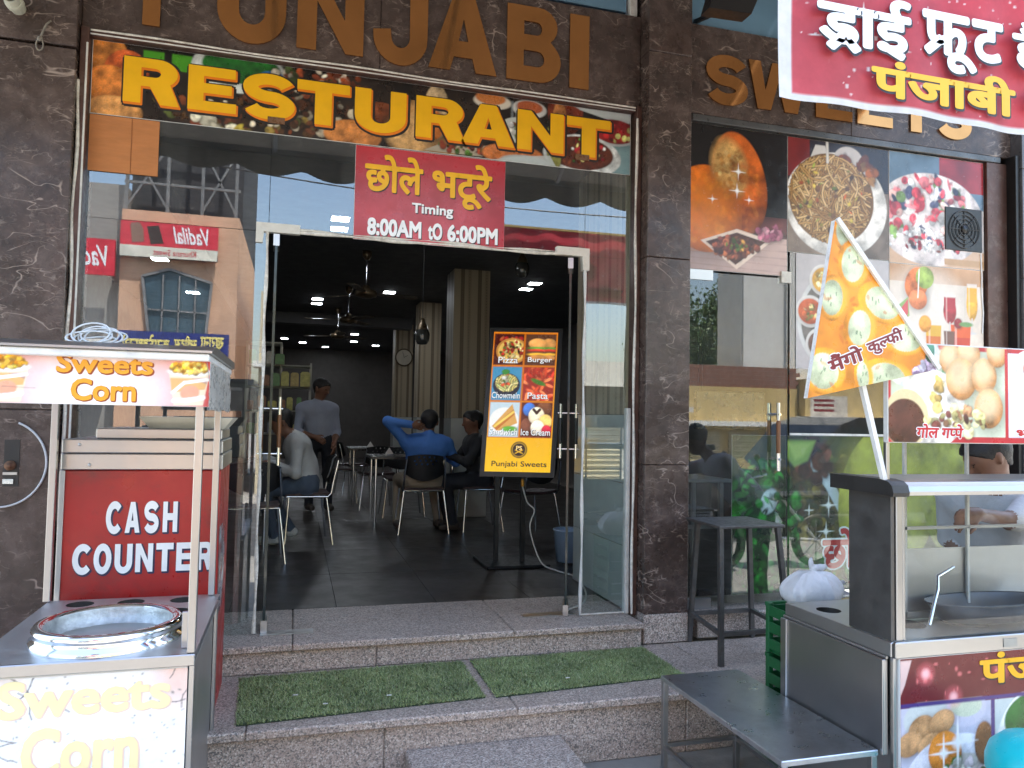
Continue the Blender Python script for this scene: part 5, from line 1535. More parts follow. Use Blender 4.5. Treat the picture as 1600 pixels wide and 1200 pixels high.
# ---------------------------------------------------------------- grass mats
def grass_mat_():
    mt, N, L, P = newmat('artificial grass')
    ge = N.new('ShaderNodeNewGeometry')
    r = ramp(N, L, ge.outputs['Random Per Island'], [(0, (.20, .26, .09)), (.45, (.30, .385, .15)), (.8, (.40, .46, .21)), (.97, (.56, .57, .34))])
    v = texco(N, L); n = noise(N, L, v, 4, 5, .6)
    c = mixc(N, L, 1., r.outputs[0], maprange(N, L, n.outputs[0], .3, .7, .65, 1.2), 'MULTIPLY')
    L.new(c, P.inputs['Base Color']); P.inputs['Roughness'].default_value = .45
    return mt
gmat = grass_mat_()
def mat_(poly, label, seed):
    P = np.array(poly); c = P.mean(0)
    t = thing('grass_mat', label, 'mat', (c[0], c[1], .30))
    MB().prism([tuple(p) for p in poly], (0, 0, .306), (1, 0, 0), (0, 1, 0), .005).obj('backing', M('mat backing', (.03, .05, .025), .8), t)
    g = np.random.default_rng(seed); n = 30000
    a, b = g.random(n), g.random(n)
    p = (P[0] * ((1 - a) * (1 - b))[:, None] + P[1] * (a * (1 - b))[:, None] + P[2] * (a * b)[:, None] + P[3] * ((1 - a) * b)[:, None])
    p = p + g.normal(0, .004, (n, 2))
    an = g.random(n) * 6.283; w = .0016 + .0012 * g.random(n); h = .006 + .007 * g.random(n); le = g.normal(0, .008, (n, 2))
    V = np.zeros((n, 3, 3))
    V[:, 0, 0] = p[:, 0] - np.cos(an) * w; V[:, 0, 1] = p[:, 1] - np.sin(an) * w; V[:, 1, 0] = p[:, 0] + np.cos(an) * w; V[:, 1, 1] = p[:, 1] + np.sin(an) * w
    V[:, :2, 2] = .3055; V[:, 2, 0] = p[:, 0] + le[:, 0]; V[:, 2, 1] = p[:, 1] + le[:, 1]; V[:, 2, 2] = .306 + h
    me = bpy.data.meshes.new('blades')
    me.vertices.add(n * 3); me.vertices.foreach_set('co', V.reshape(-1).astype(np.float32))
    me.loops.add(n * 3); me.loops.foreach_set('vertex_index', np.arange(n * 3, dtype=np.int32))
    me.polygons.add(n); me.polygons.foreach_set('loop_start', np.arange(0, n * 3, 3, dtype=np.int32))
    me.update(calc_edges=True); me.materials.append(gmat)
    tag(link('blades', me, t), kind='stuff')
mat_([(-.20, -.855), (.905, -.775), (.905, -.235), (-.225, -.255)], 'left artificial grass mat on the granite step before the door', 1)
mat_([(.955, -.785), (1.99, -.70), (1.985, -.225), (.955, -.23)], 'right artificial grass mat on the step beside the middle pillar', 2)

# litter on mats
for i, (x, y) in enumerate(((.03, -.60), (.16, -.74), (.45, -.70), (1.35, -.66))):
    tag(MB().box(x, x + .022, y, y + .006, .322, .325).obj('paper_scrap', white_plastic), ('scrap of white paper on the left part of the left grass mat', 'white paper scrap near the front edge of the left grass mat', 'white paper scrap in the middle of the left grass mat', 'white paper scrap on the right grass mat')[i], 'litter')

# ---------------------------------------------------------------- awning over the pavement
awm, N, L, P = newmat('grey brown awning cloth')
N.remove(P)
d1 = N.new('ShaderNodeBsdfDiffuse'); d1.inputs[0].default_value = (.24, .22, .195, 1)
t1 = N.new('ShaderNodeBsdfTranslucent'); t1.inputs[0].default_value = (.20, .18, .155, 1)
x1 = N.new('ShaderNodeMixShader'); x1.inputs[0].default_value = .15
L.new(d1.outputs[0], x1.inputs[1]); L.new(t1.outputs[0], x1.inputs[2]); L.new(x1.outputs[0], N['Material Output'].inputs[0])
aw = thing('awning', 'grey cloth awning with scalloped edge over the pavement, mirrored in the glass', 'awning', (0, -1.3, 3.7))
mb = MB(); nx = 150; xs_ = np.linspace(-2.65, 4.6, nx)  # right end lengthened out of view to keep cart and banner shaded
top, mid, low = [], [], []
for x in xs_:
    top.append((x, -.05, 4.95)); mid.append((x, -2.0, 3.74 + .01 * math.sin(x * 4)))
    low.append((x, -2.01, 3.60 - .07 * abs(math.sin(x * math.pi / .52)) - .02 * math.sin(x * 1.3)))
mb.add(top + mid + low, [(i, i + nx, i + nx + 1, i + 1) for i in range(nx - 1)] + [(i + nx, i + 2 * nx, i + 2 * nx + 1, i + nx + 1) for i in range(nx - 1)])
mb.obj('cloth', awm, aw)
for x in np.linspace(-2.6, 4.55, 7):
    MB().bar((x, -.03, 4.92), (x, -1.98, 3.71), .03, .03).obj('frame_bar', steel_dark, aw)
MB().bar((-2.65, -1.97, 3.72), (4.6, -1.97, 3.72), .04, .04).obj('frame_bar', steel_dark, aw)
# ---------------------------------------------------------------- dining chairs
seat_m = M('dark maroon seat', (.035, .012, .014), .5, 0, .2, 9)
ch0 = thing('dining_chair', 'chair', 'chair', (0, 0, 0), 0, 'black dining chairs with chrome legs')
mb = MB(); n1, n2 = 11, 9
def seat_pt(i, j):
    u, v = i / (n1 - 1) * 2 - 1, j / (n2 - 1) * 2 - 1
    return (u * .205 * (1 - .05 * v * v), v * .20, .455 + .012 * (u * u) - .015 * max(0, v) ** 2)
vs = [seat_pt(i, j) for i in range(n1) for j in range(n2)]
vs2 = [(x, y, z - .022) for x, y, z in vs]
fs = [(i * n2 + j, (i + 1) * n2 + j, (i + 1) * n2 + j + 1, i * n2 + j + 1) for i in range(n1 - 1) for j in range(n2 - 1)]
k0 = len(vs)
mb.add(vs + vs2, fs + [tuple(k0 + q for q in f[::-1]) for f in fs], 0, True)
rimi = [i * n2 for i in range(n1)] + [(n1 - 1) * n2 + j for j in range(1, n2)] + [i * n2 + n2 - 1 for i in range(n1 - 2, -1, -1)] + [j for j in range(n2 - 2, 0, -1)]
mb.add(vs + vs2, [(a, a + k0, b + k0, b) for a, b in zip(rimi, rimi[1:] + rimi[:1])])
mb.obj('seat', seat_m, ch0, True)
mb = MB(); n1, n2 = 22, 16; vs, vs2 = [], []
for i in range(n1):
    for j in range(n2):
        u, v = i / (n1 - 1) * 2 - 1, j / (n2 - 1)
        w_ = .20 * (1 - .10 * v * v)
        zb = .53 + .06 * (abs(u) ** 2) * (1 - v) * 1.2
        z = zb + (.80 - zb - .02 * u * u) * v
        y = -.20 - .055 * v + .045 * u * u
        vs.append((u * w_, y, z)); vs2.append((u * w_, y - .012, z))
fs = []
for i in range(n1 - 1):
    for j in range(n2 - 1):
        if j in (9, 11, 13) and 4 <= i <= 16 and (i + (j // 2)) % 3 == 0:      # ventilation slots
            continue
        fs.append((i * n2 + j, (i + 1) * n2 + j, (i + 1) * n2 + j + 1, i * n2 + j + 1))
k0 = len(vs)
edges = {}
for f in fs:
    for a, b in zip(f, f[1:] + f[:1]): edges[(a, b)] = 1
side = [(b, a, a + k0, b + k0) for (a, b) in edges if (b, a) not in edges]
mb.add(vs + vs2, fs + [tuple(k0 + q for q in f[::-1]) for f in fs], 0, True); mb.add(vs + vs2, side)
mb.obj('backrest', black_plastic, ch0, True)
for sx in (-1, 1):
    MB().tube([(sx * .20, .17, .43), (sx * .245, .20, .0)], .011, 8).obj('leg', chrome, ch0, True)
    MB().tube([(sx * .20, -.16, .43), (sx * .255, -.22, .0)], .011, 8).obj('leg', chrome, ch0, True)
    MB().tube([(sx * .205, .19, .435), (sx * .21, -.17, .43), (sx * .212, -.20, .46), (sx * .205, -.225, .60), (sx * .19, -.262, .76)], .010, 8).obj('side_tube', chrome, ch0, True)
MB().tube([(-.20, .17, .43), (.20, .17, .43)], .009, 8).obj('cross_tube', chrome, ch0, True)
MB().tube([(-.20, -.16, .43), (.20, -.16, .43)], .009, 8).obj('cross_tube', chrome, ch0, True)
CH = [((1.27, 3.48), 0, 'black dining chair under the man in the blue shirt'),
      ((1.90, 3.58), R(88), 'black dining chair under the man in dark clothes beside the column'),
      ((.12, 3.03), R(95), 'black dining chair under the man in the white shirt'),
      ((-.31, 2.15), R(4), 'nearest black dining chair with a bright leg behind the left door handle'),
      ((1.02, 5.55), R(8), 'black dining chair pushed to the far table behind the blue shirted man'),
      ((.86, 7.3), R(-80), 'black dining chair standing deep in the aisle'),
      ((2.30, 3.05), R(20), 'black dining chair standing behind the menu stand'),
      ((.62, 6.3), R(-88), 'black dining chair left of the far table'),
      ((1.25, 4.75), R(180), 'black dining chair opposite the man in the blue shirt')]
for k, (p, rz, lb) in enumerate(CH):
    if k == 0:
        ch0.location = (p[0], p[1], .45); ch0.rotation_euler = (0, 0, rz); ch0['label'] = lb
    else:
        dup(ch0, (p[0], p[1], .45), rz, lb)

# ---------------------------------------------------------------- tables
tm = M('dark laminate', (.025, .022, .022), .3, 0, .2, 4)
def table(x, y, w, d, label):
    t = thing('dining_table', label, 'table', (x, y, .45), 0, 'dark dining tables in the hall')
    MB().box(-w / 2, w / 2, -d / 2, d / 2, .715, .745, 0, .004).obj('top', tm, t, True)
    for sx in (-1, 1):
        for sy in (-1, 1):
            MB().tube([(sx * (w / 2 - .06), sy * (d / 2 - .06), 0), (sx * (w / 2 - .06), sy * (d / 2 - .06), .715)], .018, 10).obj('leg', chrome, t, True)
    return t
table(1.26, 4.14, .95, .62, 'dark dining table before the man in the blue shirt')
table(-.52, 3.03, .70, .9, 'dark dining table before the man in the white shirt')
table(1.05, 6.25, .7, .8, 'dark dining table far back in the hall')
for x, y, lb in ((1.02, 4.2, 'white napkin holder on the table before the blue shirted man'), (1.0, 6.2, 'white napkin holder on the far table')):
    t = thing('napkin_holder', lb, 'holder', (x, y, 1.195))
    MB().box(x - .05, x + .05, y - .03, y + .03, 1.1955, 1.205).obj('base', chrome, t)
    MB().add([(x - .045, y - .02, 1.206), (x + .045, y - .02, 1.206), (x, y - .02, 1.275), (x - .045, y + .02, 1.206), (x + .045, y + .02, 1.206), (x, y + .02, 1.275)], [(0, 1, 2), (5, 4, 3), (0, 3, 4, 1), (1, 4, 5, 2), (2, 5, 3, 0)]).obj('napkins', white_plastic, t)
jg = thing('water_jug', 'small steel water jug on the table before the blue shirted man', 'jug', (1.55, 4.3, 1.195))
MB().lathe([(0, 0), (.05, 0), (.055, .06), (.045, .13), (.05, .16), (.044, .16), (.04, .13), (.048, .06), (0, .01)], (1.55, 4.3, 1.196), 20).obj('body', chrome, jg)
MB().tube([(1.60, 4.3, 1.33), (1.635, 4.3, 1.32), (1.635, 4.3, 1.26), (1.60, 4.3, 1.24)], .006, 6).obj('handle', chrome, jg)

# ---------------------------------------------------------------- lit menu stand
ms = thing('menu_stand', 'tall lit yellow menu board on a black stand inside the doorway', 'menu board', (1.75, 1.62, .45))
mO, mU, mV = np.array((1.48, 1.65, 1.195)), np.array((.505, -.16, 0.)), np.array((.085, .10, 1.145))
mn = np.cross(mU, mV); mn /= np.linalg.norm(mn)
mb = MB()
q = [mO + mU * s_ + mV * t_ for s_, t_ in ((-.07, -.035), (1.07, -.035), (1.07, 1.03), (-.07, 1.03))]
mb.add([p - mn * .002 for p in q] + [p - mn * .06 for p in q], [(0, 1, 2, 3), (7, 6, 5, 4), (0, 4, 5, 1), (1, 5, 6, 2), (2, 6, 7, 3), (3, 7, 4, 0)])
mb.obj('frame', black_plastic, ms)
cv = Cv(.53, 1.15, 200, (240, 176, 20), 31); a = cv.a
t_ = cv.Y[..., None]; cv.c = cv.col((246, 190, 20)) * (1 - t_) + cv.col((226, 130, 16)) * t_
cells = [(.02, .76, .475, .985), (.505, .76, .975, .985), (.02, .505, .475, .745), (.505, .505, .975, .745), (.02, .245, .475, .49), (.505, .245, .975, .49)]
cells = [(x0 * a, y0, x1 * a, y1) for x0, y0, x1, y1 in cells]
bgs = [(70, 20, 14), (90, 50, 26), (60, 140, 180), (150, 40, 24), (190, 210, 220), (96, 40, 24)]
for (x0, y0, x1, y1), b_ in zip(cells, bgs):
    cv.rect(x0 - .006, y0 - .006, x1 + .006, y1 + .006, (190, 96, 10)); cv.rect(x0, y0, x1, y1, b_)
def clip(fn, c):
    x0, y0, x1, y1 = cells[c]
    save = cv.c.copy(); fn(x0, y0, x1 - x0, y1 - y0)
    mk = (cv.X >= x0) & (cv.X <= x1) & (cv.Y >= y0) & (cv.Y <= y1); cv.c = np.where(mk[..., None], cv.c, save)
def pizza(x, y, w, h):
    cv.bits(10, x + w * .5, y + h * .85, w * .4, h * .1, .02, [(170, 30, 30), (190, 90, 50)]); cv.ell(x + w * .62, y + h * .45, w * .55, h * .42, (190, 130, 60)); cv.ell(x + w * .62, y + h * .45, w * .48, h * .36, (222, 180, 90), tex=.2)
    cv.bits(90, x + w * .62, y + h * .45, w * .42, h * .32, .012, [(60, 50, 20), (120, 130, 50), (170, 40, 30), (240, 214, 150), (30, 24, 20)], .5)
def burger(x, y, w, h):
    for cx, s_ in ((.78, .8), (.40, 1.)):
        cv.ell(x + w * cx, y + h * .70, w * .30 * s_, h * .17, (214, 150, 80), shade=.7)
        for zz_, c_ in ((.55, (90, 140, 50)), (.48, (200, 60, 40)), (.41, (96, 52, 30)), (.35, (236, 180, 60))): cv.ell(x + w * cx, y + h * zz_, w * .31 * s_, h * .05, c_, shade=.4)
        cv.ell(x + w * cx, y + h * .24, w * .28 * s_, h * .09, (206, 140, 74), shade=.5)
def chow(x, y, w, h):
    cv.ell(x + w * .5, y + h * .45, w * .46, h * .36, (24, 30, 46)); cv.ell(x + w * .5, y + h * .52, w * .38, h * .26, (190, 180, 110)); cv.noodles(70, x + w * .5, y + h * .52, w * .37, h * .26, .012, [(226, 216, 150), (206, 190, 110), (190, 200, 120)]); cv.bits(14, x + w * .5, y + h * .6, w * .2, h * .2, .012, [(200, 80, 40), (60, 130, 50), (220, 220, 190)]); cv.ell(x + w * .45, y + h * .85, w * .14, h * .08, (50, 130, 50))
def pasta(x, y, w, h):
    for k in range(46):
        px_, py_ = x + w * cv.g.random(), y + h * cv.g.random(); an = cv.g.random() * 3.1; cv.ell(px_, py_, w * .15, w * .05, [(206, 70, 36), (226, 104, 60), (190, 50, 30), (236, 130, 80)][int(cv.g.integers(4))], an, shade=.8)
    cv.ell(x + w * .5, y + h * .55, w * .26, h * .07, (70, 130, 40), -.4, shade=.5)
def sandw(x, y, w, h):
    cv.ell(x + w * .5, y + h * .45, w * .5, h * .4, (236, 236, 232)); cv.poly([(x + w * .1, y + h * .3), (x + w * .75, y + h * .95), (x + w * .95, y + h * .4), (x + w * .3, y + h * .15)], (214, 160, 84)); cv.poly([(x + w * .15, y + h * .28), (x + w * .8, y + h * .8), (x + w * .86, y + h * .66), (x + w * .26, y + h * .18)], (190, 110, 40)); cv.line([(x + w * .2, y + h * .3), (x + w * .8, y + h * .72)], .02, (226, 190, 90)); cv.ell(x + w * .7, y + h * .22, w * .25, h * .09, (90, 160, 50), shade=.5)
def ice(x, y, w, h):
    for cx, cy, r_, c_ in ((.25, .8, .2, (60, 110, 190)), (.75, .85, .22, (120, 70, 40)), (.2, .35, .2, (120, 70, 50)), (.5, .62, .26, (236, 220, 190)), (.8, .45, .22, (236, 196, 110)), (.55, .28, .22, (238, 226, 206)), (.85, .2, .16, (190, 40, 60))): cv.ell(x + w * cx, y + h * cy, w * r_, w * r_ * 1.1, c_, shade=.6, tex=.2)
    cv.line([(x + w * .4, y + h * .8), (x + w * .5, y + h * .7), (x + w * .6, y + h * .8)], .02, (50, 24, 16))
for k, fn in enumerate((pizza, burger, chow, pasta, sandw, ice)): clip(fn, k)
cv.ell(.505 * a, .155, .058, .058, (40, 26, 14)); cv.ell(.505 * a, .155, .050, .050, (226, 176, 40)); cv.ell(.505 * a, .155, .046, .046, (40, 26, 14))
cv.line([(.505 * a - .025, .165 - .035), (.505 * a + .025, .165 - .012)], .007, (226, 176, 40)); cv.line([(.505 * a + .025, .165 - .035), (.505 * a - .025, .165 - .012)], .007, (226, 176, 40))
picture('menu_print', ms, cv, mO, mU, mV, pr_lit)
Lu, Lv = np.linalg.norm(mU), np.linalg.norm(mV)
litW = emis_mat('lit white lettering', (.85, .88, .92), .12); litK = ink('dark brown ink', (.03, .018, .01))
for k, w_ in enumerate(('Pizza', 'Burger', 'Chowmein', 'Pasta', 'Sandwich', 'Ice Cream')):
    x0, y0, x1, y1 = cells[k]; x0, x1 = x0 / a * Lu, x1 / a * Lu
    ww = (x1 - x0) * min(.95, .13 * len(w_) + .02); xm = (x0 + x1) / 2
    lettering('lettering_shadow', ms, w_, tuple(mO), tuple(mU), tuple(mV), (xm - ww / 2, (y0 + .012) * Lv, xm + ww / 2, (y0 + .058) * Lv), inkK, .012, 'square', .0008, shift=(.003, -.003))
    lettering('lettering', ms, w_, tuple(mO), tuple(mU), tuple(mV), (xm - ww / 2, (y0 + .012) * Lv, xm + ww / 2, (y0 + .058) * Lv), litW, .012, 'square', .002)
lettering('lettering', ms, 'Punjabi Sweets', tuple(mO), tuple(mU), tuple(mV), (.10 * Lu, .025 * Lv, .94 * Lu, .075 * Lv), litK, .012, 'square', .002)
lettering('lettering', ms, 'PS', tuple(mO), tuple(mU), tuple(mV), (.46 * Lu, .152 * Lv, .55 * Lu, .182 * Lv), emis_mat('lit yellow lettering', (.8, .5, .06), .2), .02, 'square', .002)
for s_ in (.22, .62):
    p = mO + mU * s_
    MB().box(p[0] - .018, p[0] + .018, p[1] + .03, p[1] + .06, .475, 1.20).obj('post', black_plastic, ms)
MB().box(1.46, 1.98, 1.42, 1.90, .452, .475, 0, .006).obj('base', black_plastic, ms)
MB().lathe([(0, .0), (.013, 0), (.013, .04), (.006, .06), (0, .06)], (1.775, 1.555, 1.08), 12).obj('plug', M('orange plug', (.55, .25, .03), .4), ms)
cbl = [(1.775, 1.555, 1.08), (1.80, 1.50, .96), (1.845, 1.45, .90), (1.80, 1.42, .78), (1.83, 1.38, .62), (1.88, 1.32, .50), (1.97, 1.25, .462), (2.03, 1.0, .462), (1.93, .55, .462), (1.80, .25, .464), (1.66, .12, .462), (1.62, .07, .466)]
def smooth(P, n=5):
    P = [Vector(p) for p in P]; out = []
    for i in range(len(P) - 1):
        a_, b_, c_, d_ = P[max(i - 1, 0)], P[i], P[i + 1], P[min(i + 2, len(P) - 1)]
        for k in range(n):
            t = k / n
            out.append(.5 * ((2 * b_) + (-a_ + c_) * t + (2 * a_ - 5 * b_ + 4 * c_ - d_) * t * t + (-a_ + 3 * b_ - 3 * c_ + d_) * t ** 3))
    return out + [P[-1]]
tag(MB().tube(smooth(cbl), .006, 6).obj('power_cable', M('dirty white cable', (.6, .58, .52), .5)), 'white power cable running from the menu stand to the right door jamb', 'cable')
bk = thing('plastic_bucket', 'pale blue plastic bucket on the floor behind the right door leaf', 'bucket', (2.20, 1.62, .45))
MB().lathe([(0, .01), (.10, .01), (.125, .26), (.132, .265), (.128, .275), (.118, .265), (.095, .02), (0, .02)], (2.20, 1.62, .45), 24).obj('pail', M('pale blue plastic', (.28, .36, .46), .4), bk)
MB().tube([(2.20 + .13 * math.cos(t), 1.62, .71 - .10 * math.sin(t)) for t in np.linspace(0, math.pi, 12)], .003, 5).obj('handle', steel, bk)

# ---------------------------------------------------------------- ceiling fans, lamps, clock
fanm = M('brass brown fan', (.10, .07, .04), .35, .6, .15, 8)
def fan(x, y, label, rot):
    t = thing('ceiling_fan', label, 'fan', (x, y, 3.42), 0, 'ceiling fans of the dining hall')
    MB().lathe([(.0, 3.418), (.055, 3.415), (.05, 3.36), (.02, 3.32), (0, 3.32)], (x, y, 0), 18).obj('canopy', fanm, t)
    MB().tube([(x, y, 3.33), (x, y, 3.02)], .011, 8).obj('rod', chrome, t)
    MB().lathe([(0, 3.04), (.035, 3.04), (.045, 3.0), (.11, 2.985), (.125, 2.95), (.11, 2.92), (.05, 2.90), (0, 2.90)], (x, y, 0), 24).obj('motor', fanm, t)
    for k in range(3):
        a_ = rot + k * 2.094; d = Vector((math.cos(a_), math.sin(a_), 0)); n = Vector((-d.y, d.x, 0)); c = Vector((x, y, 2.95))
        P = [c + d * .10 - n * .02, c + d * .20 - n * .055 + Vector((0, 0, .008)), c + d * .56 - n * .065 + Vector((0, 0, .010)), c + d * .60 + n * .02, c + d * .56 + n * .06 - Vector((0, 0, .010)), c + d * .2 + n * .05 - Vector((0, 0, .008)), c + d * .10 + n * .02]
        Q = [p + Vector((0, 0, .004)) for p in P]; k7 = len(P)
        MB().add(P + Q, [tuple(range(k7))[::-1], tuple(range(k7, 2 * k7))] + [(i, (i + 1) % k7, (i + 1) % k7 + k7, i + k7) for i in range(k7)]).obj('blade', fanm, t)
fan(.70, 4.0, 'nearest brown ceiling fan hanging behind the doorway', .2)
fan(.67, 6.4, 'second ceiling fan from the doorway', 1.0)
fan(.64, 8.6, 'third and farthest ceiling fan in the hall', .6)
lm = emis_mat('lit ceiling panel', (.86, .92, 1.0), 14.0)
spots = [(.275, 7.65), (.275, 8.15), (1.64, 9.5), (.34, 2.68), (.35, 3.06), (.12, 15.0), (1.9, 15.0), (1.2, 12.5), (-.3, 14.2), (2.98, 5.15), (3.0, 5.6), (3.1, 8.6), (3.1, 10.0), (-1.4, 4.2), (-1.35, 6.4), (1.25, 6.6), (.25, 10.6), (.25, 11.2), (1.3, 14.2), (.7, 16.0)]
wh = ['left of the aisle beyond the first fan', 'just beyond the pair left of the aisle', 'over the middle of the hall', 'just inside above the transom glass', 'second one in above the transom glass', 'at the far left end', 'at the far right end', 'far back over the aisle', 'far back on the left', 'above the menu board', 'just behind the one above the menu board', 'right of the far columns', 'farther right of the columns', 'behind the left pane', 'farther behind the left pane', 'between the second fan and the column', 'beyond the farthest fan, first of two', 'beyond the farthest fan, second of two', 'right of centre near the end wall', 'in the middle just before the end wall']
for (x, y), w_ in zip(spots, wh):
    zc = 3.419 if x > -1 else 3.219
    t = thing('ceiling_light', 'small square lit ceiling light ' + w_, 'light', (x, y, zc - .01), 0, 'small square ceiling lights')
    MB().box(x - .085, x + .085, y - .085, y + .085, zc - .012, zc, 0, .002).obj('frame', white_plastic, t)
    MB().box(x - .075, x + .075, y - .075, y + .075, zc - .0145, zc - .0125).obj('diffuser', lm, t)
gl_ = M('smoked lamp glass', (.05, .05, .045), .06, 0, .1, 6, .02, spec=.9)
for x, y, z, lb in ((1.165, 3.0, 2.37, 'hanging glass lantern to the left of the wallpapered column'), (2.168, 3.0, 3.10, 'hanging glass lantern high behind the right end of the doorway')):
    t = thing('pendant_lamp', lb, 'lamp', (x, y, z), 0, 'hanging glass lanterns')
    MB().tube([(x, y, 3.42), (x, y, z + .2)], .004, 6).obj('cord', black_plastic, t)
    MB().lathe([(0, .22), (.02, .21), (.03, .17), (.05, .14), (.06, .10)], (x, y, z), 16).obj('cap', fanm, t)
    MB().lathe([(.06, .10), (.075, .06), (.07, .0), (.045, -.04), (0, -.045)], (x, y, z), 18).obj('globe', gl_, t)
ck = thing('wall_clock', 'round pale wall clock on the farthest column', 'clock', (1.97, 10.19, 2.6))
MB().lathe([(0, 0), (.17, 0), (.17, .02), (.15, .03), (.145, .02)], (1.97, 10.198, 2.76), 32, axis='y').obj('rim', fanm, ck)
MB().lathe([(0, .021), (.148, .021)], (1.97, 10.198, 2.76), 32, axis='y').obj('dial', M('cream clock dial', (.55, .5, .4), .4), ck)
MB().bar((1.97, 10.172, 2.76), (2.04, 10.172, 2.80), .008, .003, 0, (0, 1, 0)).obj('hand', black_plastic, ck)
MB().bar((1.97, 10.170, 2.76), (1.94, 10.170, 2.87), .006, .003, 0, (0, 1, 0)).obj('hand', black_plastic, ck)

# ---------------------------------------------------------------- display rack on the left
rk = thing('display_rack', 'tall display rack with packets at the left of the hall', 'rack', (-.2, 6.1, .45))
for x in (-.62, -.20, .18):
    for y in (5.95, 6.35): MB().box(x - .012, x + .012, y - .012, y + .012, .452, 2.56 if x < 0 else 2.30).obj('upright', steel_dark if y > 6 else M('pale rack paint', (.35, .35, .30), .5), rk)
for z in (.9, 1.36, 1.66, 1.97, 2.25):
    MB().box(-.63, .19, 5.94, 6.36, z, z + .018).obj('shelf', M('pale rack paint', (.35, .35, .30), .5), rk)
MB().box(-.63, -.19, 5.94, 6.36, 2.54, 2.56).obj('shelf', M('pale rack paint', (.35, .35, .30), .5), rk)
rp = random.Random(9); pc = [(.45, .42, .10), (.10, .25, .08), (.5, .48, .42), (.30, .12, .06), (.12, .14, .2), (.4, .3, .08)]
pl_ = ['yellow', 'green', 'white', 'brown', 'grey blue', 'mustard']; n_p = 0
for zi, z in enumerate((1.378, 1.678, 1.988, 2.268)):
    x = -.59; k_i = 0
    while x < (.14 if z < 2.2 else -.26):
        k_i += 1; w_ = rp.uniform(.06, .12); h = rp.uniform(.10, .19); c_ = rp.randrange(6)
        t = tag(MB().prism([(0, 0), (w_, 0), (w_, h * .9), (w_ * .8, h), (w_ * .2, h), (0, h * .9)], (x, 5.97, z + .001), X1, Z1, -.12).obj('snack_packet', M('packet ' + pl_[c_], pc[c_], .35, 0, .3, 20)),
            '%s snack packet, %s from the left on the %s shelf' % (pl_[c_], ('first', 'second', 'third', 'fourth', 'fifth', 'sixth', 'seventh', 'eighth')[k_i - 1], ('lowest', 'second', 'third', 'top')[zi]), 'packet', 'snack packets on the display rack')
        x += w_ + rp.uniform(.01, .05)

# things behind the right bay glass
tv = thing('screen', 'black flat screen hung behind the right bay door', 'screen', (2.95, .42, 1.57))
MB().box(2.675, 3.222, .40, .44, 1.575, 1.842, 0, .004).obj('panel', M('black screen', (.006, .007, .007), .25, 0, .1, 5), tv)
for x in (2.70, 2.73): MB().tube([(x, .42, 1.842), (x, .42, 3.42)], .003, 5).obj('wire', black_plastic, tv)
wt = thing('work_table', 'pale steel work table behind the right bay door', 'table', (2.75, .8, .45))
MB().box(2.40, 3.05, .55, 1.0, 1.19, 1.215, 0, .003).obj('top', M('pale steel', (.42, .42, .40), .4, .5, .1, 6), wt)
for x in (2.45, 2.98):
    for y in (.58, .97): MB().box(x - .015, x + .015, y - .015, y + .015, .452, 1.19).obj('leg', M('pale steel', (.42, .42, .40), .4), wt)
MB().box(2.45, 2.98, .57, .60, .86, .885).obj('rail', M('pale steel', (.42, .42, .40), .4), wt)
MB().box(3.135, 4.774, -.006, -.001, 1.548, 1.563).obj('glass_rail', alu_white, shop)
MB().box(2.93, 3.06, .016, .05, .56, .60).obj('door_lock', steel, shop)

# ---------------------------------------------------------------- people
def surfnet(F, org, h):
    S = F < 0
    nx, ny, nz = F.shape
    cnt = np.zeros((nx - 1, ny - 1, nz - 1), int); acc = np.zeros((nx - 1, ny - 1, nz - 1, 3)); k = np.zeros((nx - 1, ny - 1, nz - 1))
    cor = [(i, j, l) for i in (0, 1) for j in (0, 1) for l in (0, 1)]
    def sl(c): return tuple(slice(c[a], F.shape[a] - 1 + c[a]) for a in range(3))
    for a in cor:
        for ax in range(3):
            if a[ax] == 0:
                b = list(a); b[ax] = 1; b = tuple(b)
                fa, fb = F[sl(a)], F[sl(b)]
                m_ = (fa < 0) != (fb < 0)
                t = np.where(m_, fa / (fa - fb + 1e-12), 0)
                for d in range(3):
                    acc[..., d] += np.where(m_, a[d] + (t if d == ax else 0), 0)
                k += m_
    act = k > 0
    idx = -np.ones(act.shape, int); idx[act] = np.arange(act.sum())
    base = np.stack(np.nonzero(act), -1)
    V = (base + acc[act] / k[act][:, None]) * h + np.array(org)
    Q = []
    for ax in range(3):
        o1, o2 = [(1, 2), (2, 0), (0, 1)][ax]
        a = [slice(None)] * 3; b = [slice(None)] * 3
        a[ax] = slice(0, -1); b[ax] = slice(1, None)
        sa, sb = S[tuple(a)], S[tuple(b)]
        e = np.stack(np.nonzero(sa != sb), -1)
        ok = (e[:, o1] > 0) & (e[:, o2] > 0) & (e[:, o1] < F.shape[o1] - 1) & (e[:, o2] < F.shape[o2] - 1)
        e = e[ok]
        fl_ = sa[tuple(e.T)]
        def cell(d1, d2):
            c = e.copy(); c[:, o1] -= d1; c[:, o2] -= d2
            return idx[tuple(c.T)]
        q = np.stack([cell(1, 1), cell(0, 1), cell(0, 0), cell(1, 0)], -1)
        q[~fl_] = q[~fl_][:, ::-1]
        Q.append(q)
    return V, np.concatenate(Q)

def cap_d(P, a, b, ra, rb):
    a, b = np.array(a, float), np.array(b, float); ab = b - a
    t = np.clip(((P - a) @ ab) / (ab @ ab + 1e-12), 0, 1)
    return np.linalg.norm(P - a - t[..., None] * ab, axis=-1) - (ra + (rb - ra) * t)

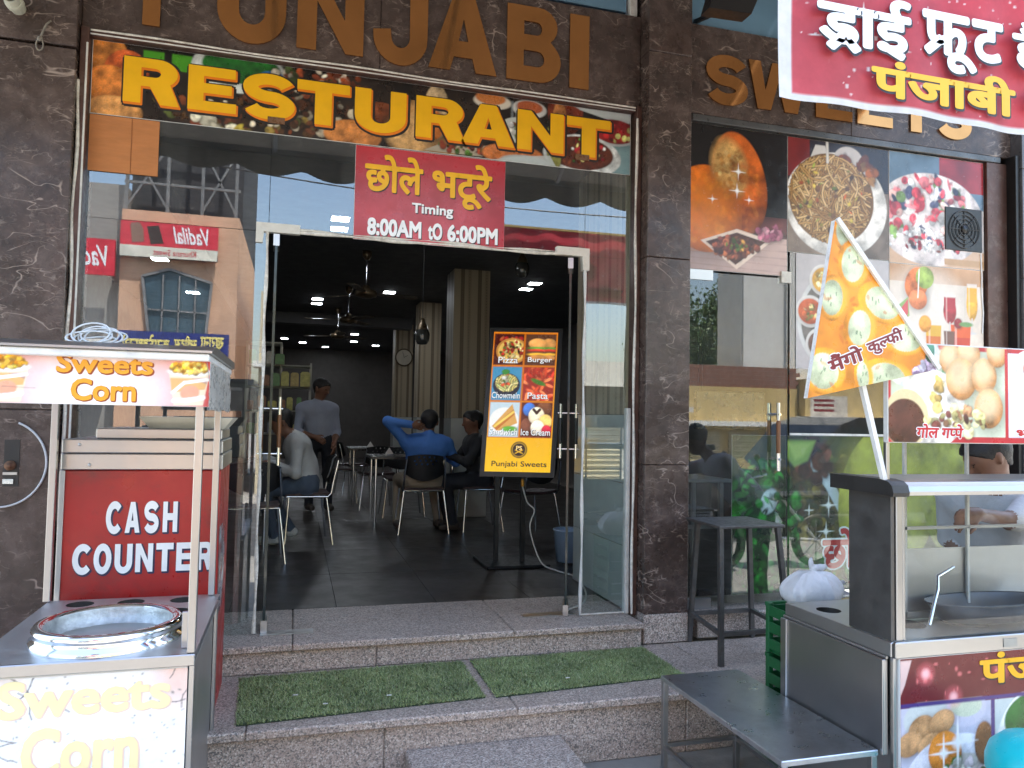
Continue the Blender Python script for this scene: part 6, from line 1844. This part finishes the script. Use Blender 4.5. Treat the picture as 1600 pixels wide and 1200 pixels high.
def sdf_mesh(prims, h, cut=None):
    pts = np.array([p for q in prims for p in (q[0], q[1])]); rad = max(max(q[2], q[3]) for q in prims)
    lo, hi = pts.min(0) - rad - 3 * h, pts.max(0) + rad + 3 * h
    n = np.ceil((hi - lo) / h).astype(int) + 1
    F = np.full(n, .5, np.float32)
    for a, b, ra, rb, lab, k in prims:
        mg = max(ra, rb) + k * 1.2 + 2 * h
        i0 = np.clip(((np.minimum(a, b) - mg - lo) / h).astype(int), 0, n - 1); i1 = np.clip(((np.maximum(a, b) + mg - lo) / h).astype(int) + 2, 1, n)
        G = np.stack(np.meshgrid(*[lo[d] + h * np.arange(i0[d], i1[d]) for d in range(3)], indexing='ij'), -1)
        w = tuple(slice(i0[d], i1[d]) for d in range(3))
        d = cap_d(G, a, b, ra, rb); o = F[w]
        hh = np.clip(.5 + .5 * (o - d) / k, 0, 1)
        F[w] = (o * (1 - hh) + d * hh) - k * hh * (1 - hh)
    if cut:
        G = np.stack(np.meshgrid(*[lo[d] + h * np.arange(n[d]) for d in range(3)], indexing='ij'), -1)
        F = np.maximum(F, cut(G)).astype(np.float32)
    V, Q = surfnet(F, lo, h)
    D = np.stack([cap_d(V, q[0], q[1], q[2], q[3]) for q in prims], -1)
    lab = np.array([q[4] for q in prims])[D.argmin(-1)]
    return V, Q, lab

def raw_mesh(name, V, Q, lab, mats):
    me = bpy.data.meshes.new(name)
    me.from_pydata(V.tolist(), [], Q.tolist())
    for m_ in mats: me.materials.append(m_)
    if lab is not None: me.polygons.foreach_set('material_index', lab[Q[:, 0]].astype(np.int32))
    me.polygons.foreach_set('use_smooth', [True] * len(Q))
    me.update()
    return me

def v3(*a): return np.array(a, float)
def nrm(v): return v / (np.linalg.norm(v) + 1e-9)

def hand_prims(w, d, pn, thumb, curl=.5):
    """wrist, direction, palm normal (fingers bend this way), thumb side"""
    d, pn = nrm(d), nrm(pn - d * (pn @ nrm(d))); s_ = nrm(thumb - d * (thumb @ d))
    out = [(w, w + d * .045, .026, .029, 0, .02), (w + d * .03 + s_ * .016, w + d * .078 + s_ * .02, .019, .014, 0, .015), (w + d * .03 - s_ * .016, w + d * .074 - s_ * .022, .019, .013, 0, .015)]
    for o_, L in ((.030, .9), (.010, 1.05), (-.010, 1.), (-.030, .8)):
        a = w + d * .078 + s_ * o_
        d1 = nrm(d * math.cos(curl * .6) + pn * math.sin(curl * .6)); b = a + d1 * .038 * L
        d2 = nrm(d * math.cos(curl * 1.5) + pn * math.sin(curl * 1.5)); c = b + d2 * .034 * L
        out += [(a, b, .0092, .0085, 0, .004), (b, c, .0085, .007, 0, .004)]
    a = w + d * .02 + s_ * .026; d1 = nrm(d * .75 + s_ * .65 + pn * .2); b = a + d1 * .042; c = b + nrm(d * .95 + s_ * .2 + pn * .3) * .03
    out += [(a, b, .013, .010, 0, .008), (b, c, .010, .008, 0, .004)]
    return out

skin_m = M('brown skin', (.20, .095, .058), .5, 0, .10, 12, .08)
hair_m = M('black hair', (.012, .010, .009), .55, 0, .3, 60, .1, .3, 140)
lip_m = M('lips', (.16, .06, .05), .45); eye_m = M('dark eyes', (.02, .015, .012), .2)

def person(label, J, mats, sleeve='long', h=.0085, loc=None):
    """J: joints. labels 0 skin 1 shirt 2 trousers 3 shoes 4 lips 5 eyes"""
    H, f, u = v3(*J['head']), nrm(v3(*J['face'])), v3(*J.get('up', (0, 0, 1)))
    u = nrm(u - f * (u @ f)); s = np.cross(f, u)
    pr_ = []
    A = pr_.append
    P, Cc = v3(*J['pelvis']), v3(*J['chest'])
    sl, sr, hl, hr = (v3(*J[k]) for k in ('sl', 'sr', 'hipl', 'hipr'))
    A((hl, hr, .112, .112, 2, .05)); A((P + (Cc - P) * .22, P + (Cc - P) * .55, .126, .128, 1, .05)); A((P + (Cc - P) * .5, Cc, .128, .122, 1, .06))
    A((Cc + (sl - Cc) * .55, Cc + (sr - Cc) * .55, .112, .112, 1, .06))
    up_ = nrm(Cc - P)
    A((P + (hl - P) * .7 + up_ * .06, Cc + (sl - Cc) * .55 - up_ * .02, .092, .098, 1, .06)); A((P + (hr - P) * .7 + up_ * .06, Cc + (sr - Cc) * .55 - up_ * .02, .092, .098, 1, .06))
    nb = Cc + up_ * .085
    A((nb, sl, .062, .066, 1, .05)); A((nb, sr, .062, .066, 1, .05))
    A((nb + up_ * .01, nb + up_ * .035, .066, .062, 1, .01)); A((nb, H - u * .05 - f * .012, .054, .050, 0, .02))
    for k in 'lr':
        S_, E, W = v3(*J['s' + k]), v3(*J['e' + k]), v3(*J['w' + k])
        A((S_, E, .060, .049, 1, .03))
        if sleeve == 'long': A((E, W + (E - W) * .08, .047, .040, 1, .03)); A((W + (E - W) * .1, W, .028, .026, 0, .01))
        elif sleeve == 'elbow': A((E, E + (W - E) * .25, .047, .045, 1, .02)); A((E + (W - E) * .2, W, .038, .027, 0, .02))
        else: A((S_ + (E - S_) * .45, E, .043, .040, 0, .02)); A((E, W, .040, .027, 0, .02))
        hd = J.get('hand' + k, (W - E, (0, 0, -1), (1, 0, 0), .5))
        pr_.extend(hand_prims(W, v3(*hd[0]), v3(*hd[1]), v3(*hd[2]), hd[3]))
        Hh, K, An = v3(*J['hip' + k]), v3(*J['k' + k]), v3(*J['a' + k])
        A((Hh, K, .092, .068, 2, .04)); A((K, An, .066, .050, 2, .03))
        fd = nrm(v3(*J['foot'])); A((An - v3(0, 0, .035) - fd * .035, An - v3(0, 0, .045) + fd * .12, .042, .038, 3, .02)); A((An, An - v3(0, 0, .04), .04, .04, 3, .02))
    # head
    A((H + u * .028 - f * .018, H + u * .022 + f * .018, .088, .082, 0, .03)); A((H + f * .030 + u * .005, H + f * .040 - u * .072, .066, .046, 0, .03))
    A((H + f * .092 + u * .005, H + f * .108 - u * .022, .010, .014, 0, .012)); A((H + f * .083 - u * .052 - s * .016, H + f * .083 - u * .052 + s * .016, .0085, .0085, 4, .004))
    for q in (-1, 1):
        A((H + s * q * .083 + u * .012 - f * .01, H + s * q * .080 - u * .025 - f * .004, .015, .011, 0, .008))
        A((H + f * .085 + s * q * .030 + u * .010, H + f * .0852 + s * q * .031 + u * .010, .0085, .0085, 5, .003))
    base = loc or (P[0], P[1], .45)
    t = thing('person', label, 'person', base)
    V, Q, lab = sdf_mesh(pr_, h)
    link('body', raw_mesh('body', V, Q, lab, [skin_m, mats[0], mats[1], mats[2], lip_m, eye_m, hair_m]), t)
    hp = [(H + u * .040 - f * .028, H + u * .036 + f * .022, .093, .088, 0, .03), (H - f * .05 + u * .03, H - f * .045 - u * .045, .06, .045, 0, .03), (H + u * .09 + f * .04, H + u * .075 + f * .075, .03, .018, 0, .03)]
    def cut(G):
        q = G - H
        fu, ff = q @ u, q @ f
        return (.055 + (ff - .085) * .85) - fu
    V, Q, lab = sdf_mesh(hp, .007, cut)
    V = V + np.random.default_rng(3).normal(0, .0007, V.shape)
    link('hair', raw_mesh('hair', V, Q, None, [hair_m]), t)
    return t

blue_sh = M('blue cotton shirt', C8(70, 120, 196), .8, 0, .12, 5, .05, 1.0, 13)
white_sh = M('white cotton shirt', (.50, .50, .49), .8, 0, .10, 5, .05, 1.0, 13)
pale_sh = M('pale blue cotton shirt', (.30, .33, .42), .8, 0, .10, 5, .05, 1.0, 13)
black_sh = M('black cotton shirt', (.018, .018, .02), .8, 0, .12, 5, .05, .8, 13)
tee_sh = M('white grey tee shirt', (.62, .63, .68), .8, 0, .10, 5, .05, 1.0, 13)
khaki = M('khaki trousers', (.24, .20, .15), .85, 0, .12, 5, .05, .8, 14)
jeans = M('blue grey jeans', (.075, .10, .14), .85, 0, .2, 6, .05, .6, 20)
dark_tr = M('dark trousers', (.02, .022, .03), .85, 0, .12, 5, .05, .6, 14)
shoe_b = M('brown shoes', (.06, .045, .035), .5); shoe_w = M('white trainers', (.55, .54, .5), .5, 0, .3, 20)


person('man in a blue shirt seated with his back turned, hand behind his head', dict(
    pelvis=(1.27, 3.47, .98), chest=(1.31, 3.42, 1.31), hipl=(1.16, 3.47, .97), hipr=(1.38, 3.47, .97), sl=(1.10, 3.43, 1.36), sr=(1.52, 3.43, 1.35),
    el=(.90, 3.40, 1.575), wl=(1.13, 3.33, 1.545), handl=((1, .05, -.22), (0, 1, 0), (0, 0, 1), .35), er=(1.63, 3.50, 1.16), wr=(1.52, 3.78, 1.23), handr=((-.3, 1, 0), (0, 0, -1), (-1, 0, 0), .6),
    kl=(1.10, 3.90, .95), kr=(1.46, 3.90, .95), al=(1.06, 3.70, .54), ar=(1.50, 3.72, .54), foot=(0, 1, 0), head=(1.335, 3.46, 1.570), face=(.1, 1, -.12)), (blue_sh, khaki, shoe_b))
person('man in dark clothes and black hair seated beside the wallpapered column', dict(
    pelvis=(1.93, 3.58, .98), chest=(1.86, 3.58, 1.31), hipl=(1.92, 3.47, .97), hipr=(1.92, 3.69, .97), sl=(1.85, 3.38, 1.36), sr=(1.85, 3.78, 1.36),
    el=(1.72, 3.34, 1.16), wl=(1.52, 3.50, 1.25), handl=((-1, .2, 0), (0, 0, -1), (0, 1, 0), .5), er=(1.70, 3.80, 1.16), wr=(1.50, 3.72, 1.25), handr=((-1, -.2, 0), (0, 0, -1), (0, -1, 0), .5),
    kl=(1.52, 3.46, .95), kr=(1.52, 3.70, .95), al=(1.60, 3.46, .54), ar=(1.60, 3.72, .54), foot=(-1, 0, 0), head=(1.815, 3.56, 1.575), face=(-1, -.12, -.05)), (black_sh, dark_tr, shoe_b))
person('man in a white shirt and jeans seated in side view behind the left door handle', dict(
    pelvis=(.13, 3.02, .98), chest=(.03, 3.00, 1.31), hipl=(.12, 2.91, .97), hipr=(.12, 3.13, .97), sl=(.03, 2.81, 1.37), sr=(.03, 3.20, 1.37),
    el=(.02, 2.74, 1.10), wl=(-.20, 2.86, 1.18), handl=((-1, .3, .1), (0, 0, -1), (0, 1, 0), .6), er=(-.05, 3.24, 1.12), wr=(-.28, 3.15, 1.22), handr=((-1, -.2, .1), (0, 0, -1), (0, -1, 0), .6),
    kl=(-.27, 2.88, .95), kr=(-.27, 3.14, .95), al=(-.15, 2.84, .54), ar=(-.02, 3.14, .56), foot=(-1, 0, 0), head=(-.12, 2.98, 1.545), face=(-1, -.1, -.35)), (white_sh, jeans, shoe_w))
person('standing man in a pale blue shirt and dark trousers in the aisle', dict(
    pelvis=(.30, 5.32, 1.33), chest=(.27, 5.28, 1.66), hipl=(.40, 5.31, 1.30), hipr=(.20, 5.33, 1.30), sl=(.45, 5.27, 1.70), sr=(.07, 5.25, 1.70),
    el=(.50, 5.28, 1.42), wl=(.46, 5.10, 1.28), handl=((0, -.4, -1), (-1, 0, 0), (-.3, -1, 0), .5), er=(.03, 5.18, 1.42), wr=(.24, 5.04, 1.36), handr=((.8, -.4, -.4), (0, 1, -.3), (0, 0, 1), .7),
    kl=(.41, 5.30, .90), kr=(.20, 5.32, .90), al=(.42, 5.34, .54), ar=(.19, 5.36, .54), foot=(.3, -1, 0), head=(.30, 5.24, 1.945), face=(.75, -.6, -.25)), (pale_sh, dark_tr, shoe_b), 'elbow')
person('young vendor in a white shirt bending over the snack cart counter', dict(
    pelvis=(3.62, -1.05, .92), chest=(3.43, -1.28, 1.21), hipl=(3.66, -1.16, .88), hipr=(3.56, -.96, .88), sl=(3.42, -1.47, 1.27), sr=(3.30, -1.10, 1.30),
    el=(3.15, -1.60, 1.20), wl=(2.90, -1.64, 1.24), handl=((-1, -.1, -.12), (0, 0, -1), (0, -.3, -1), .5), er=(3.42, -.98, 1.02), wr=(3.40, -1.20, .86), handr=((-.6, -1, -.1), (0, 0, -1), (-1, .6, 0), .6),
    kl=(3.66, -1.16, .49), kr=(3.56, -.99, .49), al=(3.66, -1.15, .09), ar=(3.62, -1.0, .09), foot=(-1, -.3, 0), head=(3.235, -1.40, 1.475), face=(-.85, .32, -.50), up=(-.45, .2, .85)), (tee_sh, dark_tr, shoe_b), 'short', loc=(3.62, -1.05, 0))
# ---------------------------------------------------------------- the other side of the street (mirrored in the glass)
peach = M('peach render', (.60, .37, .24), .85, 0, .12, 2, .05, .2, 30, dirt=(.22, .14, .10), dirt_amt=.25, dscale=2.5)
dim_glass = M('dusty blue window', (.05, .09, .12), .12, 0, .3, 2, .05)
grey_r = M('grey render', (.30, .29, .27), .85, 0, .15, 1.5, .05, dirt=(.14, .13, .12), dirt_amt=.35, dscale=1.5)
white_r = M('whitewashed wall', (.70, .69, .64), .85, 0, .08, 1.5, .05, dirt=(.40, .37, .32), dirt_amt=.25, dscale=1.5)
yellow_r = M('faded yellow render', (.56, .41, .17), .85, 0, .14, 1.5, .05, dirt=(.25, .18, .10), dirt_amt=.35, dscale=1.5)
brick_m = M('old brick', (.22, .10, .065), .9, 0, .3, 14, .05)
shut_m = M('ribbed shutter', (.45, .38, .22), .6, 0, .12, 3)
YB = -12.0

bd = thing('peach_building', 'peach rendered building with a large angular window across the street, mirrored at left', 'building', (-2.3, YB, 0))
MB().box(-3.40, -1.22, YB - 6, YB, 0, 5.62).obj('wall', peach, bd)
win = [(-2.98, 4.30), (-2.50, 4.47), (-1.70, 4.24), (-1.80, 2.9), (-2.80, 2.9)]
MB().prism(win[::-1], (0, YB + .02, 0), (1, 0, 0), (0, 0, 1), -.06).obj('window', dim_glass, bd)
mb = MB()
for a_, b_ in zip(win, win[1:] + win[:1]): mb.bar((a_[0], YB + .05, a_[1]), (b_[0], YB + .05, b_[1]), .05, .05)
for x in (-2.6, -2.3, -2.0): mb.bar((x, YB + .05, 2.9), (x, YB + .05, 4.35), .03, .03)
mb.bar((-2.9, YB + .05, 3.65), (-1.75, YB + .05, 3.62), .03, .03); mb.obj('window_frame', M('grey frame', (.2, .2, .2), .5), bd)
mb = MB(); dk = M('dark scaffold', (.04, .04, .045), .7)
MB().box(-3.4, -1.22, YB - 6, YB - .8, 5.62, 10).obj('upper_floor', M('dark recess', (.03, .03, .035), .8), bd)
for x in (-3.35, -2.6, -1.95, -1.3): mb.bar((x, YB - .1, 5.62), (x, YB - .1, 10), .06, .06)
for z in (6.2, 6.9, 7.6, 8.4): mb.bar((-3.4, YB - .1, z), (-1.22, YB - .1, z), .05, .05)
for x0, x1 in ((-3.35, -2.6), (-1.95, -1.3)): mb.bar((x0, YB - .1, 5.7), (x1, YB - .1, 7.0), .04, .04); mb.bar((x1, YB - .1, 5.7), (x0, YB - .1, 7.0), .04, .04)
mb.obj('steel_lattice', M('weathered lattice', (.16, .16, .16), .6), bd)
def street_sign(name, label, x0, x1, z0, z1, y=YB):
    t = thing(name, label, 'sign', ((x0 + x1) / 2, y + .1, z0))
    return t
# these face +y, so the reading direction runs towards -x
def board(t, x0, x1, z0, z1, y, mt):
    return MB().box(x0, x1, y, y + .08, z0, z1).obj('board', mt, t)
UX = (-1, 0, 0)
vs_ = street_sign('shop_sign', 'red ice cream shop sign with white script on the peach building', -3.4, -1.6, 4.66, 5.36)
board(vs_, -3.38, -1.60, 4.66, 5.36, YB + .1, M('sign red', C8(206, 50, 66), .4)); board(vs_, -3.38, -1.60, 4.66, 4.88, YB + .101, M('sign cream', (.68, .66, .56), .4))
lettering('lettering', vs_, 'Vadilal', (-1.72, YB + .181, 4.96), UX, Z1, (0, 0, .66, .34), inkW, .02, 'round', .002, shear=.2)
lettering('lettering', vs_, 'Khurana Sweet', (-2.0, YB + .182, 4.71), UX, Z1, (0, 0, .78, .12), inkR, .01, 'round', .002)
mb = MB(); O_ = (-2.55, YB + .184, 4.9)
MB().prism([(.05, .05), (.28, .02), (.36, .36), (.15, .40)], O_, UX, Z1, .001).obj('picture', M('chocolate brown', (.05, .03, .025), .4), vs_)
MB().prism([(.40, .06), (.62, .03), (.66, .40), (.50, .44), (.42, .30)], O_, UX, Z1, .001).obj('picture', M('chocolate tan', (.25, .14, .10), .4), vs_)
v2_ = street_sign('shop_sign', 'second red shop sign with white script left of the peach building', -4.3, -3.45, 4.25, 4.95)
board(v2_, -4.5, -3.46, 4.25, 4.95, YB + .1, M('sign red', C8(206, 50, 66), .4))
lettering('lettering', v2_, 'Vadilal', (-3.52, YB + .181, 4.42), UX, Z1, (0, 0, .80, .40), inkW, .02, 'round', .002, shear=.2)
bs_ = street_sign('shop_sign', 'blue shop sign with yellow Hindi words below the angular window', -3.32, -1.33, 2.25, 3.2)
board(bs_, -3.34, -1.33, 2.30, 3.2, YB + .1, M('sign blue', C8(40, 50, 120), .4))
MB().box(-3.34, -1.33, YB + .181, YB + .184, 2.30, 2.62).obj('stripe', M('sign light blue', C8(40, 120, 180), .4), bs_)
for tx, u0_, u1_ in ((['खु', 'रा', 'ना'], .06, .50), ([('half', 'स', .16), 'वी', 'ट्स'], .56, .98), ([('half', 'क', .2), 'न', 'फे', ('half', 'क', .2), 'शन', 'री'], 1.06, 1.92)):
    lettering('lettering', bs_, tx, (-1.36, YB + .186, 2.80), UX, Z1, (u0_, 0, u1_, .34), ink('sign yellow', C8(236, 220, 130)), .03, 'round', .002)

nb_ = thing('dark_building', 'dark shop building left of the peach building across the street', 'building', (-5.5, YB, 0))
MB().box(-8.5, -3.41, YB - 6, YB - .4, 0, 6.2).obj('wall', grey_r, nb_)
for z in (.3, 3.2, 5.1):
    for x in (-5.0, -7.0): MB().box(x - .8, x + .8, YB - .42, YB - .36, z, z + (2.4 if z < 1 else 1.1)).obj('window', dim_glass, nb_)
MB().box(-8.5, -3.45, YB - .5, YB + .3, 2.85, 3.0).obj('ledge', white_r, nb_)
def low_building(name, label, x0, x1, z1, mt, n, y=YB, shutters=True):
    t = thing(name, label, 'building', ((x0 + x1) / 2, y, 0))
    MB().box(x0, x1, y - 6, y, 0, z1).obj('wall', mt, t)
    MB().box(x0 - .1, x1 + .1, y - .3, y + .35, z1 * .62, z1 * .62 + .12).obj('ledge', white_r, t)
    w = (x1 - x0) / n
    for k in range(n):
        a_, b_ = x0 + w * (k + .12), x0 + w * (k + .88)
        s_ = MB().box(a_, b_, y + .001, y + .03, .15, z1 * .56).obj('shutter', shut_m, t)
        mb = MB()
        for z in np.arange(.22, z1 * .55, .12): mb.tube([(a_, y + .032, z), (b_, y + .032, z)], .03, 6)
        mb.obj('shutter_ribs', shut_m, s_)
        if z1 > 3.4:
            MB().box(a_ + .2, b_ - .2, y + .001, y + .03, z1 * .70, z1 * .92).obj('window', dim_glass, t)
    return t
low_building('corner_building', 'cream building beside the peach building across the street', -.75, 4.6, 4.15, M('cream render', (.58, .50, .34), .85, 0, .1, 2), 4)
low_building('pale_building', 'low pale building with white ledge across the street', 4.7, 8.9, 3.0, M('pale render', (.55, .53, .46), .85, 0, .1, 2), 3)
low_building('yellow_building', 'yellow shuttered building under the brick parapet across the street', 8.95, 12.1, 2.5, yellow_r, 3, YB + .02)
low_building('ochre_building', 'ochre building with posters to the right across the street', 12.15, 18.0, 2.75, yellow_r, 4, YB + .25)
bp = thing('brick_parapet', 'brick parapet wall on the yellow building across the street', 'wall', (10.5, YB - .1, 2.5))
bk_me = None
for r_ in range(5):
    for k in range(13):
        x = 8.97 + k * .24 + (.12 if r_ % 2 else 0)
        if bk_me is None: bk_me = MB().box(0, .228, -.2, 0, 0, .094, 0, .004).mesh('brick', brick_m)
        o = link('brick', bk_me, bp, True); o.location = (x - 10.5, .1, .002 + r_ * .105)
MB().box(8.97, 12.08, YB - .19, YB - .008, 2.5, 3.02).obj('mortar', grey_r, bp)
tw = thing('white_tower', 'tall whitewashed wall block rising behind the brick parapet', 'building', (10.9, YB - .8, 0))
MB().box(10.80, 13.6, YB - 1.6, YB - .5, 2.4, 8.5).obj('wall', white_r, tw); MB().box(10.84, 11.35, YB - .499, YB - .44, 2.55, 7.2).obj('pilaster', white_r, tw); MB().box(12.1, 12.6, YB - .499, YB - .42, 2.4, 8.5).obj('pilaster', white_r, tw)
ps = thing('wall_poster', 'printed notice pasted on the ochre wall across the street', 'poster', (12.7, YB + .3, 1.9))
MB().box(12.3, 13.4, YB + .252, YB + .256, 1.75, 2.35).obj('sheet', M('notice paper', (.55, .50, .42), .7, 0, .3, 9), ps)
mb = MB()
for z in (1.95, 2.08, 2.2): mb.box(12.4, 13.0, YB + .2565, YB + .2575, z, z + .06)
mb.obj('print_bars', inkM, ps)

# tree
lf_m, N, L, P_ = newmat('leaves')
ge = N.new('ShaderNodeNewGeometry'); rr2 = ramp(N, L, ge.outputs['Random Per Island'], [(0, (.035, .075, .02)), (.5, (.06, .12, .03)), (1, (.11, .17, .05))])
L.new(rr2.outputs[0], P_.inputs['Base Color']); P_.inputs['Roughness'].default_value = .55
bark = M('bark', (.12, .09, .065), .9, 0, .3, 8, .05, .8, 20)
def tree(x, y, hgt, r, label, seed):
    g = np.random.default_rng(seed); t = thing('tree', label, 'tree', (x, y, 0))
    mb = MB(); mb.tube([(x, y, 0), (x + .1, y, hgt * .3), (x - .05, y + .05, hgt * .55)], [.2, .15, .1], 10)
    cl = []
    for k in range(46):
        d = g.normal(0, 1, 3); d /= np.linalg.norm(d); q = g.random() ** .4
        c = np.array((x, y, hgt * .68)) + d * q * np.array((r, r, r * .75)); cl.append(c)
        if k < 14: mb.tube([(x, y, hgt * .45), tuple((np.array((x, y, hgt * .5)) + c) / 2 + v3(0, 0, -.1)), tuple(c)], [.07, .04, .012], 6)
    mb.obj('trunk', bark, t)
    n = 210; V = []
    for c in cl:
        p = c + g.normal(0, .22 * r / 1.6, (n, 3)); u_ = g.normal(0, 1, (n, 3)); u_ /= np.linalg.norm(u_, axis=1)[:, None]; w_ = np.cross(u_, g.normal(0, 1, (n, 3))); w_ /= np.linalg.norm(w_, axis=1)[:, None]
        s_ = (.05 + .05 * g.random(n))[:, None]
        V.append(np.stack([p - u_ * s_, p + w_ * s_ * .45, p + u_ * s_, p - w_ * s_ * .45], 1))
    V = np.concatenate(V); m_ = len(V)
    me = bpy.data.meshes.new('crown'); me.vertices.add(m_ * 4); me.vertices.foreach_set('co', V.reshape(-1).astype(np.float32)); me.loops.add(m_ * 4); me.loops.foreach_set('vertex_index', np.arange(m_ * 4, dtype=np.int32)); me.polygons.add(m_); me.polygons.foreach_set('loop_start', np.arange(0, m_ * 4, 4, dtype=np.int32)); me.update(calc_edges=True); me.materials.append(lf_m)
    tag(link('crown', me, t), kind='stuff')
tree(12.45, -17.5, 6.2, 2.0, 'leafy green tree behind the brick parapet, mirrored in the right glass', 4)
tree(7.6, -19.5, 5.0, 1.7, 'smaller leafy tree behind the low pale building', 5)

# parked car
car = thing('parked_car', 'dark car parked on the near side of the road, mirrored in the right glass', 'car', (8.2, -5.7, 0))
cp = M('black car paint', (.015, .016, .02), .15, 0, .1, 3, .04, coat=.5)
side = [(6.0, .35), (6.0, .85), (6.15, .98), (7.0, 1.05), (7.55, 1.62), (7.9, 1.74), (9.6, 1.74), (9.95, 1.6), (10.3, 1.05), (10.4, .9), (10.4, .35)]
def carx(mb, prof, y0, y1, ins=0.):
    k = len(prof); vs = [(x, y0, z) for x, z in prof] + [(x, y1, z) for x, z in prof]
    mb.add(vs, [tuple(range(k)), tuple(range(2 * k - 1, k - 1, -1))] + [(i, i + k, (i + 1) % k + k, (i + 1) % k) for i in range(k)])
carb = MB(); carx(carb, side, -6.5, -4.9); cbod = carb.obj('body', cp, car)
cgl = M('car glass', (.02, .03, .035), .05, 0, .05, 3, .02, spec=.9)
for pts in ([(7.15, 1.08), (7.62, 1.58), (8.35, 1.62), (8.35, 1.08)], [(8.43, 1.08), (8.43, 1.62), (9.25, 1.62), (9.25, 1.08)], [(9.33, 1.08), (9.33, 1.6), (9.8, 1.55), (10.12, 1.08)]):
    for y0, y1 in ((-4.902, -4.89), (-6.51, -6.498)):
        mb = MB(); carx(mb, pts, y0, y1); mb.obj('window', cgl, car)
for x in (6.85, 9.5):
    for y in (-4.95, -6.45):
        w_ = MB().lathe([(0, -.1), (.2, -.1), (.32, -.09), (.34, 0), (.32, .09), (.2, .1), (0, .1)], (x, y, .34), 28, axis='y').obj('wheel', black_plastic, car)
        MB().lathe([(0, .105), (.19, .101), (.2, .09)], (x, y if y > -5.5 else y - .21, .34), 20, axis='y').obj('rim', steel, w_)
for y in (-5.1, -6.3):
    MB().blob((6.02, y, .78), .1, 12, (.4, 1.2, .8)).obj('headlight', M('lamp glass', (.5, .5, .48), .1), car)

# parked motorcycle
mc = thing('motorcycle', 'black motorcycle parked on the pavement, mirrored low in the right glass', 'motorcycle', (5.1, -3.1, 0))
for x in (4.5, 5.75):
    w_ = MB().lathe([(.24, -.04), (.30, -.045), (.31, 0), (.30, .045), (.24, .04)], (x, -3.1, .31), 28, axis='y').obj('wheel', black_plastic, mc)
    mb = MB()
    for k in range(8): mb.tube([(x, -3.1, .31), (x + .24 * math.cos(k * .785), -3.1, .31 + .24 * math.sin(k * .785))], .006, 5)
    mb.obj('spokes', steel, w_)
MB().blob((5.0, -3.1, .82), .16, 14, (1.7, .8, .75)).obj('tank', cp, mc)
MB().box(5.15, 5.9, -3.22, -2.98, .78, .86, 0, .03).obj('seat', black_plastic, mc)
MB().blob((5.1, -3.1, .48), .17, 10, (1.2, .8, 1), .1).obj('engine', steel_dark, mc)
mb = MB(); mb.tube([(4.5, -3.1, .31), (4.75, -3.1, .95)], .025, 8); mb.tube([(4.75, -3.1, .9), (5.1, -3.1, .35), (5.75, -3.1, .31)], .022, 8); mb.tube([(5.3, -3.1, .78), (5.75, -3.1, .31)], .02, 8); mb.obj('frame', steel_dark, mc)
mb = MB(); mb.tube([(4.85, -3.45, 1.08), (4.76, -3.3, 1.02), (4.76, -2.9, 1.02), (4.85, -2.75, 1.08)], .014, 8); mb.obj('handlebar', chrome, mc)
for y in (-3.42, -2.78):
    mb = MB(); mb.tube([(4.82, y, 1.06), (4.78, y * 1.01, 1.22)], .006, 6); mb.blob((4.77, y * 1.01, 1.26), .06, 10, (.3, 1, .7)); mb.obj('mirror', black_plastic, mc)
MB().blob((4.62, -3.1, .92), .09, 12, (.8, 1, 1)).obj('headlight', M('lamp glass', (.5, .5, .48), .1), mc)

# sagging cable over the street
tag(MB().tube([(-6 + 18 * t, -8.5 + 1.5 * t, 6.2 - 3.0 * t * (1 - t) - .6 * t) for t in np.linspace(0, 1, 30)], .012, 5).obj('overhead_cable', black_plastic), 'thin black cable sagging over the street, mirrored in the transom', 'cable')
